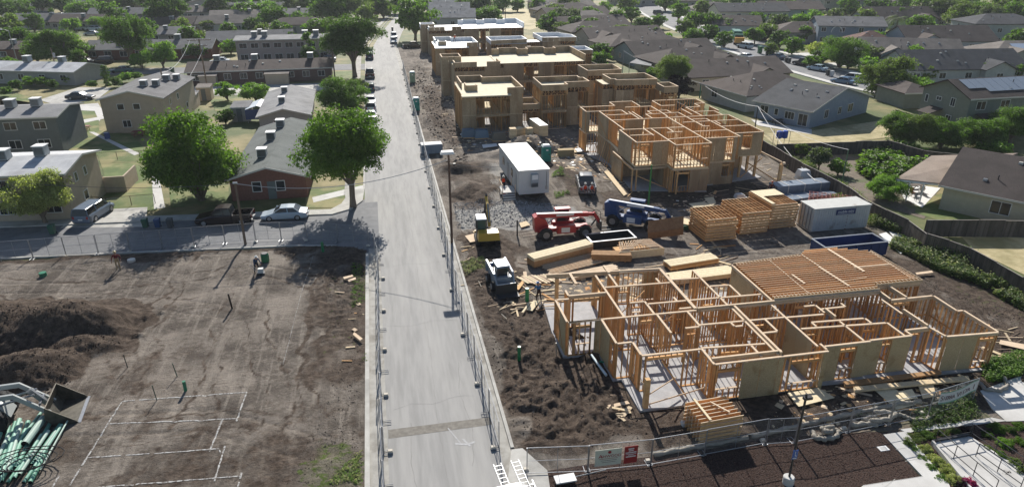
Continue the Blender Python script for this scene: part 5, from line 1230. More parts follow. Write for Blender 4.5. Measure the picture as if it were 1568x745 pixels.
TT = [
 ('huge round green tree between the tan blocks and the red brick bungalow', 295, 233, 74, 306, 'round', 'green', dict(sq=1.2)),
 ('round pale flowering tree in front of the tan block of flats', 56, 294, 45, 342, 'round', 'yellow', dict(q='hi', v=1)),
 ('big broad tree on the corner lawn right of the red brick bungalow', 531, 219, 66, 317, 'round', 'green', dict(sq=1.15)),
 ('dense round bushy tree behind the corner tree, beside the parked white cars', 524, 146, 36, 176, 'round', 'green', dict()),
 ('loose shrubby tree leaning over the parked black truck', 542, 132, 20, 158, 'loose', 'olive', dict()),
 ('tall dark round tree standing alone beside the main road', 538, 56, 45, 118, 'round', 'dark', dict(q='hi')),
 ('full green tree on the right side of the far main road', 634, 24, 32, 62, 'round', 'green', dict()),
 ('broad spreading tree with forked limbs in front of the left red brick row', 88, 67, 41, 97, 'spread', 'green', dict(q='hi')),
 ('tall tree with a leaning trunk in front of the red brick row house', 192, 50, 37, 99, 'round', 'green', dict(q='hi')),
 ('tall dark drooping tree at the top left of the picture', 252, 8, 32, 46, 'round', 'dark', dict()),
 ('dark round tree at the far left beside the street lamp', 20, 56, 26, 80, 'round', 'dark', dict()),
 ('upright green tree behind the leaning pole and the brick row', 288, 55, 19, 76, 'loose', 'green', dict()),
 ('small round light green tree in front of the red brick row house', 246, 80, 22, 104, 'round', 'bright', dict()),
 ('small tree leaning left below the broad spreading tree', 54, 82, 15, 96, 'loose', 'olive', dict()),
 ('bright round tree far up at the left, above the grey rows', 128, 14, 22, 30, 'spread', 'bright', dict()),
 ('slim green tree between the far grey row houses at left', 81, 27, 9, 42, 'cone', 'green', dict()),
 ('small yellow green tree left of the tall leaning tree', 147, 32, 11, 46, 'round', 'bright', dict()),
 ('round green tree in the middle of the grey rows, above the pinkish block', 420, 27, 23, 46, 'round', 'green', dict()),
 ('tall drooping tree at the top, right of the taller grey house', 336, 4, 22, 28, 'loose', 'dark', dict()),
 ('tall thin trunked tree at the top between grey roofs', 442, 2, 20, 26, 'loose', 'grey', dict()),
 ('wide green tree at the top behind the big dark tree', 505, 10, 30, 36, 'round', 'green', dict()),
 ('dull green tree at the top, left of the far main road', 545, 8, 22, 34, 'round', 'olive', dict()),
 ('dark tree over the pavement at the top of the main road', 575, 6, 21, 28, 'round', 'dark', dict()),
 ('cone shaped green tree against the pinkish two storey block', 473, 82, 16, 97, 'cone', 'green', dict()),
 ('dark narrow cypress beside the beige block car park', 162, 116, 8, 131, 'column', 'dark', dict()),
 ('feathery pale willow on the lawn behind the beige block', 346, 136, 17, 154, 'loose', 'bright', dict()),
 ('low spreading tree beside the feathery willow', 390, 140, 21, 158, 'spread', 'bright', dict()),
 ('dark leafy bush behind the huge round tree', 344, 178, 14, 190, 'round', 'dark', dict()),
 ('dark tree at the top left corner of the picture', 8, 12, 22, 34, 'round', 'dark', dict()),
 ('light green tree at the top left beside the corner tree', 36, 10, 13, 30, 'loose', 'green', dict()),
 ('dark tree at the very top left of the white roofed house', 62, 2, 16, 22, 'round', 'dark', dict()),
 ('dark tree at the top left above the parked cars', 150, 4, 14, 20, 'round', 'dark', dict()),
 ('round tree at the top edge left of the tall dark one', 190, 2, 22, 18, 'round', 'dark', dict()),
 ('dark round tree at the top edge above the taupe roof', 300, 2, 18, 16, 'round', 'dark', dict()),
 ('dim tree at the top edge left of the thin trunked one', 395, 3, 18, 16, 'round', 'dark', dict()),
 # right of the site
 ('tall green tree rising behind the front blocks, before the brown roofs', 1034, 103, 27, 145, 'round', 'olive', dict(q='hi')),
 ('dark purple leaved tree behind the two storey frame', 1041, 130, 21, 150, 'round', 'purple', dict(q='mid')),
 ('dark bushy tree beside the small block at the end of the long tan block', 920, 76, 17, 92, 'round', 'dark', dict()),
 ('round bright bush at the corner of the dark shingled house, behind the row', 921, 92, 15, 103, 'round', 'green', dict()),
 ('green bush beside the white patio roof', 897, 57, 15, 66, 'round', 'green', dict()),
 ('small leafy tree between two brown roofs', 953, 46, 14, 62, 'round', 'olive', dict()),
 ('fan leaved palm like tree above the brown roofs', 868, 25, 22, 46, 'spread', 'grey', dict()),
 ('dense dark bush under the palm like tree', 840, 34, 19, 50, 'round', 'dark', dict()),
 ('round olive bush right of the dry field', 862, 46, 15, 56, 'round', 'olive', dict()),
 ('wide low green bush behind the farthest white block', 746, 27, 22, 38, 'spread', 'green', dict()),
 ('dark tree by the row house cars behind the farthest block', 735, 8, 22, 24, 'round', 'dark', dict()),
 ('dull tree left of the dry field at the top', 712, 4, 14, 22, 'round', 'olive', dict()),
 ('small bushy tree beside the dry field path', 792, 8, 12, 18, 'round', 'green', dict()),
 ('leafy shrub on the roofline of the second patio', 1000, 110, 10, 122, 'round', 'green', dict()),
 ('round street tree at the bend beside the dark roofs', 1062, 53, 15, 66, 'round', 'green', dict()),
 ('left of the pair of round street trees before the brown gable', 1066, 30, 17, 48, 'round', 'green', dict()),
 ('right of the pair of round street trees before the brown gable', 1093, 32, 17, 50, 'round', 'green', dict()),
 ('tall leafy tree at the top beside the far street', 1040, 14, 16, 38, 'loose', 'green', dict()),
 ('round green tree left of the far street bend', 1008, 34, 13, 44, 'round', 'green', dict()),
 ('small bright tree among roofs at the top', 927, 10, 10, 22, 'round', 'bright', dict()),
 ('leafy garden tree beside the far street, left side', 968, 21, 14, 34, 'loose', 'green', dict()),
 ('dark tree at the top centre behind the brown roofs', 895, 2, 18, 10, 'round', 'dark', dict()),
 ('small round tree before the brown gable by the garbage truck', 1137, 42, 9, 50, 'round', 'olive', dict()),
 ('green tree in front of the garbage truck', 1157, 52, 16, 68, 'spread', 'green', dict()),
 ('grey green tree behind the garbage truck', 1192, 34, 18, 54, 'round', 'grey', dict()),
 ('round green tree before the cream two storey house', 1140, 20, 10, 30, 'round', 'green', dict()),
 ('round tree at the top behind the brown gabled house', 1100, 8, 15, 22, 'round', 'dark', dict()),
 ('round dense street tree at the driveway, left of the yellow one', 1214, 70, 17, 84, 'round', 'green', dict()),
 ('pale yellow green street tree between two round ones', 1251, 74, 14, 94, 'round', 'yellow', dict()),
 ('large round dark green street tree beside the blue grey house', 1289, 76, 32, 104, 'round', 'green', dict(q='hi')),
 ('grey green bush right of the large round street tree', 1337, 84, 17, 98, 'round', 'grey', dict()),
 ('leafy tree behind the small gable at right', 1249, 28, 16, 42, 'round', 'bright', dict()),
 ('grey green tree above the blue grey two storey house', 1278, 22, 17, 40, 'loose', 'grey', dict()),
 ('green tree at the top right of the grey roofs', 1310, 16, 10, 26, 'round', 'dark', dict()),
 ('bright low hedge at the top right', 1335, 2, 13, 8, 'spread', 'bright', dict()),
 ('broad leaning tree over the street in front of the pale blue house', 1362, 118, 41, 145, 'spread', 'olive', dict(q='hi', sq=1.2)),
 ('bright bush left of the olive grey house', 1404, 135, 22, 146, 'spread', 'bright', dict()),
 ('round bush by the taupe roof and slate roof', 1398, 65, 14, 78, 'round', 'dark', dict()),
 ('round bush on the right wall of the wide slate house', 1495, 108, 19, 122, 'round', 'bright', dict()),
 ('green bush at the right edge beside the wide slate house', 1558, 108, 14, 124, 'round', 'green', dict()),
 ('round green bush under the brown gabled roof at right', 1448, 72, 13, 82, 'round', 'green', dict()),
 ('small round tree between the brown roof and the grey two storey house', 1508, 67, 10, 77, 'round', 'green', dict()),
 ('leafy tree left of the dry yard fence corner', 1376, 192, 29, 220, 'round', 'green', dict(q='hi')),
 ('big leafy tree against the side of the olive grey house', 1400, 196, 31, 224, 'round', 'olive', dict(q='hi')),
 ('wide vine covered shrub behind the fence, below the olive grey house', 1444, 204, 36, 226, 'spread', 'green', dict(q='hi')),
 ('low leafy vine right of the wide shrub', 1502, 206, 36, 224, 'spread', 'green', dict(q='hi')),
 ('large leafy tree at the right edge before the olive grey house', 1556, 186, 32, 218, 'round', 'green', dict(q='hi')),
 ('umbrella shaped tree left of the white patio', 1358, 285, 29, 304, 'spread', 'bright', dict(q='hi')),
 ('broad leaved banana like plant along the garden fence', 1257, 238, 17, 262, 'loose', 'grey', dict()),
 ('round bush beside the banana like plants', 1285, 255, 15, 268, 'round', 'green', dict()),
 ('shrub at the upper end of the garden fence', 1228, 226, 12, 240, 'loose', 'olive', dict()),
 ('low green shrubs along the far garden fence at right', 1532, 232, 16, 238, 'spread', 'bright', dict()),
 ('second low shrub by the far garden fence at right', 1506, 228, 13, 235, 'spread', 'green', dict()),
]
for lab, cx, cy, r_, by, kd, lm, kw in TT: tpx(lab, cx, cy, r_, by, kd, lm, **kw)
words = ['leftmost', 'second', 'third', 'fourth', 'fifth', 'sixth', 'seventh', 'eighth', 'ninth', 'tenth', 'eleventh', 'twelfth', 'last']
for i, (cx, cy, r_) in enumerate([(1425, 8, 22), (1447, 14, 24), (1470, 20, 24), (1492, 16, 26), (1515, 24, 22), (1536, 12, 24), (1560, 18, 26), (1585, 10, 26), (1480, 0, 22), (1545, -4, 22), (1600, 34, 22)]):
    tpx(words[i]+' tree of the green wood at the top right corner', cx, cy, r_, cy+26, 'round', ['green', 'grey', 'olive'][i % 3], q='mid', group='trees of the wood at the top right')
FT = [(14, 100, 12), (70, 60, 13), (108, 70, 10), (165, 60, 12), (215, 90, 11), (222, 46, 14), (275, 40, 12), (298, 76, 11), (350, 48, 11), (352, 70, 10), (376, 14, 13), (402, 50, 11), (445, 58, 10), (486, 40, 14), (495, 70, 12), (462, 30, 12), (318, 38, 9), (240, 30, 13), (168, 18, 14), (110, 36, 10), (50, 34, 11), (12, 36, 14), (92, 4, 13), (225, 3, 13), (365, 3, 13), (470, 4, 15), (560, 24, 13), (604, 6, 12), (648, 6, 10),
 (770, 2, 12), (825, 6, 11), (848, 16, 12), (880, 38, 11), (905, 22, 11), (918, 46, 10), (945, 30, 12), (960, 4, 12), (985, 34, 10), (1000, 55, 10), (1020, 60, 9), (1020, 2, 12), (1075, 14, 11), (1084, 50, 12), (1112, 36, 11), (1125, 4, 12), (1160, 30, 11), (1175, 46, 12), (1195, 60, 11), (1205, 8, 13), (1225, 30, 11), (1232, 52, 10), (1268, 46, 12), (1262, 84, 11), (1318, 52, 12), (1340, 60, 11), (1352, 76, 11), (1325, 30, 13), (1375, 24, 12), (1410, 34, 14), (1400, 84, 12), (1420, 62, 11), (1432, 92, 11), (1470, 96, 10), (1520, 92, 12), (1535, 84, 11), (1560, 60, 13), (1415, 110, 12), (1345, 8, 13), (1388, 4, 13), (1330, 100, 12), (1245, 92, 9), (1180, 76, 8), (30, 62, 12), (130, 14, 13), (205, 62, 11), (262, 22, 13), (300, 56, 12), (388, 40, 11), (430, 44, 12), (408, 12, 13), (525, 18, 13), (586, 12, 12), (148, 76, 11), (118, 88, 10), (4, 66, 13), (905, 36, 11), (1048, 44, 11), (1150, 6, 12), (1285, 40, 12), (1298, 8, 12), (1432, 50, 12), (1490, 50, 12), (1545, 100, 11), (1370, 92, 10), (1300, 92, 11), (1110, 60, 10), (868, 4, 12)]
for i, (cx, cy, r_) in enumerate(FT): tpx('small far tree standing among the distant roofs', cx, cy, r_*1.38, cy+r_*1.3, ['round', 'round', 'loose'][i % 3], ['green', 'olive', 'dark', 'green', 'bright'][i % 5], q='lo', group='small far trees among the distant roofs')
# hedge bushes beside the white roofed building at left
for i, (cx, cy, r_) in enumerate([(8, 138, 9), (24, 130, 10), (42, 124, 9), (62, 124, 10), (78, 128, 9), (108, 120, 10), (140, 128, 8), (176, 124, 9), (192, 117, 9), (207, 115, 8)]):
    tpx(words[i]+' bush of the hedge below the white roofed building at left', cx, cy, r_, cy+9, 'round', ['green', 'dark', 'bright'][i % 3], q='lo', trunk=False, name='bush', cat='bush', group='hedge bushes at left')
# palms
def palm(label, px, py_base, hgt, r_, n=26):
    x, y = G(px, py_base); t = thing('palm_tree', label, 'palm tree', (x, y, 0)); b = MB(); b.tube([(0, 0, 0), (.1, 0, hgt*.5), (0, .1, hgt)], [.28, .2, .2], M_BARK, 8); b.build('trunk', t)
    b = MB(); rr = random.Random(int(px))
    for i in range(n):
        a = rr.uniform(0, 6.28); e = rr.uniform(-.3, 1.1); P = []
        for k in range(7):
            s = k/6; P.append(Vector((math.cos(a)*r_*s*math.cos(e*.6), math.sin(a)*r_*s*math.cos(e*.6), hgt+r_*(math.sin(e)*s-.9*s*s))))
        for k in range(6):
            p, q = P[k], P[k+1]; d = (q-p).normalized(); sd = d.cross(Vector((0, 0, 1))).normalized()
            for j in range(3):
                c = p.lerp(q, j/3); wl = r_*.28*(1-abs(k/6-.45))
                for s_ in (-1, 1): b.add([c, c+d*.12, c+sd*s_*wl+d*.25-Vector((0, 0, wl*.35))], [(0, 1, 2)], LM['grey'])
    b.build('fronds', t)
palm('left of the two palms beside the tan walled yard at right', 1343, 62, 5.5, 3.6); palm('right of the two palms, taller, beside the tan walled yard', 1368, 64, 6.5, 4.4)
# weeds, corn patch: uncountable greenery
def tuft_field(name, pts, n, hmin, hmax, lm, wd=.05, kind='stuff', spread=.15, leafy=False, seed=1):
    rs = random.Random(seed); b = MB()
    A = [Vector((*G(*p), 0)) for p in pts]
    xs = [p.x for p in A]; ys = [p.y for p in A]
    def inside(x, y):
        c = False; m = len(A)
        for i in range(m):
            p, q = A[i], A[(i+1) % m]
            if (p.y > y) != (q.y > y) and x < (q.x-p.x)*(y-p.y)/(q.y-p.y)+p.x: c = not c
        return c
    k = 0; it = 0
    while k < n and it < n*30:
        it += 1; x, y = rs.uniform(min(xs), max(xs)), rs.uniform(min(ys), max(ys))
        if not inside(x, y) or fbm(x, y, .35, 2) < .42: continue
        k += 1; z = H(x, y); h = rs.uniform(hmin, hmax)*(.5+fbm(x+40, y, .25, 2)); a = rs.uniform(0, 6.28); m = LM[lm[rs.randrange(len(lm))]]
        if leafy:
            for j in range(7):
                zz = z+h*(.15+.8*j/7); a = rs.uniform(0, 6.28); l = spread*rs.uniform(.6, 1.3); c, s_ = math.cos(a), math.sin(a)
                x0, y0 = x+rs.uniform(-.1, .1), y+rs.uniform(-.1, .1)
                b.add([(x0, y0, zz), (x0+c*l-s_*wd, y0+s_*l+c*wd, zz+l*.35), (x0+c*l*1.7, y0+s_*l*1.7, zz-l*.1), (x0+c*l+s_*wd, y0+s_*l-c*wd, zz+l*.25)], [(0, 1, 2, 3)], m)
        else:
            for j in range(3):
                a = rs.uniform(0, 6.28); c, s_ = math.cos(a)*wd, math.sin(a)*wd; dx, dy = rs.uniform(-spread, spread), rs.uniform(-spread, spread)
                b.add([(x-c, y-s_, z), (x+c, y+s_, z), (x+dx, y+dy, z+h)], [(0, 1, 2)], m)
    o = b.build(name); o['kind'] = kind; return o
tuft_field('tall_garden_crop', [(1312, 262), (1330, 236), (1370, 226), (1412, 238), (1420, 258), (1392, 276), (1340, 280)], 900, 1.1, 2.0, ['bright', 'grey', 'green'], wd=.16, spread=.34, leafy=True)
tuft_field('weeds', [(1200, 236), (1240, 250), (1310, 300), (1350, 338), (1330, 352), (1280, 315), (1250, 290), (1205, 258)], 2200, .4, 1.2, ['green', 'olive', 'yellow'], wd=.05, spread=.11, leafy=True, seed=2)
tuft_field('weeds', [(1335, 330), (1372, 345), (1420, 372), (1500, 400), (1568, 450), (1568, 480), (1500, 440), (1440, 420), (1390, 395), (1345, 372)], 5200, .2, 1.25, ['green', 'olive', 'olive', 'grey', 'yellow', 'dark'], wd=.08, spread=.12, leafy=True, seed=3)
tuft_field('weeds', [(1500, 560), (1568, 540), (1568, 575), (1510, 590)], 420, .2, .5, ['bright', 'green'], wd=.06, spread=.1, leafy=True, seed=4)
tuft_field('weeds', [(1310, 640), (1420, 628), (1488, 604), (1500, 640), (1400, 662)], 420, .12, .45, ['green', 'olive', 'grey'], wd=.05, spread=.09, leafy=True, seed=5)
tuft_field('weeds', [(540, 405), (562, 405), (562, 560), (535, 560)], 260, .08, .25, ['olive', 'bright'], wd=.04, spread=.06, leafy=True, seed=6)
tuft_field('weeds', [(500, 745), (555, 690), (562, 745)], 130, .05, .14, ['olive', 'bright', 'yellow'], wd=.04, spread=.06, leafy=True, seed=7)
tuft_field('weeds', [(845, 268), (860, 262), (872, 300), (850, 305)], 160, .15, .4, ['bright', 'olive'], wd=.05, spread=.08, leafy=True, seed=8)
tuft_field('weeds', [(706, 402), (742, 396), (752, 410), (712, 424)], 160, .1, .35, ['olive', 'yellow'], wd=.05, spread=.07, leafy=True, seed=9)
# ---------------------------------------------------------------- vehicles (x = length, nose at +x)
M_LAMP = mat('lamp_glass', (.7, .7, .68), rough=.15, spec=.8); M_TAIL = mat('tail_lamp', (.35, .02, .02), rough=.2, spec=.7)
def loft(b, st, m, close=True):
    "st: list of (x, [(y,z)...]) half profiles from bottom outside to top centre, mirrored"
    rings = []
    for x, pr in st:
        ring = [(x, y, z) for y, z in pr]+[(x, -y, z) for y, z in reversed(pr)]; rings.append(ring)
    n = len(rings[0]); vs = [v for r_ in rings for v in r_]
    fs = [(i*n+k, (i+1)*n+k, (i+1)*n+(k+1) % n, i*n+(k+1) % n) for i in range(len(rings)-1) for k in range(n)]
    fs += [tuple(range(n)), tuple((len(rings)-1)*n+k for k in reversed(range(n)))]
    b.add(vs, fs, m)
def wheel(par, x, y, r_, wd=.22, detail=True):
    b = MB(); b.lathe((x, y, r_), [(r_*.6, -wd/2), (r_*.94, -wd/2), (r_, -wd*.3), (r_, wd*.3), (r_*.94, wd/2), (r_*.6, wd/2)], M_BLACK, 16, 'Y'); o = b.build('wheel', par)
    if detail:
        s = 1 if y > 0 else -1; b = MB(); b.lathe((x, y+s*wd*.5, r_), [(r_*.58, -.03), (r_*.6, .0), (r_*.3, .015), (.03, .02)], M_GALV, 12, 'Y'); b.build('rim', o)
    return o
def car(kind, colour, label, loc, rz, group=None, far=False, z=0.):
    t = thing({'pickup': 'pickup_truck', 'van': 'van', 'suv': 'suv'}.get(kind, 'car'), label, {'pickup': 'pickup truck', 'van': 'van', 'suv': 'suv'}.get(kind, 'car'), (loc[0], loc[1], z), R(rz), group)
    bm = paint(colour, .25, .6); b = MB()
    S = dict(sedan=(4.8, .92, .72, .98, 1.42), suv=(4.7, .95, .85, 1.12, 1.72), van=(5.0, .98, .85, 1.12, 1.78), hatch=(4.2, .88, .76, 1.0, 1.5), pickup=(5.7, .99, .95, 1.22, 1.88))[kind]
    Ln, hw, hood, belt, top = S; l = Ln/2
    pf = lambda w, zb, zt: [(w*.90, zb), (w, zb+.18), (w, zt-.16), (w*.93, zt-.03), (w*.6, zt)]
    x = {'sedan': (.85, -1.55), 'suv': (1.0, -2.2), 'van': (1.35, -2.4), 'hatch': (.9, -1.9), 'pickup': (1.0, -.85)}[kind]
    st = [(l, pf(hw*.82, .38, hood*.80)), (l-.12, pf(hw*.93, .28, hood*.93)), (l-.6, pf(hw, .24, hood)), (x[0]+.25, pf(hw, .22, belt-.06)), (0, pf(hw, .22, belt)), (x[1], pf(hw, .22, belt)), (-l+.35, pf(hw, .26, belt-.03 if kind != 'sedan' else belt-.06)), (-l+.05, pf(hw*.94, .3, belt-.1)), (-l, pf(hw*.88, .42, belt-.25))]
    if kind == 'pickup': st = [s for s in st[:5]]+[(-.95, pf(hw, .25, belt))]
    loft(b, st, bm)
    if kind == 'pickup':
        b.box(-l, -hw, .42, -.9, -hw+.1, 1.18, bm); b.box(-l, hw-.1, .42, -.9, hw, 1.18, bm); b.box(-l, -hw, .45, -l+.1, hw, 1.15, bm); b.box(-l, -hw+.1, .48, -.9, hw-.1, .62, M_DARKM)
    b.build('body', t, smooth=False)
    g = MB(); gw = hw*.90; tw = hw*.74
    xf, xr = x; rk = {'sedan': (.75, .55), 'suv': (.7, .25), 'van': (.85, .2), 'hatch': (.7, .35), 'pickup': (.55, .2)}[kind]
    P = lambda w, z: [(w, z)]
    vs = [(xf+.2, gw*.9, belt-.04), (xf+.2, -gw*.9, belt-.04), (xr-.1, -gw, belt-.04), (xr-.1, gw, belt-.04), (xf+.2-rk[0], tw, top-.05), (xf+.2-rk[0], -tw, top-.05), (xr-.1+rk[1], -tw, top-.05), (xr-.1+rk[1], tw, top-.05)]
    g.add(vs, [(0, 1, 2, 3), (7, 6, 5, 4), (1, 0, 4, 5), (3, 2, 6, 7), (0, 3, 7, 4), (2, 1, 5, 6)], M_GLASS); go = g.build('window', t)
    rf = MB(); a, c = xf+.2-rk[0], xr-.1+rk[1]
    loft(rf, [(a+.03, [(tw+.01, top-.06), (tw*.9, top-.02), (tw*.5, top)]), ((a+c)/2, [(tw+.03, top-.06), (tw*.95, top+.01), (tw*.5, top+.03)]), (c-.03, [(tw+.01, top-.06), (tw*.9, top-.02), (tw*.5, top)])], bm)
    for (p, q) in ((0, 4), (1, 5), (3, 7), (2, 6)): rf.bar(vs[p], vs[q], .07, .06, bm)
    for s in (-1, 1): rf.bar(((a+c)/2, s*tw, top-.05), ((a+c)/2-.05, s*(gw-.01), belt-.03), .09, .05, bm)
    rf.build('roof', t)
    wr = .33 if kind in ('sedan', 'hatch') else .39
    for sx_ in (l-.92, -l+1.0):
        for sy in (-1, 1): wheel(t, sx_, sy*(hw-.10), wr, detail=not far)
    if not far:
        for sy in (-1, 1):
            b = MB(); b.box(l-.14, sy*hw*.62-.16, hood*.66, l-.02, sy*hw*.62+.16, hood*.84, M_LAMP); b.build('headlight', t)
            b = MB(); b.box(-l-.01, sy*hw*.74-.1, belt-.42, -l+.1, sy*hw*.74+.1, belt-.14, M_TAIL); b.build('tail_light', t)
            b = MB(); b.tbox(xf-.05, sy*(hw+.09)-.08, belt, xf+.1, sy*(hw+.09)+.08, belt+.14, bm, .02, .02); b.build('wing_mirror', t)
        b = MB(); b.box(l-.10, -hw*.75, .34, l+.04, hw*.75, .5, M_GALV if kind == 'pickup' else M_DARKM); b.build('front_bumper', t)
        b = MB(); b.box(-l-.05, -hw*.85, .4, -l+.08, hw*.85, .56, M_GALV if kind == 'pickup' else bm); b.box(-l-.07, -.22, .6, -l-.02, .22, .72, M_WHITE); b.build('rear_bumper', t)
    return t
def cpx(kind, colour, label, px, py, rz, **k): return car(kind, colour, label, G(px, py), rz, **k)
cpx('pickup', '241c1e', 'black pickup truck with a white lined bed parked at the side street kerb', 346, 341, 180-4.5+1)
cpx('sedan', 'a9b6c0', 'pale silver blue saloon parked at the kerb before the red brick bungalow', 437, 334, 180-3)
cpx('van', '6f7c8e', 'grey blue minivan seen from behind in the driveway at left', 146, 332, 79)
cpx('sedan', '32353c', 'dark grey saloon on the concrete yard above the two storey blocks', 124, 152, -6)
G3 = 'white cars parked nose to tail at the left kerb'
for i, (py, lab) in enumerate([(182, 'white car parked nearest of the line of white cars at the left kerb'), (169, 'second white car in the line at the left kerb of the main road'), (158, 'farthest white car in the line at the left kerb')]):
    x, y = G(566, py); car(['sedan', 'suv', 'sedan'][i], 'd8dadc', lab, (-1.6, y), 90, group=G3)
car('hatch', '39545c', 'small teal hatchback parked behind the black truck on the main road', (-1.6, G(565, 138)[1]), 90)
car('pickup', '1c2026', 'black pickup truck parked at the left kerb under the dark tree', (-1.6, G(564, 118)[1]), 90)
car('suv', '2f3f52', 'dark blue car parked at the left kerb below the dark tree crown', (-1.6, G(566, 90)[1]), 90)
car('hatch', 'c9cdd0', 'pale car just beyond the dark blue one on the main road', (-1.6, G(567, 82)[1]), 90, far=True)
car('suv', 'b9c0c6', 'silver car at the right kerb beside the black truck, far up the road', (5.4, G(613, 66)[1]), -90)
car('suv', '9fa8b2', 'grey car farther up at the right kerb near the green tree', (5.9, G(620, 58)[1]), -90, far=True)
cpx('pickup', '17181b', 'black pickup parked on the dirt beside the farthest white block', 633, 74, 10)
car('suv', '2a2c30', 'dark car driving far up the main road, near the top', G(614, 8), 70, far=True)
FC = [(40, 25, 'sedan', 'c8ccd0', 'white car at the far left of the line on the far left street'), (66, 24, 'suv', '3a4a5e', 'dark blue car in the line on the far left street'), (92, 25, 'sedan', '2d3340', 'navy car beside the slim green tree on the far left street'), (104, 22, 'sedan', 'b0b5ba', 'silver car right of the slim green tree'), (18, 24, 'van', 'd0d2d4', 'white van at the left edge of the far street'),
      (122, 46, 'sedan', 'c3c7cb', 'white saloon outside the far grey row houses'), (143, 47, 'suv', 'c6cbcf', 'white car under the leaning tree crown'), (141, 54, 'sedan', '9aa2ab', 'pale grey car in front of the white one under the tree'), (129, 98, 'sedan', '2c2f36', 'black saloon left of two dark cars beyond the white roof'), (158, 97, 'suv', '23252b', 'black suv right of two dark cars beyond the white roof'),
      (187, 111, 'sedan', '4d6a6a', 'teal grey car behind the dark cypress'), (264, 56, 'sedan', 'd0d2d4', 'white car between the grey rows behind the upright green tree'), (325, 21, 'hatch', 'd2d4d6', 'white car by the taller grey house'), (335, 27, 'sedan', 'c8c8bd', 'cream car under the drooping tree'), (337, 97, 'sedan', 'cfd4d6', 'white saloon on the grass left of the pinkish block'),
      (500, 94, 'sedan', '6e7a8a', 'grey blue car half hidden under the tall dark tree'), (425, 29, 'suv', '30343c', 'dark car in the yard right of the round tree'), (225, 69, 'sedan', 'b5babf', 'silver car by the red brick row behind the tree')]
for px, py, kd, c_, lab in FC: cpx(kd, c_, lab, px, py, 178, far=True)
RC = [(1140, 74, 'suv', 'c3ccd2', 'white suv on the right hand street below the garbage truck', 108), (1189, 90, 'sedan', '49596b', 'dark blue saloon at the kerb by the wheeled bins', 108), (1231, 101, 'pickup', '2b2426', 'dark red black pickup truck at the right kerb of the right hand street', 112), (1251, 108, 'sedan', 'a9bac6', 'pale blue saloon behind the dark pickup truck', 112), (1303, 124, 'suv', 'd6d9db', 'white suv at the kerb left of the broad leaning tree', 122),
      (1141, 90, 'sedan', 'cfd3d6', 'white car at the left kerb beside the dark roofs', 100), (1163, 96, 'sedan', 'b4babd', 'silver car at the left kerb, second from the dark roof end', 104), (1182, 105, 'pickup', 'd5d8da', 'white pickup truck at the left kerb of the right hand street', 106), (1290, 128, 'sedan', '5a7694', 'blue car mostly hidden by the pale blue grey house roof', 120),
      (1008, 22, 'suv', '40444c', 'dark grey suv in the cross street at the top', 20), (1160, 62, 'suv', '2d3036', 'black car behind the garbage truck', 110)]
for px, py, kd, c_, lab, rz in RC: cpx(kd, c_, lab, px, py, rz, far=py < 85)
for i, (px, py) in enumerate([(724, 36), (718, 26), (710, 19), (703, 13), (697, 8)]):
    cpx('suv', ['20232a', '2b3540', '1e2126', '39434b', '24282e'][i], ['nearest', 'second', 'third', 'fourth', 'farthest'][i]+' dark car in the lane beside the grey roofed row houses', px, py, 80, far=True, group='dark cars in the lane beside the row houses')
# pickup on the site with safety cones in its bed
x, y = G(896, 290)
tr = car('pickup', '6f7276', 'grey pickup truck with an open bed standing on the dirt by the two storey frame', (x, y), 79, z=H(x, y))
# garbage truck
def garbage(label, loc, rz):
    t = thing('garbage_truck', label, 'garbage truck', (*loc, 0), R(rz)); g = paint('1f6b57'); 
    b = MB(); b.tbox(-4.6, -1.25, 1.1, 1.9, 1.25, 3.5, g, .15, .12); b.box(-3.8, -1.27, 1.7, -.4, -1.2, 2.9, paint('aebbb7')); b.build('hopper', t)
    b = MB(); b.tbox(2.3, -1.2, .9, 4.3, 1.2, 2.9, g, .25, .1); b.box(3.9, -1.1, 1.9, 4.32, 1.1, 2.6, M_GLASS); b.build('cab', t)
    b = MB(); b.box(4.7, -1.25, .8, 6.2, 1.25, 2.2, paint('c98f2e')); b.bar((4.3, 1.3, 1), (5, 1.3, 2.0), .15, .2, M_DARKM); b.bar((4.3, -1.3, 1), (5, -1.3, 2.0), .15, .2, M_DARKM); b.build('front_bin', t)
    b = MB(); b.box(-4.6, -.9, .7, 4.2, .9, 1.05, M_DARKM); b.build('chassis', t)
    for sx_ in (3.3, -2.1, -3.3):
        for sy in (-1, 1): wheel(t, sx_, sy*1.05, .5, .35)
garbage('green and orange garbage truck on the right hand street under the trees', G(1127, 66), 250)
# truck with two ladders at the bottom
t = car('pickup', '8b8d8f', 'white work truck carrying two aluminium ladders at the bottom of the road', (5.35, 24.6), 95.5)
def ladder(par, x, y0, z0, y1, z1, wd=.4):
    b = MB()
    for s in (-.5, .5): b.bar((y0, x+s*wd, z0), (y1, x+s*wd, z1), .03, .08, M_LADD)
    n = int((y1-y0)/.3)
    for k in range(n): a = (k+.5)/n; b.bar((y0+(y1-y0)*a, x-wd/2, z0+(z1-z0)*a), (y0+(y1-y0)*a, x+wd/2, z0+(z1-z0)*a), .03, .03, M_LADD)
    return b
M_LADD = mat('aluminium', (.27, .28, .29), rough=.35, metal=.4)
rk = MB()
for xx in (-2.6, -.9, 1.2):
    rk.bar((xx, -.95, 2.05), (xx, .95, 2.05), .05, .05, M_GALV)
    for s in (-.93, .93): rk.bar((xx, s, 1.1), (xx, s, 2.05), .05, .05, M_GALV)
for s in (-.93, .93): rk.bar((-2.7, s, 2.05), (1.5, s, 2.05), .05, .05, M_GALV)
rk.build('roof_rack', t)
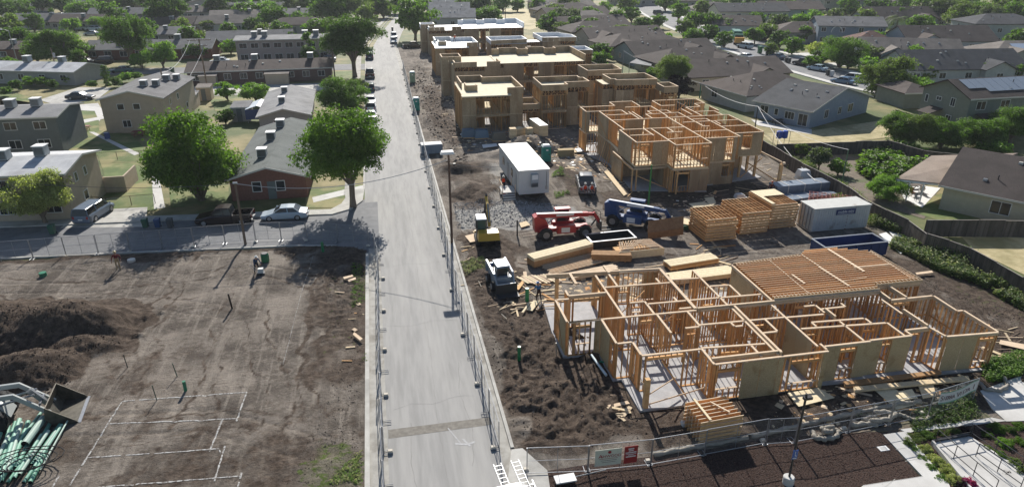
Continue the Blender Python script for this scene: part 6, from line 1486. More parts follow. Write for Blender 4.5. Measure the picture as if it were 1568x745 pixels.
for i, s in enumerate((-.45, .5)):
    l_ = thing('ladder', ['right hand aluminium ladder on the work truck rack', 'left hand aluminium ladder on the work truck rack'][i], 'ladder', (5.35, 24.6, 0), R(95.5)); ladder(None, s, -3.0, 2.12, 3.0, 2.16).build('rails', l_)
# ---------------------------------------------------------------- fences
def chain_fence(label, pts, h=1.85, step=3.0, feet=0, name='site_fence', lean=0.):
    "a run of temporary chain link panels; feet = side on which the blocks stick out"
    t = thing(name, label, 'fence', (pts[0][0], pts[0][1], 0)); ox, oy = pts[0]; k = 0; s = 0.
    rr = random.Random(int(ox*10)+5)
    for (x0, y0), (x1, y1) in zip(pts[:-1], pts[1:]):
        d = Vector((x1-x0, y1-y0)); n = max(1, round(d.length/step))
        for i in range(n):
            a = Vector((x0, y0))+d*(i/n); c = Vector((x0, y0))+d*((i+1)/n); e = Vector((c-a)).normalized(); nn = Vector((-e.y, e.x)); g = .03
            j = nn*rr.uniform(-.06, .06); a = a+j-Vector((ox, oy)); c = c+j*.3-Vector((ox, oy)); za = max(H(a.x+ox, a.y+oy), .02)+.06; zc = max(H(c.x+ox, c.y+oy), .02)+.06
            b = MB()
            for p, z in ((a+e*g, za), (c-e*g, zc)): b.tube([(p.x, p.y, z-.05), (p.x+nn.x*lean, p.y+nn.y*lean, z+h)], .028, M_GALV, 6)
            m_ = (a+c)/2; zm = (za+zc)/2; b.tube([(m_.x, m_.y, zm+.1), (m_.x+nn.x*lean, m_.y+nn.y*lean, zm+h)], .016, M_GALV, 5)
            for z in (.1, h*.52, h): f = z/h*lean; b.tube([(a.x+e.x*g+nn.x*f, a.y+e.y*g+nn.y*f, za+z), (c.x-e.x*g+nn.x*f, c.y-e.y*g+nn.y*f, zc+z)], .022 if z != h*.52 else .014, M_GALV, 5)
            b.build('panel_frame', t)
            b = MB(); b.add([(a.x, a.y, za+.08), (c.x, c.y, zc+.08), (c.x+nn.x*lean, c.y+nn.y*lean, zc+h), (a.x+nn.x*lean, a.y+nn.y*lean, za+h)], [(0, 1, 2, 3)], M_CHAIN); b.build('mesh', t)
            if feet:
                p = a-nn*feet*.0; b = MB()
                q = [(p-e*.15), (p-e*.15+nn*feet*.5), (p+e*.15+nn*feet*.5), (p+e*.15)]
                b.tube([(v.x, v.y, za+.0) for v in q]+[(q[0].x, q[0].y, za)], .022, M_GALV, 5); b.build('foot', t)
                if k % 2 == 0: b = MB(); v = p+nn*feet*.36; b.tbox(v.x-.16, v.y-.12, za, v.x+.16, v.y+.12, za+.14, mat('sandbag', (.55, .5, .42), (.65, .6, .52), 4), .04, .03); b.build('weight', t)
            k += 1
    return t
chain_fence('temporary chain link fence along the left edge of the main road', [(-1.35, 21), (-1.35, 43), (-1.25, 57.5), (-1.55, 60.8)], feet=-1, step=2.9)
chain_fence('temporary chain link fence along the side street kerb behind the dirt lot', [G(566, 375), G(470, 367), G(392, 369), G(200, 384), G(0, 400), G(-120, 410)], feet=1, step=3.0)
chain_fence('temporary chain link fence along the right edge of the main road', [(5.25, 31.2), (5.2, 44), (5.15, 55), (5.3, 62), (5.45, 78), (5.7, 120), (6.0, 165)], feet=1, step=3.3)
FP = [G(x, y) for x, y in [(806, 729), (900, 725), (996, 715), (1078, 700), (1171, 682), (1216, 680), (1298, 664), (1420, 640), (1488, 618)]]
sf = chain_fence('temporary chain link fence with signs along the bark bed at the bottom', FP, feet=1, step=3.2)
def text_obj(s, size, m, name, parent, loc, rot, extrude=.004, sx=1.):
    c = bpy.data.curves.new(name, 'FONT'); c.body = s; c.size = size; c.align_x = 'CENTER'; c.align_y = 'CENTER'; c.extrude = extrude
    o = bpy.data.objects.new(name, c); COL.objects.link(o); bpy.context.view_layer.update()
    me = bpy.data.meshes.new_from_object(o); bpy.data.objects.remove(o); me.materials.clear(); me.materials.append(m)
    o = bpy.data.objects.new(name, me); COL.objects.link(o); o.parent = parent; o.location = loc; o.rotation_euler = rot; o.scale = (sx, 1, 1); return o
M_RED = mat('sign_red', (.33, .03, .03), rough=.6); M_SIGNW = mat('sign_cream', (.62, .62, .52), rough=.6); M_INK = mat('sign_dark_ink', (.10, .02, .03), rough=.6)
def sign_board(label, pxL, pxR, z0, z1, m, name='sign'):
    "board between two base pixels, on the camera side of the fence"
    (x0, y0), (x1, y1) = G(*pxL), G(*pxR); d = Vector((x1-x0, y1-y0)); wd = d.length; a = math.atan2(d.y, d.x)
    t = thing(name, label, 'sign', (x0+math.sin(a)*.07, y0-math.cos(a)*.07, max(H(x0, y0), .0)+.06), a); b = MB(); b.box(0, -.01, z0, wd, .01, z1, m); b.build('board', t); return t, wd
t, wd = sign_board('cream ASHWOOD sign with a small red emblem on the bottom fence', (909, 726), (949, 721), .52, 1.62, M_SIGNW)
text_obj('A', .34, M_RED, 'lettering', t, (wd*.20, -.014, 1.17), (R(90), 0, 0)); text_obj('SHWOOD', .25, M_RED, 'lettering', t, (wd*.60, -.014, 1.15), (R(90), 0, 0), sx=1.0)
b = MB(); b.lathe((wd*.54, -.012, 1.42), [(.10, -.004), (.10, .0), (.02, .002)], M_RED, 14, 'Y'); b.build('emblem', t)
b = MB()
for k, (a_, c_) in enumerate(((.16, .86), (.22, .82), (.26, .78))): b.box(wd*a_, -.016, .98-k*.12, wd*c_, -.011, 1.0-k*.12, M_RED if k == 0 else M_INK)
b.build('small_print', t)
t, wd = sign_board('dark red sign with white lines of text beside the ASHWOOD sign', (953, 721), (973, 718), .50, 1.66, M_RED)
for z, s, q in ((1.48, .13, 'Now'), (1.36, .10, 'Pre-Leasing'), (.94, .11, 'Coming Soon')): pass
b = MB(); rr = random.Random(4)
for z, h_, w_ in ((1.44, .09, .42), (1.33, .06, .36), (1.20, .07, .82), (1.11, .03, .8), (1.05, .03, .4), (.92, .08, .76)):
    x = wd*(.5-w_/2)
    while x < wd*(.5+w_/2): l = rr.uniform(.03, .07); b.box(x, -.016, z, min(x+l, wd*(.5+w_/2)), -.011, z+h_, M_WHITE); x += l+.012
b.build('small_print', t)
(x0, y0), (x1, y1) = G(1427, 640), G(1487, 619); d = Vector((x1-x0, y1-y0)); a = math.atan2(d.y, d.x); wd = d.length*.95
t = thing('banner', 'white SIERRA VISTA I banner with green edges on the right end of the fence', 'banner', (x0+math.sin(a)*.08, y0-math.cos(a)*.08, .1), a)
b = MB(); M_TEAL = mat('banner_green', (.20, .36, .27), rough=.7); M_BNR = mat('banner_white', (.60, .60, .60), rough=.7)
sag = lambda u: .0 if u < .0 else -.22*math.sin(math.pi*min(u*1.15, 1))+.06*u
for k in range(16):
    u0, u1 = k/16, (k+1)/16
    for z0, z1, m in ((.72, .82, M_TEAL), (.82, 1.5, M_BNR), (1.5, 1.58, M_TEAL)):
        b.add([(u0*wd, 0, z0+sag(u0)+.3), (u1*wd, 0, z0+sag(u1)+.3), (u1*wd, 0, z1+sag(u1)+.3), (u0*wd, 0, z1+sag(u0)+.3)], [(0, 1, 2, 3)], m)
b.build('cloth', t)
for i, ch in enumerate('SIERRA VISTA I'):
    if ch == ' ': continue
    u = .07+i*.064; big = i in (0, 7, 13); text_obj(ch, .52 if big else .40, M_INK, 'lettering', t, (u*wd, -.012, 1.42+sag(u)), (R(90), 0, 0))

def board_fence(label, pts, h=1.8, m=None, name='wooden_fence'):
    t = thing(name, label, 'fence', (pts[0][0], pts[0][1], 0)); ox, oy = pts[0]; rr = random.Random(9); m = m or M_FB
    for (x0, y0), (x1, y1) in zip(pts[:-1], pts[1:]):
        d = Vector((x1-x0, y1-y0)); n = max(1, round(d.length/2.4)); e = d.normalized(); a = math.atan2(d.y, d.x)
        for i in range(n):
            p = Vector((x0, y0))+d*(i/n)-Vector((ox, oy)); L_ = d.length/n; b = MB(); k = int(L_/.15); hh = h+rr.uniform(-.05, .05)
            for j in range(k):
                q = p+e*(L_*(j+.04)/k); q2 = p+e*(L_*(j+.96)/k); z = H(q.x+ox, q.y+oy); b.bar((q.x, q.y, z+(hh)/2), (q2.x, q2.y, z+hh/2), .022, hh+rr.uniform(-.02, .02), m)
            b.build('boards', t)
            b = MB(); z = H(p.x+ox, p.y+oy); b.box(p.x-.05, p.y-.05, z-.05, p.x+.05, p.y+.05, z+hh+.04, m); b.build('post', t)
            b = MB(); q = p+e*L_; z2 = H(q.x+ox, q.y+oy); b.bar((p.x, p.y, z+hh+.02), (q.x, q.y, z2+hh+.02), .09, .04, M_FBT); b.build('rail', t)
M_FB = mat('grey_fence_boards', (.075, .062, .053), (.13, .11, .095), 3, island=.3, stretch=(1, 1, .2)); M_FBT = mat('grey_fence_rail', (.25, .22, .19), (.33, .30, .27), 3)
g18 = lambda *p: [G(x, y, 1.8) for x, y in p]
board_fence('long dark wooden fence along the right side of the building site', g18((1156, 205), (1169, 215), (1227, 249), (1285, 278), (1330, 310), (1391, 339), (1420, 360), (1487, 381), (1568, 426), (1640, 470)))
board_fence('wooden fence between the dry yard and the garden crop', g18((1190, 221), (1359, 215), (1414, 230), (1478, 238), (1507, 241), (1600, 240)))
board_fence('wooden fence in front of the cream house at right', g18((1420, 337), (1500, 337), (1620, 338)))
board_fence('wooden fence between the pale blue house and the olive grey house', g18((1372, 168), (1400, 176), (1450, 183)), 1.8)
board_fence('wooden fence behind the front row of blocks', [(51.6, 84), (50.5, 100), (49.5, 120), (48.8, 140), (48, 175), (48, 200)], 1.8)
# low wire garden fences at left
def yard_fence(label, pts, h=1.1, m=None):
    t = thing('yard_fence', label, 'fence', (pts[0][0], pts[0][1], 0)); ox, oy = pts[0]
    for (x0, y0), (x1, y1) in zip(pts[:-1], pts[1:]):
        d = Vector((x1-x0, y1-y0)); n = max(1, round(d.length/2.6))
        for i in range(n+1):
            p = Vector((x0, y0))+d*(i/n)-Vector((ox, oy)); b = MB(); b.tube([(p.x, p.y, 0), (p.x, p.y, h)], .035, M_RUST, 6); b.build('post', t)
        b = MB(); b.tube([(x0-ox, y0-oy, h), (x1-ox, y1-oy, h)], .025, M_RUST, 5); b.add([(x0-ox, y0-oy, .05), (x1-ox, y1-oy, .05), (x1-ox, y1-oy, h), (x0-ox, y0-oy, h)], [(0, 1, 2, 3)], M_CHAIN); b.build('mesh', t)
M_RUST = mat('rusty_steel', (.09, .06, .045), (.14, .09, .07), 6)
yard_fence('low rusty wire fence in front of the driveway lawn', [G(120, 313), G(165, 317), G(238, 311)]); yard_fence('low wire fence across the lawn behind the huge tree', [G(145, 246), G(215, 243), G(262, 238)])
yard_fence('low wire fence round the yard beside the tan block', [G(120, 305), G(143, 312), G(160, 282)])
b = thing('yard_wall', 'beige block wall enclosure at the corner of the tan block of flats', 'wall', (*G(147, 296), 0)); m = MB(); m.box(0, 0, 0, 3.4, .2, 1.9, S_TAN); m.box(3.2, .2, 0, 3.4, 4.5, 1.9, S_TAN); m.build('wall', b)

# ---------------------------------------------------------------- poles and wires
def topz(x, y, py):
    lo, hi = 0., 40.
    X = x*math.cos(YAW)-y*math.sin(YAW); Y = x*math.sin(YAW)+y*math.cos(YAW)
    for _ in range(40):
        m = (lo+hi)/2; dd = Y*math.cos(TH)+(CH-m)*math.sin(TH)
        if CY+F*((CH-m)*math.cos(TH)-Y*math.sin(TH))/dd > py: lo = m
        else: hi = m
    return lo
PT = {}
def pole(key, label, px, py, ptop, r_=.14, m=None, arms=(), name='utility_pole', cat='pole', box=False, lamp=None):
    x, y = G(px, py); z = H(x, y); h = topz(x, y, ptop)-z; t = thing(name, label, cat, (x, y, z)); m = m or M_POLE
    b = MB(); b.tube([(0, 0, -.1), (0, 0, h)], [r_, r_*.72], m, 10); b.build('pole', t)
    for dz, w_, a in arms:
        b = MB(); c, s_ = math.cos(a)*w_/2, math.sin(a)*w_/2; b.bar((-c, -s_, h-dz), (c, s_, h-dz), .1, .12, m)
        for u in (-.9, -.3, .3, .9): b.lathe((c*u, s_*u, h-dz+.06), [(.05, 0), (.06, .08), (.03, .16)], M_WHITE, 8)
        b.build('crossarm', t)
    if box: b = MB(); b.lathe((.32, -.1, h-1.9), [(.2, 0), (.24, .05), (.24, .8), (.18, .92)], M_GALV, 12); b.build('transformer', t)
    if lamp:
        dx, dy, l = lamp; b = MB(); b.tube([(0, 0, h-.3), (dx*.5, dy*.5, h+.1), (dx, dy, h+.15)], .05, M_GALV, 6); b.build('lamp_arm', t); b = MB(); b.tbox(dx-l/2, dy-.2, h+.05, dx+l/2, dy+.2, h+.25, M_WHITE, .05, .05); b.build('lamp_head', t)
    PT[key] = Vector((x, y, z+h)); return t
pole('a', 'leaning shadowed timber pole at the side street kerb with a white insulator', 376, 374, 281, .13, arms=((.05, .35, 0),))
pole('b', 'tall timber pole with a crossarm and steel box behind the beige block', 319, 142, 60, .16, arms=((.2, 4.2, .1), (1.2, 2.6, .1)), box=True)
pole('c', 'plain timber pole right against the beige two storey block', 260, 176, 106, .14)
pole('d', 'timber pole with a box in front of the broad spreading tree', 90, 121, 74, .14, box=True)
pole('e', 'street lamp at the far left with a bent arm', 27, 96, 46, .12, m=M_GALV, name='street_lamp', cat='street lamp', lamp=(-1.6, 0, .6))
pole('f', 'timber pole beside the tall dark tree on the main road', 513, 121, 56, .15)
t = pole('g', 'lamp post with a wide white floodlight head beside the main road fence', 692, 372, 236, .13, m=M_RUST, name='lamp_post', cat='lamp post')
z = PT['g'].z-H(5.9, 61.3); b = MB(); b.tbox(-.75, -.35, z+.05, .55, .45, z+.28, M_WHITE, .12, .08); b.build('lamp_head', t); b = MB(); b.bar((0, 0, z-.9), (.55, .05, z-1.0), .06, .06, M_DARKM); b.box(.4, -.08, z-1.1, .62, .12, z-.92, M_DARKM); b.build('camera_bracket', t)
pole('h', 'thin timber pole in the dry field behind the farthest block', 774, 33, 6, .14)
pole('i', 'pale service pole behind the front row of blocks', 953, 112, 78, .10, m=M_GALV)
pole('j', 'green painted pole behind the two storey frame', 1071, 150, 127, .13, m=paint('2c6a58', .6))
pole('k', 'short dark pole at the corner of the dry yard', 1156, 196, 163, .10, m=M_DARKM)
pole('l', 'tall green grey pole on the garden fence line', 1288, 284, 229, .09, m=paint('4f6b52', .6))
pole('m', 'green steel mast standing in front of the two storey frame', 992, 322, 252, .11, m=paint('2f7a3a', .6), name='mast', cat='mast')
pole('n', 'thin bare post between the gravel and the red telehandler', 792, 362, 336, .09, m=M_DARKM, name='post', cat='post')
pole('o', 'white tilted flag pole by the taupe roofed house at right', 1384, 98, 76, .07, m=M_WHITE, name='flag_pole')
def wire(label, pts, sag=.6, r_=.022, m=None, beads=False):
    b = MB(); m = m or M_WIRE
    for p, q in zip(pts[:-1], pts[1:]):
        p, q = Vector(p), Vector(q); n = 14; b.tube([p.lerp(q, k/n)-Vector((0, 0, sag*4*(k/n)*(1-k/n))) for k in range(n+1)], r_, m, 4, cap=False)
    o = b.build('overhead_cable'); tag(o, label, 'cable')
    return o
M_WIREW = mat('pale_cable', (.55, .55, .56), rough=.6)
wire('beaded pale cable hanging across the main road from the kerb pole to the lamp post', [PT['a'], PT['g']+Vector((0, 0, -.5))], 1.4, .03, M_WIREW)
wire('dark cable from the side street pole to the left edge of the picture', [PT['a'], Vector((*G(-60, 350), 6.0))], .9, .02)
wire('dark cable between the lamp post and the site trailer', [PT['g']+Vector((0, 0, -.9)), Vector((17, 75, 3.6))], .5, .018)
wire('upper pale cable running down from the crossarm pole at left', [PT['b']+Vector((-1.6, 0, -.1)), PT['c']+Vector((0, 0, -.6))], 1.3, .035, M_WIREW)
wire('lower pale cable from the crossarm pole to the beige block corner', [PT['b']+Vector((.4, 0, -2)), Vector((-33, 116, 3.4))], .8, .035, M_WIREW)
wire('pale cable from the pole by the tall dark tree down to the brick row', [PT['f']+Vector((0, 0, -.6)), Vector((-9, 158, 3.2))], .3, .03, M_WIREW)
wire('long white service cable strung behind the two storey frame', [PT['i'], PT['j'], PT['k'], Vector((49.5, 68, 1.4))], .8, .04, M_WIREW)
wire('thin grey cable from the dry yard corner to the garden pole', [PT['k'], PT['l'], ], 1.0, .022, M_WIREW)

# ---------------------------------------------------------------- plant and materials on the site
RED, BLU, YEL = paint('a8262c', .4), paint('1f4678', .45), paint('b8952c', .45)
def bigwheel(par, x, y, r_, wd):
    b = MB(); b.lathe((x, y, r_), [(r_*.5, -wd/2), (r_*.9, -wd/2), (r_, -wd*.36), (r_, wd*.36), (r_*.9, wd/2), (r_*.5, wd/2)], M_BLACK, 20, 'Y')
    for k in range(14):
        a = 2*math.pi*k/14; b.bar((x+math.cos(a)*r_, y-wd*.42, r_+math.sin(a)*r_), (x+math.cos(a+.15)*r_, y+wd*.42, r_+math.sin(a+.15)*r_), .09, .07, M_BLACK)
    o = b.build('wheel', par); b = MB(); s = 1 if y > 0 else -1
    b.lathe((x, y+s*wd*.42, r_), [(r_*.5, -.05), (r_*.52, .02), (r_*.3, .06), (.05, .07)], M_GALV, 14, 'Y'); b.build('rim', o)
def telehandler(label, x, y, rz, m, pale, head=True):
    t = thing('telehandler', label, 'telehandler', (x, y, H(x, y)), R(rz))
    b = MB(); b.box(-2.7, -.42, .65, 2.5, .42, 1.05, m); b.sideprism([(-3.0, .8), (-2.2, .8), (-1.6, 1.3), (-1.9, 2.0), (-2.8, 2.45), (-3.1, 2.3)], -.5, .5, m); b.build('chassis', t)
    b = MB(); b.tbox(-.9, -1.2, .75, 1.0, -.55, 1.5, m, .06, .05); b.box(-.5, -1.215, .85, .35, -1.19, 1.35, pale); b.tbox(-1.0, .45, .75, 1.2, 1.2, 1.35, m, .05, .05); b.build('engine_cover', t)
    b = MB()
    for xx in (-.6, .75):
        for yy in (.5, 1.15): b.bar((xx, yy, 1.3), (xx*.85, yy, 2.55), .07, .07, m)
    b.tbox(-.75, .42, 2.55, .9, 1.22, 2.68, m, .06, .06); c = b.build('cab', t)
    b = MB(); b.box(-.55, .52, 1.4, .7, 1.13, 2.5, M_GLASS); b.build('cab_glass', c)
    b = MB(); b.bar((-2.7, 0, 2.35), (2.5, 0, 2.15), .42, .42, m); b.bar((-2.75, 0, 2.57), (1.9, 0, 2.39), .36, .03, pale); b.box(-.8, -.225, 2.2, 1.0, -.212, 2.42, pale); b.bar((2.3, 0, 2.18), (3.1, 0, 2.1), .3, .3, m); o = b.build('boom', t)
    b = MB(); b.bar((3.05, 0, 2.25), (3.75, 0, 1.25), .3, .34, m); b.bar((3.4, 0, 1.6), (2.9, 0, .9), .12, .12, M_DARKM)
    b.box(3.65, -.7, .5, 3.78, .7, 1.5, M_DARKM)
    for s in (-.45, .45): b.box(3.75, s-.06, .42, 4.9 if head else 4.2, s+.06, .5, M_DARKM)
    b.build('fork_carriage', t)
    b = MB(); b.tube([(2.8, -.25, 2.4), (3.2, -.3, 2.7), (3.7, -.3, 2.4), (3.8, -.25, 1.6)], .03, M_BLACK, 6); b.tube([(-1.8, 0, 1.3), (-.6, 0, 2.2)], .07, M_GALV, 8); b.build('hydraulics', o)
    for xx in (-2.0, 1.95):
        for yy in (-.98, .98): bigwheel(t, xx, yy, .66, .42)
        b = MB(); b.tube([(xx, -.95, .66), (xx, .95, .66)], .1, M_DARKM, 8); b.build('axle', t)
        for yy in (-.98, .98): b = MB(); b.tube([(xx+.78*math.cos(a), yy, .66+.78*math.sin(a)) for a in (.5, 1.0, 1.57, 2.1, 2.6)], .05, m, 6); b.build('mudguard', t)
    return t
x, y = G(862, 362); telehandler('red telescopic handler standing on the dirt, its boom lowered towards the right', x, y, 0, RED, paint('d8d4d0', .4))
x, y = G(970, 347); telehandler('blue telescopic handler holding up a brown wood panel', x, y, -34, BLU, paint('d5dae0', .4), head=True)
# sheet carried by the blue one
cx, cy = G(1034, 366); t = thing('plywood_crate', 'brown plywood crate tilted on the forks of the blue telehandler', 'crate', (cx-1.3, cy+.2, .35), R(-8)); b = MB(); b.panel([(-1.6, -.3, .55), (1.9, -.3, 1.0), (2.1, .5, 1.9), (-1.4, .5, 1.45)], .08, mat('brown_panel', (.22, .12, .06), (.30, .17, .09), 3)); b.panel([(-1.6, -.3, .55), (-1.45, -.1, -.2), (2.0, -.1, .2), (1.9, -.3, 1.0)][::-1], .07, MATS['brown_panel']); b.build('panels', t)
cx, cy = G(1042, 352); t = thing('plywood_stack', 'pale folded sheet on a green crate right of the blue telehandler', 'stack', (cx, cy, H(cx, cy))); b = MB(); b.box(.2, -.3, 0, 2.1, .9, .45, paint('2b5a3c')); b.build('crate', t); b = MB(); b.panel([(-.6, .6, .62), (1.0, -.4, .5), (2.3, .3, .5), (.8, 1.5, .62)], .04, M_PLYP); b.build('sheet', t)
# yellow mini excavator
def excavator(label, x, y, rz):
    t = thing('mini_excavator', label, 'excavator', (x, y, H(x, y)), R(rz))
    for s in (-1, 1):
        b = MB(); b.sideprism([(-1.15, .12), (-.95, 0), (.95, 0), (1.2, .2), (1.2, .42), (1.0, .58), (-1.0, .58), (-1.2, .4)], s*.95-.22, s*.95+.22, M_BLACK); o = b.build('track', t)
        b = MB(); [b.lathe((xx, s*.95, .28), [(.2, -.24), (.22, 0), (.2, .24)], M_DARKM, 10, 'Y') for xx in (-.85, -.3, .3, .85)]; b.build('rollers', o)
    b = MB(); b.box(-.7, -.8, .25, .7, .8, .5, M_DARKM); b.lathe((0, 0, .5), [(.55, 0), (.55, .2)], M_DARKM, 16); b.build('undercarriage', t)
    b = MB(); b.tbox(-1.5, -1.0, .72, .9, 1.0, 1.05, M_DARKM, .02, .02); b.tbox(-1.75, -1.05, .8, -.5, 1.05, 1.55, YEL, .12, .1); b.build('house', t)
    b = MB(); [b.bar((xx, yy, 1.0), (xx*.95, yy, 2.5), .07, .07, M_DARKM) for xx in (-.45, .85) for yy in (.1, .98)]; b.tbox(-.55, .05, 2.5, .95, 1.05, 2.6, M_WHITE, .05, .05); o = b.build('cab', t)
    b = MB(); b.box(-.4, .14, 1.1, .8, .95, 2.46, mat('green_glass', (.05, .10, .09), rough=.1, spec=.8)); b.build('cab_glass', o)
    b = MB(); b.bar((.9, -.35, 1.2), (2.2, -.35, 3.0), .28, .34, YEL); b.bar((2.1, -.35, 2.9), (3.4, -.35, 3.5), .24, .28, YEL); o = b.build('boom', t)
    b = MB(); b.bar((3.2, -.35, 3.7), (4.7, -.35, 1.3), .2, .24, M_DARKM); b.build('dipper_arm', t); b = MB(); b.sideprism([(4.5, 1.4), (5.0, 1.2), (5.0, .6), (4.4, .4), (4.2, .8)], -.65, -.05, M_DARKM); b.build('bucket', t)
    b = MB(); b.tube([(1.0, -.35, 1.6), (2.0, -.35, 3.2)], .07, M_GALV, 8); b.build('hydraulics', o); b = MB(); b.box(1.35, -1.1, .1, 1.5, 1.1, .65, YEL); b.build('dozer_blade', t)
excavator('small yellow excavator with a green glazed cab seen from behind on the gravel', *G(746, 372), 88)
# white skid steer loader nose to the camera
x, y = G(768, 440); t = thing('skid_steer_loader', 'white and blue skid steer loader facing the camera on dark soil', 'loader', (x, y, H(x, y)), R(-84)); wm, bm_ = paint('7f8b96', .35), paint('2d5f96', .4)
b = MB(); b.tbox(-1.7, -.75, .35, .9, .75, 1.25, wm, .05, .02); b.build('body', t)
for xx in (-1.0, .55):
    for yy in (-.92, .92): wheel(t, xx, yy, .42, .3)
b = MB(); [b.bar((xx, yy, 1.2), (xx, yy, 2.05), .08, .08, M_DARKM) for xx in (-.8, .55) for yy in (-.48, .48)]; b.tbox(-.95, -.58, 2.05, .7, .58, 2.18, wm, .1, .06); o = b.build('cab', t); b = MB(); b.box(-.7, -.42, 1.2, .5, .42, 2.0, M_GLASS); b.build('cab_glass', o)
for s in (-1, 1): b = MB(); b.bar((-1.8, s*.82, 1.75), (.6, s*.82, 1.45), .14, .22, bm_ if s > 0 else wm); b.bar((.55, s*.82, 1.5), (1.5, s*.7, .55), .14, .2, wm); b.bar((-1.7, s*.82, .8), (-1.75, s*.82, 1.8), .14, .2, wm); b.build('lift_arm', t)
b = MB(); b.sideprism([(1.45, .9), (1.5, .05), (2.3, .02), (2.3, .08), (1.6, .15), (1.55, .95)], -.92, .92, M_DARKM); b.bar((1.5, -.8, .92), (1.5, .8, .92), .1, .1, M_WHITE); b.build('bucket', t); b = MB(); b.tbox(-1.85, -.6, .5, -1.65, .6, 1.5, bm_, .02, .05); b.build('engine_door', t)
# site office trailer
x, y = G(791, 311); (x1, y1) = G(838, 309); wd = 3.5
t = thing('site_office_trailer', 'long white site office trailer with an air conditioner on its near end', 'trailer', (14.75, 71.7, 0), R(1.5)); M_TW = mat('white_trailer_cladding', (.60, .61, .60), (.66, .66, .65), .8, rough=.5, wave=('X', 5., .12), bump=.008)
b = MB(); b.box(0, 0, .75, wd, 11.2, 3.5, M_TW); b.build('wall', t); b = MB(); b.box(-.08, -.08, 3.5, wd+.08, 11.28, 3.62, M_WHITE); b.build('roof', t)
b = MB(); b.box(.3, .6, .35, .5, 10.8, .75, M_DARKM); b.box(wd-.5, .6, .35, wd-.3, 10.8, .75, M_DARKM); b.bar((.4, .5, .5), (wd/2, -1.2, .45), .1, .14, M_DARKM); b.bar((wd-.4, .5, .5), (wd/2, -1.2, .45), .1, .14, M_DARKM); b.build('chassis', t)
for yy in (4.8, 5.8):
    for xx in (.25, wd-.25): wheel(t, xx, yy, .4, .25, detail=False).rotation_euler = (0, 0, 0)
b = MB(); b.box(wd*.38, -.42, 2.1, wd*.62, -.0, 3.15, paint('9aa3ab')); b.box(wd*.40, -.43, 2.55, wd*.60, -.41, 3.1, M_WHITE)
for k in range(5): b.box(wd*.40, -.44, 1.75+k*.1, wd*.60, -.4, 1.79+k*.1, M_DARKM)
b.box(wd*.39, -.38, 1.65, wd*.61, -.0, 2.1, paint('6a737c')); b.build('air_conditioner', t)
b = MB(); b.box(wd-.45, -.06, 1.2, wd-.2, 0, 1.6, M_GALV); b.tube([(wd-.3, -.03, 1.6), (wd-.3, -.03, 3.3)], .025, M_DARKM, 6); b.build('meter_box', t)
for yy, hh in ((1.2, 2.0), (5.4, 2.0)): b = MB(); b.box(-.05, yy, .85, -.003, yy+.95, .85+hh, paint('8d9499')); b.build('door', t)
for yy in (3.2, 8.0): b = MB(); b.box(-.04, yy, 1.8, -.003, yy+1.0, 2.7, M_GLASS); b.build('window', t)
st = thing('entrance_steps', 'wooden landing with steps at the left side of the white trailer', 'steps', (13.0, 72.6, 0)); b = MB(); b.box(0, 0, .7, 1.6, 2.4, .8, M_WALK); [b.box(.0, -.3*(k+1), .7-.18*(k+1), 1.4, -.3*k, .78-.18*(k+1), M_WALK) for k in range(3)]; [b.box(q, r_, 0, q+.08, r_+.08, 1.7, M_PLATE) for q in (0, 1.45) for r_ in (0, 2.3)]; b.box(0, 0, 1.62, .06, 2.4, 1.7, M_PLATE); b.build('landing', st)
# portable toilets
def toilet(label, px, py, c, rz=0):
    x, y = G(px, py); t = thing('portable_toilet', label, 'portable toilet', (x, y, H(x, y)), R(rz)); m = paint(c, .5)
    b = MB(); b.box(-.56, -.56, 0, .56, .56, .12, M_DARKM); b.tbox(-.55, -.55, .12, .55, .55, 2.12, m, .02, .02); b.build('cabin', t)
    b = MB(); b.tbox(-.6, -.6, 2.12, .6, .6, 2.34, mat('toilet_roof', (.55, .62, .6), rough=.5), .2, .2); b.build('roof', t); b = MB(); b.box(-.4, -.585, .25, .4, -.55, 2.0, m); b.box(.22, -.6, 1.0, .32, -.58, 1.2, M_DARKM); o = b.build('door', t); b = MB(); b.box(-.14, -.595, 1.6, .14, -.586, 1.8, M_WHITE); b.build('notice', o)
toilet('teal portable toilet beside the road fence', 638, 170, '12857a'); toilet('faded pale green portable toilet farther up the road fence', 632, 128, '7d9a80'); toilet('teal portable toilet behind the right corner of the white trailer', 836, 248, '13887c')
# shipping container and skips
t = thing('shipping_container', 'white corrugated shipping container with a blue nameplate beside the weeds', 'container', (41.7, 56.6, H(44, 57)), R(1)); M_CW = mat('container_white', (.50, .50, .47), (.57, .57, .54), 1.5, rough=.6, c3=(.36, .33, .29), s3=.7, l3=.58, h3=.7)
b = MB(); Lc = 6.5; b.box(.05, .05, .1, Lc-.05, 2.4, 2.5, M_CW); [b.box(k*.26+.1, -.0, .2, k*.26+.22, .06, 2.42, M_CW) for k in range(24)]; b.build('wall', t)
b = MB(); b.box(0, -.03, 2.5, Lc, 2.45, 2.6, M_CW); b.build('roof', t); b = MB(); [b.box(-.03, yy, .15, .0+.06, yy+.05, 2.5, M_GALV) for yy in (.4, .9, 1.5, 2.0)]; b.box(-.02, 0, .05, .08, 2.4, .2, M_GALV); b.build('door', t)
b = MB(); b.box(2.5, -.06, 1.75, 4.7, -.02, 2.32, paint('1a2c5e', .5)); o = b.build('nameplate', t); text_obj('mobile mini', .38, M_WHITE, 'lettering', o, (3.6, -.065, 2.07), (R(90), 0, 0)); b = MB(); b.box(2.65, -.068, 1.82, 4.5, -.062, 1.85, M_WHITE); b.build('underline', o)
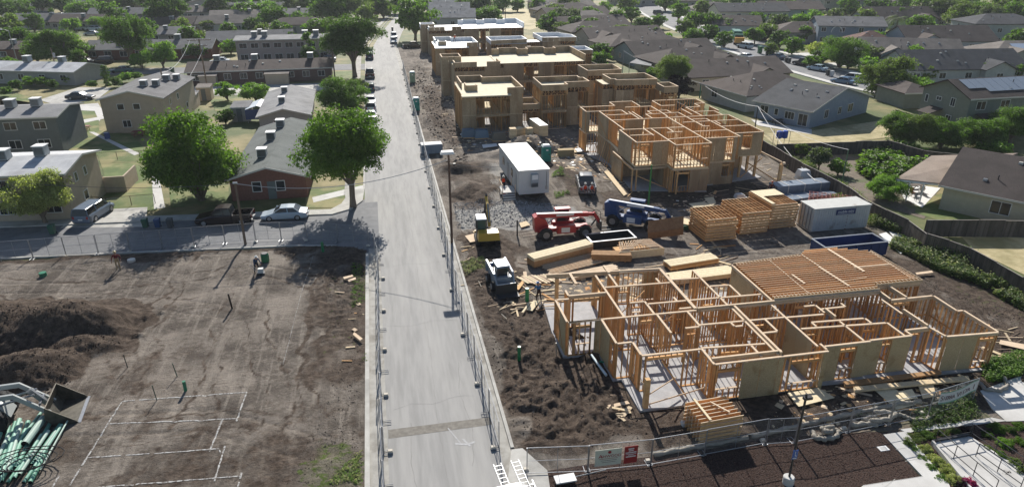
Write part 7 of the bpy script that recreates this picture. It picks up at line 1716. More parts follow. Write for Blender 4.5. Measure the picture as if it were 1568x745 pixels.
def skip(label, x, y, rz, Ln, wd, h, m, name='skip'):
    t = thing(name, label, 'skip', (x, y, H(x+1, y+1)), R(rz)); b = MB(); T = .08
    b.box(0, 0, .1, Ln, T, h, m); b.box(0, wd-T, .1, Ln, wd, h, m); b.box(0, T, .1, T, wd-T, h, m); b.box(Ln-T, T, .1, Ln, wd-T, h, m); b.box(T, T, .1, Ln-T, wd-T, .2, M_RUST); b.build('body', t)
    b = MB(); [b.box(Ln*k/8, -.05, .15, Ln*k/8+.08, .0, h-.05, m) for k in range(9)]; b.build('ribs', t)
    b = MB(); e = .05; b.box(-e, -e, h, Ln+e, T+e, h+.06, M_GALV); b.box(-e, wd-T-e, h, Ln+e, wd+e, h+.06, M_GALV); b.box(-e, T+e, h, T+e, wd-T-e, h+.06, M_GALV); b.box(Ln-T-e, T+e, h, Ln+e, wd-T-e, h+.06, M_GALV); b.build('rim', t); return t
skip('long blue skip with an empty rusty inside in front of the container', 38.9, 50.3, 1, 6.5, 2.1, 1.4, paint('1c3568', .6)); x, y = G(905, 384); skip('low dark open skip behind the timber stacks', x, y, 3, 4.6, 2.0, .75, paint('23262b', .6))
# stacks of timber
def frame_stack(label, px, py, wd, dp, n, rz, lh=.29):
    x, y = G(px, py); t = thing('wall_frame_stack', label, 'stack', (x, y, H(x, y)), R(rz), 'stacks of ready made wall frames'); rr = random.Random(px)
    for k in range(n):
        z = .1+k*lh; j = rr.uniform(-.06, .06); j2 = rr.uniform(-.05, .05); b = MB(); w2 = wd+rr.uniform(-.15, .1)
        for yy in (0, dp): b.bar((j, yy+j2, z+lh*.4), (w2+j, yy+j2, z+lh*.4), .05, lh*.74, M_LUM)
        for q in range(9 if k == n-1 else 5): xx = w2*q/(8 if k == n-1 else 4); b.bar((xx+j, 0+j2, z+lh*.45), (xx+j, dp+j2, z+lh*.45), .05, lh*.7, M_LUM)
        for yy in (dp*.33, dp*.66): b.bar((j, yy, z+lh*.42), (w2+j, yy, z+lh*.42), .05, lh*.5, M_LUM)
        for yy in (0, dp): b.bar((j, yy+j2, z+lh*.8), (w2+j, yy+j2, z+lh*.8), .07, .02, M_PLATE)  # sunlit upper edge of each frame painted as a pale strip
        b.build('frame', t)
    return t, n*lh
Gs = 2.9
frame_stack('left of the three tall stacks of wall frames', 1079, 373, 3.3, 3.4, 8, 3); frame_stack('middle of the three tall stacks of wall frames', 1132, 362, 3.2, 4.0, 8, 3)
t, zz = frame_stack('right of the three tall stacks of wall frames, with pale plywood on top', 1176, 353, 3.1, 4.2, 9, 3)
b = MB(); b.box(.1, 2.4, zz+.11, 3.0, 4.2, zz+.15, M_PLYP); b.box(.1, .2, zz+.11, .5, 2.4, zz+.15, M_PLYP); b.build('plywood_sheet', t)
def board_stack(label, px, py, Ln, wd, n, rz, lh=.045, m=None, top=None, gap=0., bw=.2, z0=.12, jit=.02, name='timber_stack', cat='timber stack', group=None):
    x, y = G(px, py); t = thing(name, label, cat, (x, y, H(x, y)), R(rz), group); rr = random.Random(px+py); m = m or M_LUM; nb = max(1, int(wd/(bw+gap))); b = MB()
    for q in (.15, .5, .85): b.box(Ln*q-.05, 0, 0, Ln*q+.05, wd, z0, M_LUM)
    for k in range(n):
        for i in range(nb):
            j = rr.uniform(-jit, jit)*Ln; yy = wd*i/nb; mm = (top if (top and k == n-1) else m)
            b.box(j, yy+.004, z0+k*lh, Ln+j, yy+bw-.004, z0+(k+1)*lh-.004, mm)
    b.build('boards', t); return t
board_stack('long solid stack of engineered beams with a pale top behind the near house', 818, 413, 6.6, 1.25, 3, 20, lh=.3, m=mat('engineered_beam', (.32, .18, .08), (.40, .24, .12), 3, island=.15), top=M_PLYP, bw=.40, jit=.004)
board_stack('rounded bundle of brown planks beside the beam stack', 906, 402, 3.6, 1.0, 4, -14, lh=.16, bw=.24, m=MATS['engineered_beam'], jit=.03)
board_stack('open fan of narrow studs lying in front of the beam stack', 846, 424, 5.4, 2.2, 1, 18, lh=.09, gap=.14, bw=.07, m=M_PLATE, jit=.02)
board_stack('flat pile of long boards with a pale sheet on top, behind the deck', 1026, 418, 5.0, 1.3, 5, 8, lh=.10, m=M_LUM, top=M_PLYP, bw=.42, jit=.02)
board_stack('pile of long boards just left of the porch beam', 878, 432, 4.6, 1.1, 3, 12, lh=.08, m=M_PLATE, bw=.22, jit=.03)
board_stack('boards stacked behind the middle rooms of the near house', 1030, 440, 6.2, 1.6, 4, 4, lh=.1, m=M_PLATE, top=M_PLYP, bw=.3, jit=.03)
board_stack('row of short pale boards laid side by side left of the near house', 795, 438, .3, 1.0, 1, 0, lh=.05) if False else None
x, y = G(792, 428); t = thing('loose_boards', 'row of short pale boards laid side by side left of the beam stack', 'boards', (x, y, H(x, y)+.1)); rr = random.Random(2)
for k in range(12): b = MB(); b.bar((k*.26, .1+rr.uniform(-.1, .1), .05+k*.006), (k*.26+.75, -1.45+rr.uniform(-.2, .2), .05+rr.uniform(0, .05)), .17, .05, M_PLATE if k % 3 else M_PLYP); b.build('board', t)
x, y = G(800, 482); t = thing('loose_boards', 'scrap plywood and sticks lying on the dark soil left of the near house', 'boards', (x, y, H(x, y)+.15))
for i, (a, c, w_) in enumerate([((0, 0), (.9, 1.4), .16), ((.6, .2), (1.5, 1.5), .5), ((.4, 1.3), (2.3, 1.5), .14), ((1.2, .1), (1.9, 1.2), .2), ((1.9, .5), (3.0, .35), .1), ((-.6, 1.1), (.6, 1.2), .09), ((2.0, .9), (3.2, .8), .1)]): b = MB(); b.bar((*a, .05+i*.02), (*c, .12+i*.015), w_, .04, M_PLYP if i < 3 else M_PLATE); b.build('board', t)
x, y = G(944, 400); t = thing('truss_pile', 'pile of pale timber trusses laid flat with a stencilled side', 'stack', (x, y, H(x, y)), R(2)); b = MB()
b.box(.2, 0, 0, 4.7, .05, .75, M_PLYP); b.build('side', t)
for k in range(9): b = MB(); b.bar((.35+k*.1, .1, .75), (1.0+k*.3, 1.9, .95), .05, .09, M_PLATE); b.bar((4.6-k*.12, .1, .75), (3.9-k*.2, 1.9, .95), .05, .09, M_PLATE); b.build('truss_chord', t)
b = MB(); b.box(.3, .05, 0, 4.5, 1.9, .45, M_LUM); [b.bar((.4+q*.27, .08, .72), (.9+q*.23, 1.9, .9), .05, .1, M_PLATE if q % 2 else M_LUM) for q in range(15)]; [b.bar((.5, .3+q*.5, .86), (4.3, .3+q*.5, .86), .05, .07, M_PLATE) for q in range(3)]; b.build('web_members', t)
# stack of joists at the near corner
x, y = G(1069, 683); t = thing('joist_stack', 'stack of orange joists strapped with pale ends in front of the near house', 'stack', (x, y, H(x, y)), R(4)); rr = random.Random(8)
for k in range(6):
    b = MB(); z = .1+k*.27
    for i in range(7): j = rr.uniform(-.06, .06); b.bar((j, i*.32, z+.10), (2.75+j, i*.32, z+.10), .05, .19, M_LUM)
    for i in range(7): b.bar((0, i*.32, z+.20), (2.75, i*.32, z+.20), .052, .012, M_PLATE); b.box(-.012, i*.32-.03, z, 0, i*.32+.03, z+.2, M_PLYP)  # pale strips paint sunlight on the joist tops
    [b.bar((q+rr.uniform(-.1, .1), 0, z+.225), (q+rr.uniform(-.1, .1), 1.95, z+.225), .09, .05, M_PLATE) for q in ((.3, 2.4) if k < 5 else ())]; b.build('joist_layer', t)
b = MB(); b.bar((.55, -.05, 1.78), (.6, 2.0, 1.78), .14, .05, M_PLYP); b.bar((1.4, 1.5, 1.78), (2.0, .3, 1.78), .1, .05, M_PLATE); b.build('loose_batten', t)
# blue grey steel bundles, rusty racks, wrapped bales
def bundle(label, px, py, Ln, wd, h, rz, m, name='steel_bundle'):
    x, y = G(px, py); t = thing(name, label, 'bundle', (x, y, H(x, y)), R(rz)); b = MB(); k = max(2, int(wd/.22))
    for i in range(k): b.box(0, wd*i/k, .1, Ln, wd*(i+.92)/k, .1+h, m)
    b.build('lengths', t); b = MB(); [b.box(Ln*q, -.02, .08, Ln*q+.12, wd+.02, .14+h, M_WALK) for q in (.2, .5, .8)]; b.build('strap', t); return t
M_BG = mat('blue_grey_pipe', (.16, .20, .26), (.22, .27, .34), 2, rough=.5)
bundle('large blue grey bundle of siding right of the two storey frame', 1188, 302, 7.2, 1.7, 1.1, 3, M_BG); bundle('low blue grey bundle lying in front of the large siding bundle', 1196, 308, 6.8, .8, .35, 1, M_BG); bundle('thin blue grey bundle beside the weeds, nearest the container', 1212, 312, 6.4, .9, .25, 7, M_BG)
for i, (px, py, lab) in enumerate([(1236, 322, 'upper rusty red steel mesh rack leaning beside the container'), (1226, 345, 'lower rusty red steel mesh rack behind the right frame stack')]):
    x, y = G(px, py); t = thing('steel_rack', lab, 'rack', (x, y, H(x, y)), R(-32)); mr = mat('rust_red_steel', (.20, .07, .06), (.28, .10, .085), 4)
    for k in range(5): b = MB(); z = .15+k*.34; [b.bar((0, q*.45, z), (4.2, q*.45, z), .05, .05, mr) for q in range(5)]; [b.bar((q*.42, 0, z+.05), (q*.42, 1.8, z+.05), .04, .04, mr) for q in range(11)]; b.build('mesh_layer', t)
def bale(label, px, py, s, c='b9bcc0', name='wrapped_bale'):
    x, y = G(px, py); t = thing(name, label, 'bale', (x, y, H(x, y))); rr = random.Random(px)
    for k in range(5): b = MB(); q = rr.uniform(-.3, .3)*s; r_ = rr.uniform(-.3, .3)*s; b.tbox(q-.5*s, r_-.4*s, .12*k*s, q+.5*s, r_+.4*s, (.12*k+.45)*s, paint(c, .4), .12*s, .1*s); b.build('bag', t)
bale('heap of white wrapped bales behind the blue grey siding', 1230, 277, 1.5); bale('small white sack heap in front of the two storey frame', 1133, 310, 1.0); bale('lone white bag at the side of the joist stack', 1048, 652, .35)
def flats(label, pts, m, z=.1, name='loose_boards', cat='boards', t_=.03):
    cx, cy = G(*pts[0][0]); t = thing(name, label, cat, (cx, cy, 0))
    for i, q in enumerate(pts):
        P = [G(*p) for p in q]; P = [(a-cx, c-cy, max(H(a, c), 0)+z+.03*i) for a, c in P]; A = sum(P[k][0]*P[(k+1) % len(P)][1]-P[(k+1) % len(P)][0]*P[k][1] for k in range(len(P)))
        if A < 0: P = P[::-1]
        zz = max(p[2] for p in P); P = [(a, c, zz) for a, c, _ in P]
        b = MB(); b.panel(P, t_, m if not isinstance(m, list) else m[i % len(m)]); b.build('board', t)
    return t
flats('broken white panels spread on the ground in front of the two storey frame', [[(1054, 314), (1078, 311), (1092, 318), (1066, 323)], [(1078, 306), (1092, 304), (1096, 314), (1088, 319)]], M_PLYP)
flats('white corrugated plastic sheets dumped beside the blue skip', [[(1345, 362), (1356, 359), (1392, 388), (1378, 392)], [(1360, 358), (1372, 358), (1398, 386), (1388, 391)]], M_WHITE)
flats('pale plywood sheet lying in front of the near house, striped by shadow', [[(1204, 606), (1252, 598), (1277, 613), (1222, 627)]], M_PLYP, .12)
flats('plywood walkway and boards lying before the recessed door of the near house', [[(1318, 582), (1345, 580), (1402, 622), (1372, 630)], [(1402, 586), (1426, 584), (1432, 610), (1412, 614)], [(1372, 604), (1395, 600), (1404, 614), (1384, 616)]], [M_PLYP, M_PLY], .1)
flats('two long brown planks with pale ends crossing the ground before the near house', [[(1290, 590), (1438, 572), (1440, 577), (1293, 599)], [(1305, 599), (1480, 582), (1483, 588), (1307, 606)]], [MATS['engineered_beam'], M_PLY], .25, t_=.12)
flats('scattered planks at the right end of the near house', [[(1530, 525), (1568, 532), (1568, 540), (1528, 531)], [(1552, 548), (1568, 545), (1568, 552), (1556, 555)], [(1400, 424), (1425, 421), (1427, 424), (1402, 427)]], M_PLATE, .15)
flats('pale sheets stacked on the ground in front of the front blocks', [[(738, 226), (760, 224), (762, 228), (740, 231)], [(880, 232), (900, 230), (902, 235), (884, 237)]], M_WHITE, .3)
flats('brown boards lying behind the site toilets', [[(930, 262), (960, 300), (955, 303), (925, 266)], [(870, 232), (884, 231), (886, 236), (872, 237)]], M_PLY, .15)
flats('broken pallets and boards beside the red telehandler', [[(712, 366), (728, 362), (742, 372), (720, 376)], [(795, 345), (806, 342), (812, 348), (798, 352)]], [M_PLATE, M_PLY], .15)
flats('short planks lying beside the left road fence', [[(526, 431), (540, 427), (542, 430), (528, 434)], [(533, 435), (545, 431), (546, 434), (535, 438)], [(543, 514), (556, 524), (552, 527), (541, 518)]], M_PLATE, .2)
# crates and stacks in front of the first block
x, y = G(662, 238); t = thing('pallet_rack', 'dark slatted crate rack beside the road fence', 'crate', (x-1.4, y, H(x, y)), R(4)); b = MB(); b.box(0, 0, .1, 2.9, 1.7, 1.3, M_BG); b.build('body', t); b = MB(); [b.box(0, .1+q*.4, 1.3, 2.9, .25+q*.4, 1.42, M_WHITE) for q in range(4)]; b.build('slats', t)
for px, py, c, lab in ((718, 213, '5e7486', 'blue grey tarpaulin covered stack at the left corner of the first block'), (738, 214, '6d8496', 'second blue grey tarpaulin covered stack before the first block'), (765, 218, '7a7468', 'grey covered pallet before the first block')):
    x, y = G(px, py); t = thing('covered_pallet', lab, 'pallet', (x-1, y, H(x, y))); b = MB(); b.box(0, 0, 0, 2.0, 1.4, .15, M_LUM); b.build('pallet', t); b = MB(); b.tbox(0, 0, .15, 2.1, 1.5, 1.25, paint(c, .6), .18, .12); b.build('cover', t)
for px, py, hh, ww, dd, rz, lab in ((786, 228, 1.4, .9, 1.0, 0, 'upright strand board bundle before the first block'), (800, 222, 1.2, 1.6, 1.2, 30, 'strand board pile at the right corner of the first block'), (812, 224, 1.0, .9, .8, 10, 'small strand board bundle left of the tall one'), (831, 222, .0, 0, 0, 0, '')):
    if not lab: continue
    x, y = G(px, py); t = thing('board_bundle', lab, 'bundle', (x-ww/2, y, H(x, y)), R(rz)); b = MB(); [b.box(0, 0, k*hh/6, ww, dd, (k+.94)*hh/6, M_PLY) for k in range(6)]; b.build('sheets', t)
x, y = G(833, 224); t = thing('board_bundle', 'long tall stack of strand boards with a white top between the front blocks', 'bundle', (x-.7, y, H(x, y)), R(6)); b = MB(); [b.box(0, 0, .1+k*.22, 1.3, 4.6, .3+k*.22, M_PLY) for k in range(7)]; b.build('sheets', t); b = MB(); b.box(0, 0, 1.65, 1.3, 4.6, 1.7, M_WHITE); b.build('top_sheet', t)
x, y = G(868, 240); t = thing('osb_box', 'low strand board box beside the teal toilet', 'box', (x-1.2, y, H(x, y)), R(-4)); b = MB(); b.box(0, 0, 0, 2.2, .9, .9, M_OSB); b.build('panels', t)
x, y = G(1195, 222); t = thing('water_tank', 'blue water tank on a wire stand behind the site fence', 'tank', (x, y, 0)); b = MB(); [b.tube([(q, r_, 0), (q, r_, 2.2)], .04, M_GALV, 6) for q in (-.9, .9) for r_ in (-.6, .6)]; b.build('stand', t); b = MB(); [b.lathe((q, 0, 1.0), [(.3, 0), (.42, .1), (.42, 1.0), (.3, 1.1)], paint('2a4fb0', .4), 12) for q in (-.45, .45)]; b.build('drum', t)
# ---------------------------------------------------------------- people
SKIN = mat('skin', (.36, .21, .14), rough=.6)
def cloth(c): return mat('cloth_'+c, L(c)[:3], rough=.9)
def person(label, x, y, z, rz, shirt, trousers, pose='stand', hat='hard', hatc='e6e2c8', vest=None, lean=0.):
    t = thing('person', label, 'person', (x, y, z), R(rz))
    # skeleton: facing +x
    J = {'pel': (0, 0, .95), 'chest': (.02+lean*.45, 0, 1.35-abs(lean)*.12), 'neck': (.03+lean*.6, 0, 1.50-abs(lean)*.2), 'head': (.05+lean*.72, 0, 1.64-abs(lean)*.28)}
    if pose == 'stand': legs = [((.0, .10, .92), (.05, .12, .5), (.0, .13, .08), (.13, .14, .03)), ((.0, -.10, .92), (.0, -.13, .5), (-.06, -.14, .08), (.07, -.15, .03))]; arms = [((.04, .36, 1.14), (.20, .34, .96)), ((.02, -.36, 1.12), (.12, -.38, .88))]
    elif pose == 'walk': legs = [((.0, .10, .92), (.18, .11, .52), (.24, .12, .08), (.38, .12, .04)), ((.0, -.10, .92), (-.04, -.11, .5), (-.32, -.12, .12), (-.22, -.13, .03))]; arms = [((-.14, .30, 1.12), (-.10, .31, .88)), ((.14, -.30, 1.14), (.32, -.28, 1.0))]
    elif pose == 'work': legs = [((.0, .10, .92), (.14, .14, .5), (.06, .16, .08), (.2, .17, .03)), ((.0, -.10, .92), (.02, -.15, .5), (-.16, -.17, .08), (-.03, -.18, .03))]; arms = [((.26+lean*.3, .28, 1.05), (.48+lean*.3, .20, .92)), ((.26+lean*.3, -.28, 1.05), (.48+lean*.3, -.18, .92))]
    else:  # sit: seat .45 m above z
        J = {'pel': (0, 0, .52), 'chest': (.03, 0, .93), 'neck': (.04, 0, 1.09), 'head': (.06, 0, 1.23)}
        legs = [((.08, .10, .52), (.46, .13, .52), (.48, .13, .1), (.62, .14, .04)), ((.08, -.10, .52), (.46, -.13, .52), (.46, -.14, .1), (.6, -.15, .04))]; arms = [((.12, .30, .72), (.34, .22, .60)), ((.12, -.30, .72), (.34, -.22, .60))]
    V = [J['pel'], J['chest'], J['neck'], J['head']]; Rr = [(.155, .125), (.175, .12), (.062, .062), (.098, .088)]; E = [(0, 1), (1, 2), (2, 3)]; tg = [1, 0, 2, 2]
    hd = Vector(J['head']); V.append(tuple(hd+Vector((.02, 0, .10)))); Rr.append((.075, .07)); E.append((3, 4)); tg.append(2)
    for hip, kn, an, toe in legs:
        i = len(V); V += [hip, kn, an, toe]; Rr += [(.095, .095), (.068, .068), (.05, .05), (.045, .035)]; E += [(0, i), (i, i+1), (i+1, i+2), (i+2, i+3)]; tg += [1, 1, 1, 3]
    for s, (el, wr) in zip((1, -1), arms):
        i = len(V); sh = (J['chest'][0], s*.20, J['chest'][2]+.08); V += [sh, el, wr]; Rr += [(.065, .065), (.05, .05), (.036, .036)]; E += [(1, i), (i, i+1), (i+1, i+2)]; tg += [0, 0, 2]
        d = (Vector(wr)-Vector(el)).normalized(); w_ = Vector(wr)
        palm_ = w_+d*.07; V.append(tuple(palm_)); Rr.append((.036, .022)); E.append((i+2, i+3)); tg.append(2); side_ = d.cross(Vector((0, 0, 1))).normalized()
        for q, ln in ((-.027, .075), (-.009, .09), (.009, .085), (.027, .065)): j = len(V); V += [tuple(palm_+side_*q+d*ln*.5), tuple(palm_+side_*q+d*ln+Vector((0, 0, -.02)))]; Rr += [(.010, .010), (.008, .008)]; E += [(i+3, j), (j, j+1)]; tg += [2, 2]
        j = len(V); V += [tuple(w_+d*.03+side_*(-.04*s)), tuple(w_+d*.08+side_*(-.055*s))]; Rr += [(.012, .012), (.009, .009)]; E += [(i+2, j), (j, j+1)]; tg += [2, 2]
    me = bpy.data.meshes.new('body'); me.from_pydata(V, E, []); o = bpy.data.objects.new('body', me); COL.objects.link(o)
    mo = o.modifiers.new('s', 'SKIN'); mo.use_smooth_shade = True
    for k, v in enumerate(me.skin_vertices[0].data): v.radius = Rr[k]; v.use_root = (k == 0)
    sb = o.modifiers.new('u', 'SUBSURF'); sb.levels = sb.render_levels = 1
    dg = bpy.context.evaluated_depsgraph_get(); m2 = bpy.data.meshes.new_from_object(o.evaluated_get(dg)); bpy.data.objects.remove(o)
    for m in (cloth(shirt), cloth(trousers), SKIN, M_BLACK): m2.materials.append(m)
    VV = np.array(V)
    for p in m2.polygons:
        c = np.array(p.center[:]); mid = [(np.array(V[a])+np.array(V[b_]))/2 for a, b_ in E]
        ds = [np.linalg.norm(VV[k]-c) for k in range(len(V))]; p.material_index = tg[int(np.argmin(ds))]; p.use_smooth = True
    m2.name = 'body'; b_ = bpy.data.objects.new('body', m2); COL.objects.link(b_); b_.parent = t
    hx, hz_ = J['head'][0]+.01, J['head'][2]+.06; b = MB()
    for s in (-1, 1): b.lathe((hx+.085, s*.035, hz_), [(.004, -.012), (.012, 0), (.004, .012)], M_BLACK, 6, 'X'); b.lathe((hx, s*.092, hz_-.01), [(.012, -.012), (.026, 0), (.012, .012)], SKIN, 6, 'Y')
    b.tube([(hx+.09, 0, hz_+.01), (hx+.118, 0, hz_-.03)], .012, SKIN, 6); b.bar((hx+.09, -.022, hz_-.065), (hx+.09, .022, hz_-.065), .008, .008, M_RED); b.build('face', b_)
    b = MB(); hm = paint(hatc, .4)
    b.lathe((hx-.015, 0, hz_+.03), [(.118, 0), (.115, .05), (.09, .105), (.04, .13), (.005, .135)], hm, 14); b.lathe((hx+.01, 0, hz_+.03), [(.15, -.004), (.15, .008)], hm, 14); b.build('hat', t)
    if vest:
        b = MB(); c = J['chest']; p = J['pel']; vm = cloth(vest)
        pr = [(.155, p[2]+.08, p[0]), (.175, (p[2]+c[2])/2, (p[0]+c[0])/2), (.20, c[2], c[0]), (.15, c[2]+.12, c[0])]; n = 14; vs = []
        for r_, z_, x_ in pr: vs += [(x_+r_*.78*math.cos(2*math.pi*k/n), r_*1.08*math.sin(2*math.pi*k/n), z_) for k in range(n)]
        b.add(vs, [(i*n+k, i*n+(k+1) % n, (i+1)*n+(k+1) % n, (i+1)*n+k) for i in range(3) for k in range(n)], vm); b.build('vest', t)
    return t
def P3(label, px, py, *a, **k): x, y = G(px, py); z = H(x, y); x, y = G(px, py, z); return person(label, x, y, H(x, y), *a, **k)
P3('person in a dark red shirt and beige trousers standing near the side street fence', 182, 412, -80, '6d2328', 'a08a6a', pose='stand', hatc='c9b58a')
P3('person in a blue shirt bending over a small compactor on the dirt lot', 394, 417, -60, '3a4d68', '202329', pose='work', lean=.35, hatc='d8d8d4')
P3('person in a blue shirt working beside the skid steer loader', 825, 462, 100, '2f5f8c', '33241f', pose='work', lean=.3, hatc='3a6fa8')
person('person in a red shirt standing inside the near house frame', 31.4, 38.3, .21, -100, '8a2b2b', '2a2c33', pose='stand', hatc='7a2a26')
person('person in an orange shirt kneeling high on the first white roof', 17.6, 158.6, 6.36, -70, 'c2542c', '3a3f49', pose='work', lean=.4, hatc='e8e2d0')
x0, y0 = G(896, 290)
person('left of two people in orange vests sitting at the tail of the grey pickup', x0-.95, y0-2.95, H(x0, y0-3)+.42, -88, 'b9b9b9', '3a3f52', pose='sit', vest='e2491f', hatc='e9e6da')
person('right of two people in orange vests sitting at the tail of the grey pickup', x0-.20, y0-3.1, H(x0, y0-3)+.42, -84, 'c8c8c8', '34394a', pose='sit', vest='e2491f', hatc='e9e6da')
P3('person in dark red clothes standing between the siding bundle and the two storey frame', 1179, 300, -90, '5a2a24', '2a2a2e', pose='stand', hatc='a8431f')
P3('person in an orange vest by the trailer steps', 771, 291, -90, '3b3f46', '22242a', pose='stand', vest='e2491f', hatc='e9e6da')
# small compactor
x, y = G(400, 421); t = thing('plate_compactor', 'small black and green plate compactor on the dirt lot', 'compactor', (x, y, H(x, y))); b = MB(); b.tbox(-.35, -.25, .05, .35, .25, .2, M_DARKM); b.build('plate', t); b = MB(); b.tbox(-.2, -.18, .2, .25, .18, .6, paint('c9cbc9', .4)); b.build('engine', t); b = MB(); b.tube([(-.2, -.2, .3), (-.8, -.2, 1.0), (-.8, .2, 1.0), (-.2, .2, .3)], .02, M_GALV, 6); b.build('handle', t)
x, y = G(407, 402); t = thing('water_butt', 'green plastic drum behind the bending person on the dirt lot', 'drum', (x, y, H(x, y))); b = MB(); b.lathe((0, 0, 0), [(.32, 0), (.36, .1), (.36, .7), (.3, .8)], paint('1f6b45', .5), 14); b.build('drum', t); b = MB(); b.lathe((0, 0, .8), [(.3, 0), (.28, .06)], M_DARKM, 14); b.build('lid', t)
# pipe stubs and stakes
def stub(label, px, py, h, r_, c, tilt=(0, 0), name='pipe_stub', cat='pipe'):
    x, y = G(px, py); z = H(x, y); b = MB(); b.tube([(0, 0, -.05), (tilt[0], tilt[1], h)], r_, paint(c, .4), 10); o = b.build(name, None, (x, y, z)); return tag(o, label, cat)
stub('green pipe stub standing in shadow near the corner of the dirt lot', 495, 388, 1.0, .13, '1f7a4f'); stub('green pipe stub beside the chalk outline', 285, 600, .75, .11, '2b7a5b'); stub('thick green pipe beside the person in blue near the loader', 807, 463, 1.2, .16, '1f8a55')
stub('green pipe standing in the pit beside the near house', 795, 552, 1.1, .12, '1d7a4a'); stub('low green bucket lying left of the red shirted person', 67, 424, .35, .3, '2f7a5c', name='bucket', cat='bucket'); stub('black stake standing in the middle of the dirt lot', 356, 474, 1.35, .07, '15120f', (-.1, 0), 'stake', 'stake')
stub('thin green stake at the upper edge of the chalk outline', 241, 615, 1.1, .03, '2a4a3c', (-.1, .1), 'stake', 'stake'); stub('thin green stake above the green pipe stub', 272, 578, 1.0, .03, '2a4a3c', (-.15, .1), 'stake', 'stake'); stub('thin dark stake right of the soil mound', 196, 564, 1.0, .03, '26332e', (-.1, .1), 'stake', 'stake'); stub('grey stake standing by the pit left of the near house', 852, 545, 1.1, .04, '8a8378', (-.05, 0), 'stake', 'stake')
stub('small white cone of lime on the dirt near the red shirted person', 202, 402, .22, .35, 'cfcac2', name='lime_bag', cat='bag')
for i, (p, q, c, r_, lab) in enumerate([((905, 548), (928, 580), 'c3d3da', .09, 'pale pipe lying in the trench beside the near house'), ((918, 556), (936, 561), '2c8a6a', .07, 'short green pipe crossing the pale pipe in the trench'), ((768, 484), (776, 492), 'b0a89a', .03, 'bent pale conduit on the dark soil by the road fence'), ((733, 435), (737, 444), 'a59c8d', .03, 'short pale stick on the soil left of the skid steer loader')]):
    (x0, y0), (x1, y1) = G(*p), G(*q); b = MB(); b.tube([(0, 0, .1), (x1-x0, y1-y0, .14)], r_, paint(c, .45), 8); tag(b.build('pipe' if i < 2 else 'stick', None, (x0, y0, max(H(x0, y0), H(x1, y1)))), lab, 'pipe' if i < 2 else 'stick')
# the heap of green pipes and the hose coil
S2 = 130/587.
PC = [paint(c, .45) for c in ('6fa592', '5f9a84', '86b3a2', '9fb5aa')]
pp = [((0, 690), (72, 350), .09), ((10, 640), (118, 330), .11), ((30, 700), (150, 320), .14), ((60, 690), (165, 345), .11), ((80, 660), (205, 322), .13), ((70, 580), (190, 400), .1), ((140, 470), (310, 250), .10), ((190, 500), (320, 320), .21), ((120, 640), (250, 380), .12), ((20, 735), (110, 570), .10), ((110, 720), (300, 420), .10), ((150, 700), (350, 400), .10), ((200, 600), (365, 315), .11), ((230, 620), (425, 345), .10), ((250, 640), (440, 350), .09), ((290, 665), (480, 325), .05), ((170, 740), (330, 520), .10), ((220, 745), (320, 560), .12), ((-40, 560), (20, 410), .1), ((-30, 650), (80, 420), .1), ((-60, 740), (60, 470), .11), ((60, 745), (200, 560), .09), ((0, 745), (130, 600), .11), ((260, 600), (400, 400), .08)]
for i, (p, q, r_) in enumerate(pp):
    (x0, y0), (x1, y1) = G(p[0]*S2, 580+p[1]*S2), G(q[0]*S2, 580+q[1]*S2); z = H(x0, y0)+r_+.03+(i % 4)*.06
    b = MB(); ring = 12; d = (Vector((x1-x0, y1-y0, 0)));
    b.tube([(0, 0, 0), (x1-x0, y1-y0, .03)], r_, PC[i % 4], ring, cap=False); b.tube([(x1-x0, y1-y0, .03), (0, 0, 0)], r_*.86, M_DARKM, ring, cap=False)
    o = b.build('sewer_pipe', None, (x0, y0, z))
    big = {7: 'thickest green pipe with an open dark mouth in the heap at the bottom left', 15: 'thin grey conduit at the right edge of the green pipe heap'}
    tag(o, big.get(i, 'pale green plastic pipe in the heap at the bottom left corner'), 'pipe', 'green pipes heaped at the bottom left')
x, y = G(44, 722); t = thing('hose_coil', 'black hose coil thrown over the green pipes', 'hose', (x, y, H(x, y)+.45)); rr = random.Random(5); b = MB()
for k in range(4): a0 = rr.uniform(0, 6); r0 = .9+.18*k; b.tube([(r0*math.cos(a0+q*.45)*(1+.1*k), r0*.7*math.sin(a0+q*.45)+.1*k, .05*k+.04*math.sin(q)) for q in range(15)], .03, M_BLACK, 6)
b.build('hose', t)
# wheel loader: front half is in the picture
x, y = G(2, 652); t = thing('wheel_loader', 'wheel loader with a white arm and open steel bucket at the left edge', 'loader', (x, y, H(x, y)), R(8)); lm = paint('9fa3a2', .45)
for yy in (-1.0, 1.0): bigwheel(t, 0, yy, .85, .5)
b = MB(); b.tbox(-3.8, -.8, .9, -.4, .8, 2.0, paint('9a9c96', .5), .1, .05); b.sideprism([(-.9, 1.0), (.9, .8), (.5, 1.5), (-.6, 1.9)], -.6, .6, lm); b.build('body', t)
for s in (-1, 1): b = MB(); b.bar((-1.4, s*.62, 2.3), (1.4, s*.62, 2.2), .16, .3, lm); b.bar((1.3, s*.62, 2.25), (2.9, s*.62, .65), .14, .28, lm); b.bar((.2, s*.3, 1.5), (2.3, s*.3, 1.9), .1, .1, M_GALV); b.build('lift_arm', t)
b = MB(); b.bar((2.0, 0, 2.1), (2.7, 0, 1.0), .2, .3, M_GALV); b.bar((2.5, -.5, 1.3), (2.5, .5, 1.3), .12, .12, M_GALV); b.build('linkage', t)
bm2 = mat('worn_steel', (.06, .055, .045), (.12, .11, .09), 3, rough=.5, metal=.4); b = MB(); prf = [(3.0, 1.45), (2.85, .7), (3.2, .15), (4.5, .05)]
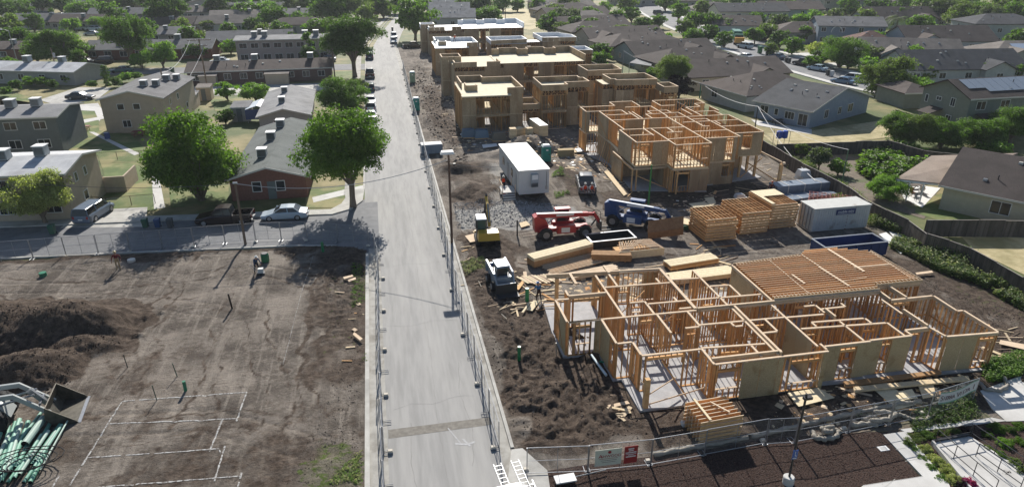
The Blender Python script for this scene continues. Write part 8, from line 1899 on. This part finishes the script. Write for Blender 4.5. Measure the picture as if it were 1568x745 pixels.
for i in range(3): (a0, c0), (a1, c1) = prf[i], prf[i+1]; b.panel([(a0, -1.35, c0), (a1, -1.35, c1), (a1, 1.35, c1), (a0, 1.35, c0)], .05, bm2)
for s in (-1.35, 1.35): b.sideprism([(3.0, 1.45), (2.85, .7), (3.2, .15), (4.5, .05), (4.3, .3)], s-.03, s+.03, bm2)
b.bar((4.5, -1.4, .06), (4.5, 1.4, .06), .2, .05, M_GALV); b.build('bucket', t)

# ---------------------------------------------------------------- bins, tables and small things by the houses
def bin_(label, px, py, c, group=None, s=1.):
    x, y = G(px, py); t = thing('wheeled_bin', label, 'wheeled bin', (x, y, .13 if x < -5 and 70 < y < 75 else .02), 0, group); m = paint(c, .5)
    b = MB(); b.tbox(-.22*s, -.25*s, .08, .22*s, .25*s, .92*s, m, -.05, -.06); b.build('body', t); b = MB(); b.tbox(-.29*s, -.33*s, .92*s, .29*s, .33*s, 1.02*s, m, .04, .05); b.build('lid', t)
    b = MB(); [b.lathe((q, .26*s, .1), [(.09, -.03), (.1, 0), (.09, .03)], M_BLACK, 10, 'X') for q in (-.22*s, .22*s)]; b.build('wheels', t)
bin_('dark green wheeled bin by the side street kerb near the minivan', 82, 360, '2c5a48'); bin_('green wheeled bin left of the blue one at the path end', 224, 350, '2a5646'); bin_('blue wheeled bin beside the green one at the path end', 243, 350, '2d4a72'); bin_('grey bin in the tree shade right of the blue bin', 262, 350, '4a4f52'); bin_('black wheeled bin standing on the far main road, left of the silver car', 601, 48, '17191c', s=1.3)
bin_('black bin far up the middle of the main road', 594, 24, '17191c', s=1.3)
bin_('large green bin beside the road behind the brick row', 265, 113, '2a5040', s=1.4)
for i, (px, py, c, s) in enumerate([(1163, 82, '1f6a3d', 1.8), (1174, 86, '26282c', 1.1), (1180, 87, '24303a', 1.1), (1204, 96, '26282c', 1.2), (1208, 97, '33383c', 1.2), (1267, 116, '24262a', 1.2), (1273, 117, 'b9bdc0', 1.2)]):
    bin_(['large green bin on the kerb right of the white suv', 'left small dark bin at the kerb beyond the dark blue saloon', 'right small dark bin at the kerb beyond the dark blue saloon', 'left dark bin before the dark red pickup truck', 'right dark bin before the dark red pickup truck', 'dark bin in front of the pale blue saloon', 'pale grey bin in front of the pale blue saloon'][i], px, py, c, None, s)
def cone_(label, px, py):
    x, y = G(px, py); t = thing('traffic_cone', label, 'traffic cone', (x, y, H(x, y)+.02)); b = MB(); b.box(-.2, -.2, 0, .2, .2, .04, M_BLACK); b.build('base', t); b = MB(); b.lathe((0, 0, .04), [(.15, 0), (.03, .68)], cloth('e8501e'), 12); b.build('cone', t)
cone_('orange traffic cone at the foot of the trailer steps', 772, 299)
def table(label, px, py, c='7a3f38'):
    x, y = G(px, py); t = thing('picnic_table', label, 'picnic table', (x, y, .01)); m = paint(c, .7); b = MB(); b.box(-.9, -.4, .7, .9, .4, .76, m); b.build('table_top', t)
    for s in (-.75, .75): b = MB(); b.box(-.9, s-.13, .42, .9, s+.13, .47, m); b.build('seat', t)
    for q in (-.6, .6): b = MB(); b.bar((q, -.75, .42), (q, .75, .42), .06, .06, m); [b.bar((q, s*.6, 0), (q, s*.25, .7), .06, .08, m) for s in (-1, 1)]; b.build('leg_frame', t)
table('red brown picnic table on the lawn right of the beige block', 214, 208); table('picnic table on the lawn beside the dark grey block', 129, 200, '8c5a4e'); table('small patio table in front of the pale blue grey house', 1190, 190, '3a3a3c'); table('garden table under the tan patio roof', 1398, 292, '5a5048')
stub('blue dog kennel by the beige block fence', 165, 212, .9, .4, '30508a', name='kennel', cat='kennel')
for i, (px, py, c) in enumerate([(1396, 300, '9a6b4a'), (1404, 308, '3f4a52'), (1410, 296, 'b5b0a5')]):
    x, y = G(px, py); t = thing('garden_chair', ['brown garden chair on the white patio', 'dark garden chair at the edge of the white patio', 'pale garden chair under the tan patio roof'][i], 'chair', (x, y, .03), i*1.3); m = paint(c, .6); b = MB(); b.box(-.25, -.25, .4, .25, .25, .46, m); b.build('seat', t); b = MB(); b.box(-.25, .22, .46, .25, .27, .95, m); b.build('backrest', t); b = MB(); [b.box(q-.02, r_-.02, 0, q+.02, r_+.02, .4, m) for q in (-.22, .22) for r_ in (-.22, .22)]; b.build('legs', t)

# ---------------------------------------------------------------- the planted corner at the bottom right
M_MULCH = mat('bark_mulch', (.030, .019, .015), (.078, .048, .038), 9, rough=1, bump=.09, bscale=14, detail=3)
def plot(name, px, z, m): P = [G(*p) for p in px]; b = MB(); A = sum(P[i][0]*P[(i+1) % len(P)][1]-P[(i+1) % len(P)][0]*P[i][1] for i in range(len(P))); P = P if A > 0 else P[::-1]; b.prism(P, -.05, z, m); return struct(b.build(name))
plot('bark_bed', [(790, 800), (838, 722), (900, 712), (1078, 690), (1171, 672), (1345, 662), (1352, 668), (1410, 733), (1321, 747), (1200, 770), (900, 800)], .10, M_MULCH)
plot('planting_bed', [(1386, 663), (1542, 646), (1640, 640), (1700, 800), (1480, 800), (1448, 740)], .10, M_MULCH)
plot('pavement_corner_right', [(1352, 667), (1386, 662), (1452, 742), (1470, 790), (1250, 800), (1321, 745), (1412, 731)], .124, M_WALK)
plot('garden_path', [(1378, 659), (1518, 641), (1542, 646), (1387, 664)], .128, M_WALK)
plot('garden_path_slab', [(1500, 600), (1568, 575), (1700, 560), (1700, 640), (1568, 646), (1540, 647), (1518, 627)], .132, M_WALK)
plot('pavement_near', [(783, 690), (800, 688), (838, 722), (850, 800), (770, 800)], .135, M_CONC)
plot('ramp_slab', [(1428, 680), (1482, 671), (1640, 772), (1600, 820), (1520, 800)], .25, M_WALK)
plot('verge', [(1330, 664), (1378, 659), (1518, 641), (1488, 616), (1420, 640), (1298, 664)], .095, M_DIRTG)
b = MB()
for (p, q) in [((1371, 690), (1411, 683)), ((1385, 708), (1425, 700)), ((1321, 745), (1412, 731)), ((1341, 758), (1370, 735)), ((1392, 664), (1410, 660)), ((1460, 655), (1464, 650)), ((1518, 627), (1600, 618))]:
    (x0, y0), (x1, y1) = G(*p), G(*q); b.bar((x0, y0, .1265), (x1, y1, .1265), .03, .006, M_CONC)
struct(b.build('pavement_joints'))
# chips of bark
rs = np.random.RandomState(5); b = MB(); (bx0, by0) = G(838, 735)
x, y = G(1281, 688)
t = thing('drain_cover', 'square white drain cover in the bark bed', 'drain cover', (*G(1352, 688), .07)); b = MB(); b.tbox(-.32, -.22, 0, .32, .22, .05, M_WHITE, .03, .03); b.build('cover', t); b = MB(); b.box(-.2, -.12, .05, .2, .12, .056, M_WALK); b.build('lid', t)
def scatter(name, poly, n, smin, smax, mats, z=None, flat=.4, seed=1, keep=None):
    rs = random.Random(seed); A = [Vector(G(*p)) for p in poly]; xs = [p.x for p in A]; ys = [p.y for p in A]; b = MB(); k = 0; it = 0
    while k < n and it < n*40:
        it += 1; x, y = rs.uniform(min(xs), max(xs)), rs.uniform(min(ys), max(ys)); c = False
        for i in range(len(A)):
            p, q = A[i], A[(i+1) % len(A)]
            if (p.y > y) != (q.y > y) and x < (q.x-p.x)*(y-p.y)/(q.y-p.y)+p.x: c = not c
        if not c or (keep and not keep(x, y)): continue
        k += 1; s = smin+(smax-smin)*rs.random()**3; zz = (H(x, y) if z is None else z); a = rs.uniform(0, 3.14); u = (math.cos(a)*s, math.sin(a)*s); v = (-u[1]*rs.uniform(.5, 1), u[0]*rs.uniform(.5, 1)); h = s*flat*rs.uniform(.7, 1.5)
        P = [(x-u[0], y-u[1], zz-.01), (x-v[0], y-v[1], zz-.01), (x+u[0], y+u[1], zz-.01), (x+v[0], y+v[1], zz-.01), (x+rs.uniform(-.3, .3)*s, y+rs.uniform(-.3, .3)*s, zz+h), (x+u[0]*.4, y+u[1]*.4, zz+h*.8)]
        b.add(P, [(0, 1, 4), (1, 2, 5), (1, 5, 4), (2, 3, 5), (3, 4, 5), (3, 0, 4)], mats[rs.randrange(len(mats))])
    o = b.build(name); o['kind'] = 'stuff'; return o
M_CL = [mat('clod_dark', (.055, .040, .031), rough=1), mat('clod_mid', (.11, .085, .066), rough=1), mat('clod_pale', (.20, .165, .135), rough=1)]
M_CH = [mat('bark_chip', (.075, .036, .03), rough=.9), mat('bark_chip_dark', (.04, .016, .015), rough=.9), mat('bark_chip_pale', (.14, .085, .07), rough=.9)]
scatter('bark_chips', [(838, 724), (1078, 692), (1345, 664), (1408, 733), (1200, 770), (860, 770)], 9000, .02, .06, M_CH, .10, .5, 2)
scatter('soil_clods', [(715, 400), (770, 400), (850, 470), (870, 560), (1000, 640), (1060, 690), (800, 690), (745, 560)], 3500, .02, .10, M_CL, None, .6, 3)
scatter('soil_clods', [(0, 500), (120, 490), (195, 525), (110, 560), (110, 600), (0, 620)], 2600, .02, .10, M_CL[:2], None, .8, 4)
scatter('soil_clods', [(480, 380), (562, 380), (560, 745), (440, 745), (520, 560)], 2600, .02, .07, M_CL, None, .7, 5)
scatter('soil_clods', [(0, 395), (560, 378), (560, 745), (0, 745)], 3000, .015, .05, M_CL, None, .6, 6)
scatter('soil_clods', [(1390, 420), (1568, 480), (1568, 560), (1420, 460)], 1600, .02, .08, M_CL, None, .7, 7)
scatter('gravel', [(694, 312), (790, 308), (870, 316), (860, 345), (700, 352)], 4500, .04, .13, [mat('gravel_grey', (.30, .30, .30), rough=1), mat('gravel_pale', (.45, .44, .43), rough=1), mat('gravel_dark', (.16, .16, .165), rough=1)], None, .7, 8)
scatter('rubble', [(640, 100), (700, 150), (720, 260), (690, 260), (655, 200), (625, 110)], 1800, .06, .35, M_CL+[M_PLATE], None, .5, 9)
scatter('timber_scraps', [(700, 190), (900, 215), (960, 300), (1160, 300), (1230, 300), (1230, 340), (1060, 330), (1000, 300), (780, 240), (710, 230)], 900, .08, .5, [M_PLATE, M_LUM, M_PLY, M_WHITE, M_CL[1]], None, .12, 10)
scatter('timber_scraps', [(840, 420), (1000, 420), (1110, 415), (1110, 455), (870, 470)], 350, .08, .5, [M_PLATE, M_LUM, M_PLY], None, .12, 11)
scatter('timber_scraps', [(1200, 590), (1500, 570), (1510, 610), (1300, 650), (1180, 660)], 420, .06, .4, [M_PLATE, M_LUM, M_PLY, M_CL[1]], None, .12, 12)
def sticks(name, polys, n, lmin, lmax, seed):
    rs = random.Random(seed); b = MB()
    for k in range(n):
        q = polys[rs.randrange(len(polys))]; px, py = rs.uniform(q[0], q[2]), rs.uniform(q[1], q[3]); x, y = G(px, py)
        if 14 < x < 40.5 and 32.4 < y < 47.5: continue
        a = rs.uniform(0, 3.14) if rs.random() < .5 else rs.gauss(.1, .3); l = rs.uniform(lmin, lmax)/2; w_ = rs.choice((.05, .09, .09, .14, .19, .3)); dx, dy = math.cos(a)*l, math.sin(a)*l
        b.bar((x-dx, y-dy, H(x-dx, y-dy)+.04), (x+dx, y+dy, H(x+dx, y+dy)+.05), w_, .04, rs.choice((M_PLATE, M_LUM, M_PLY, M_BEAM, M_POLE)))
    o = b.build(name); o['kind'] = 'stuff'
sticks('scattered_offcuts', [(780, 380, 1020, 470), (930, 255, 1010, 300), (1040, 290, 1180, 325), (1050, 375, 1130, 420), (700, 205, 930, 245), (850, 225, 930, 262), (1160, 250, 1240, 345), (760, 420, 850, 480)], 240, .5, 2.8, 3)
sticks('scattered_offcuts', [(1200, 570, 1500, 640), (1500, 500, 1560, 560), (940, 600, 1000, 640)], 70, .4, 2.0, 4)
sticks('scattered_offcuts', [(520, 420, 560, 560), (648, 100, 700, 205), (700, 355, 745, 440)], 35, .2, 1.0, 5)
# straw wattles along the fence
M_WAT = mat('straw_wattle', (.26, .235, .20), (.37, .34, .29), 3, bump=.02, stretch=(1, 1, 3))
def wattle(label, px, r_=.13, z=None, loop=None):
    P = [G(*p) for p in px]; o = P[0]; b = MB(); pts = []
    for (a, c) in zip(P[:-1], P[1:]):
        for k in range(5): u = k/5; x, y = a[0]+(c[0]-a[0])*u, a[1]+(c[1]-a[1])*u; pts.append((x-o[0]+math.sin(len(pts))*.03, y-o[1]+math.cos(len(pts)*1.7)*.04, max(H(x, y), .07)+r_*.8+(.22 if loop and len(pts) > loop else 0)))
    b.tube(pts, [r_*(.85+.2*math.sin(k*2.1)) for k in range(len(pts))], M_WAT, 8); return tag(b.build('straw_wattle', None, (o[0], o[1], 0), smooth=True), label, 'straw wattle')
wattle('long straw wattle along the foot of the fence behind the joist stack', [(1150, 672), (1185, 664), (1225, 655), (1262, 646), (1300, 638), (1340, 630), (1380, 622), (1415, 618)], .17)
wattle('left part of the straw wattle beneath the ASHWOOD fence', [(1000, 700), (1040, 692), (1075, 686), (1120, 678), (1150, 672)], .16)
wattle('coiled straw wattle at the edge of the bark bed', [(1242, 664), (1248, 674), (1262, 676), (1280, 672), (1284, 664), (1272, 661), (1258, 664), (1262, 670), (1274, 668)], .17, loop=24)
wattle('tangle of straw wattles left of the banner', [(1302, 655), (1325, 652), (1340, 654), (1348, 646), (1335, 641), (1322, 646), (1336, 652), (1360, 650), (1368, 642), (1352, 638), (1334, 640)], .17, loop=28)
wattle('straw wattle running from the tangle to the banner', [(1350, 640), (1372, 637), (1385, 640), (1396, 646), (1414, 646), (1434, 638)], .14)
wattle('ring of straw wattle round a dry patch at the right corner', [(1498, 590), (1508, 600), (1530, 602), (1542, 594), (1536, 582), (1520, 578), (1506, 582)], .15)
# shrubs
def shrub(label, px, py, r_, lm, q='lo', sq=.9, group=None):
    x, y = G(px, py); return tree(label, (x, y), r_, 'round', lm, q=q, th=-r_*.35, trunk=False, name='shrub', cat='shrub', sq=sq, group=group)
W_ = ['first', 'second', 'third', 'fourth', 'fifth', 'sixth', 'seventh', 'eighth', 'ninth', 'tenth', 'eleventh', 'twelfth']
for i, (px, py, r_) in enumerate([(1417, 690), (1433, 708), (1447, 720), (1459, 738)] and [(1417, 690, .42), (1433, 707, .48), (1447, 720, .46), (1459, 737, .48)]): shrub(W_[i]+' yellow green shrub from the back in the row beside the ramp', px, py, r_, 'yellow', 'mid', group='yellow green shrubs beside the ramp')
for i, (px, py, r_, lm) in enumerate([(1392, 680, .5, 'olive'), (1404, 672, .5, 'olive'), (1420, 668, .5, 'green'), (1440, 665, .45, 'olive'), (1460, 662, .45, 'olive'), (1478, 660, .4, 'purple'), (1400, 690, .35, 'green'), (1412, 703, .35, 'green'), (1425, 717, .38, 'green'), (1440, 733, .4, 'green')]): shrub(W_[i]+' low dull shrub round the corner of the ramp bed', px, py, r_, lm, 'mid' if i < 5 else 'lo', .7, group='low dull shrubs round the ramp bed')
for i, (px, py, r_, lm) in enumerate([(1512, 668, .38, 'dark'), (1524, 658, .5, 'green'), (1546, 660, .42, 'dark'), (1560, 655, .42, 'green'), (1538, 682, .5, 'bright'), (1532, 700, .42, 'green'), (1560, 678, .4, 'green'), (1552, 712, .48, 'olive'), (1566, 726, .5, 'olive'), (1540, 728, .35, 'purple'), (1512, 690, .35, 'olive'), (1580, 700, .45, 'green')]): shrub(W_[i]+' round shrub in the bark bed right of the ramp', px, py, r_, lm, 'mid', group='round shrubs right of the ramp')
s = shrub('magenta flowering shrub at the bottom end of the yellow green row', 1471, 742, .5, 'purple', 'mid'); LM['mag'] = leafmat('magenta', (.32, .02, .14), (.42, .04, .22)); tree('second magenta flowering shrub beside the ramp, at the bottom edge', G(1482, 744), .42, 'round', 'mag', q='lo', th=-.1, trunk=False, name='shrub', cat='shrub')
# ramp rails
def rail(label, px, z0=.2, h=.95):
    P = [G(*p) for p in px]; o = P[0]; t = thing('handrail', label, 'handrail', (o[0], o[1], z0)); P = [(a-o[0], c-o[1]) for a, c in P]
    for z in (h, h*.35): b = MB(); b.tube([(a, c, z) for a, c in P], .025, M_DARKM, 8); b.build('rail', t)
    for (a, c), (d, e) in zip(P[:-1], P[1:]):
        n = max(1, int(math.hypot(d-a, e-c)/1.3))
        for k in range(n+1): b = MB(); x_, y_ = a+(d-a)*k/n, c+(e-c)*k/n; b.tube([(x_, y_, 0), (x_, y_, h)], .022, M_DARKM, 8); b.build('baluster', t)
rail('black handrail along the left and back edge of the concrete ramp', [(1520, 760), (1430, 682), (1482, 672)]); rail('black handrail along the right edge of the concrete ramp', [(1484, 673), (1560, 725), (1600, 752)]); rail('short middle handrail on the concrete ramp', [(1492, 703), (1560, 752)])
b = thing('ramp_kerb', 'dark edged kerb along the left side of the concrete ramp', 'kerb', (0, 0, 0)); m = MB(); P = [G(1426, 681), G(1482, 671)]; Q = G(1522, 800); m.bar((*P[0], .2), (*P[1], .2), .12, .32, M_DARKM); m.bar((*P[0], .2), (*Q, .2), .12, .32, M_WALK); m.build('edge', b)
# accessible parking sign on a pole with a concrete foot
x, y = G(1206, 741); t = thing('sign_post', 'tall dark post with a small blue wheelchair sign and a round concrete foot', 'sign post', (x, y, .07)); b = MB(); b.lathe((0, 0, 0), [(.30, 0), (.30, .45), (.26, .5)], M_WALK, 20); b.build('foot', t); hh = topz(x, y, 604)
b = MB(); b.tube([(0, 0, .5), (0, 0, hh)], .06, M_DARKM, 10); b.build('post', t); b = MB(); b.box(-.14, -.09, 1.75, .16, -.065, 2.35, paint('1f4f9e', .4)); o = b.build('sign_plate', t)
b = MB(); b.tube([(0, -.095, 2.18), (0, -.095, 2.02), (.06, -.095, 2.0), (.09, -.095, 1.9)], .012, M_WHITE, 6); b.lathe((0, -.095, 2.24), [(.022, -.004), (.022, .004)], M_WHITE, 10, 'Y'); b.tube([(.055*math.cos(a)-.005, -.095, 1.97+.055*math.sin(a)) for a in [k*.45-2.8 for k in range(9)]], .009, M_WHITE, 5); b.box(-.1, -.093, 1.79, .12, -.088, 1.83, M_WHITE); b.build('wheelchair_symbol', o)
b = MB(); b.box(-.12, -.1, hh-.35, .35, .1, hh-.2, M_DARKM); b.build('lamp_head', t)
t = thing('board', 'white board lying at the bottom edge in the bark bed', 'board', (*G(852, 748), .3), R(2)); b = MB(); b.box(0, 0, 0, 1.15, .6, .08, M_WHITE); b.build('panel', t); b = MB(); b.tube([(1.1, .3, .04), (3.0, .5, .0)], .03, M_GALV, 8); b.build('arm', t)
# ---------------------------------------------------------------- thin summer haze
m = bpy.data.materials.new('haze'); m.use_nodes = True; N = m.node_tree.nodes; N.remove(N['Principled BSDF'])
v = N.new('ShaderNodeVolumePrincipled'); v.inputs['Color'].default_value = (.86, .92, 1, 1); v.inputs['Density'].default_value = .00015; v.inputs['Anisotropy'].default_value = .3
m.node_tree.links.new(v.outputs[0], N['Material Output'].inputs['Volume'])
b = MB(); b.box(-260, -40, -1.2, 420, 620, 34, m); o = b.build('haze'); o['kind'] = 'stuff'
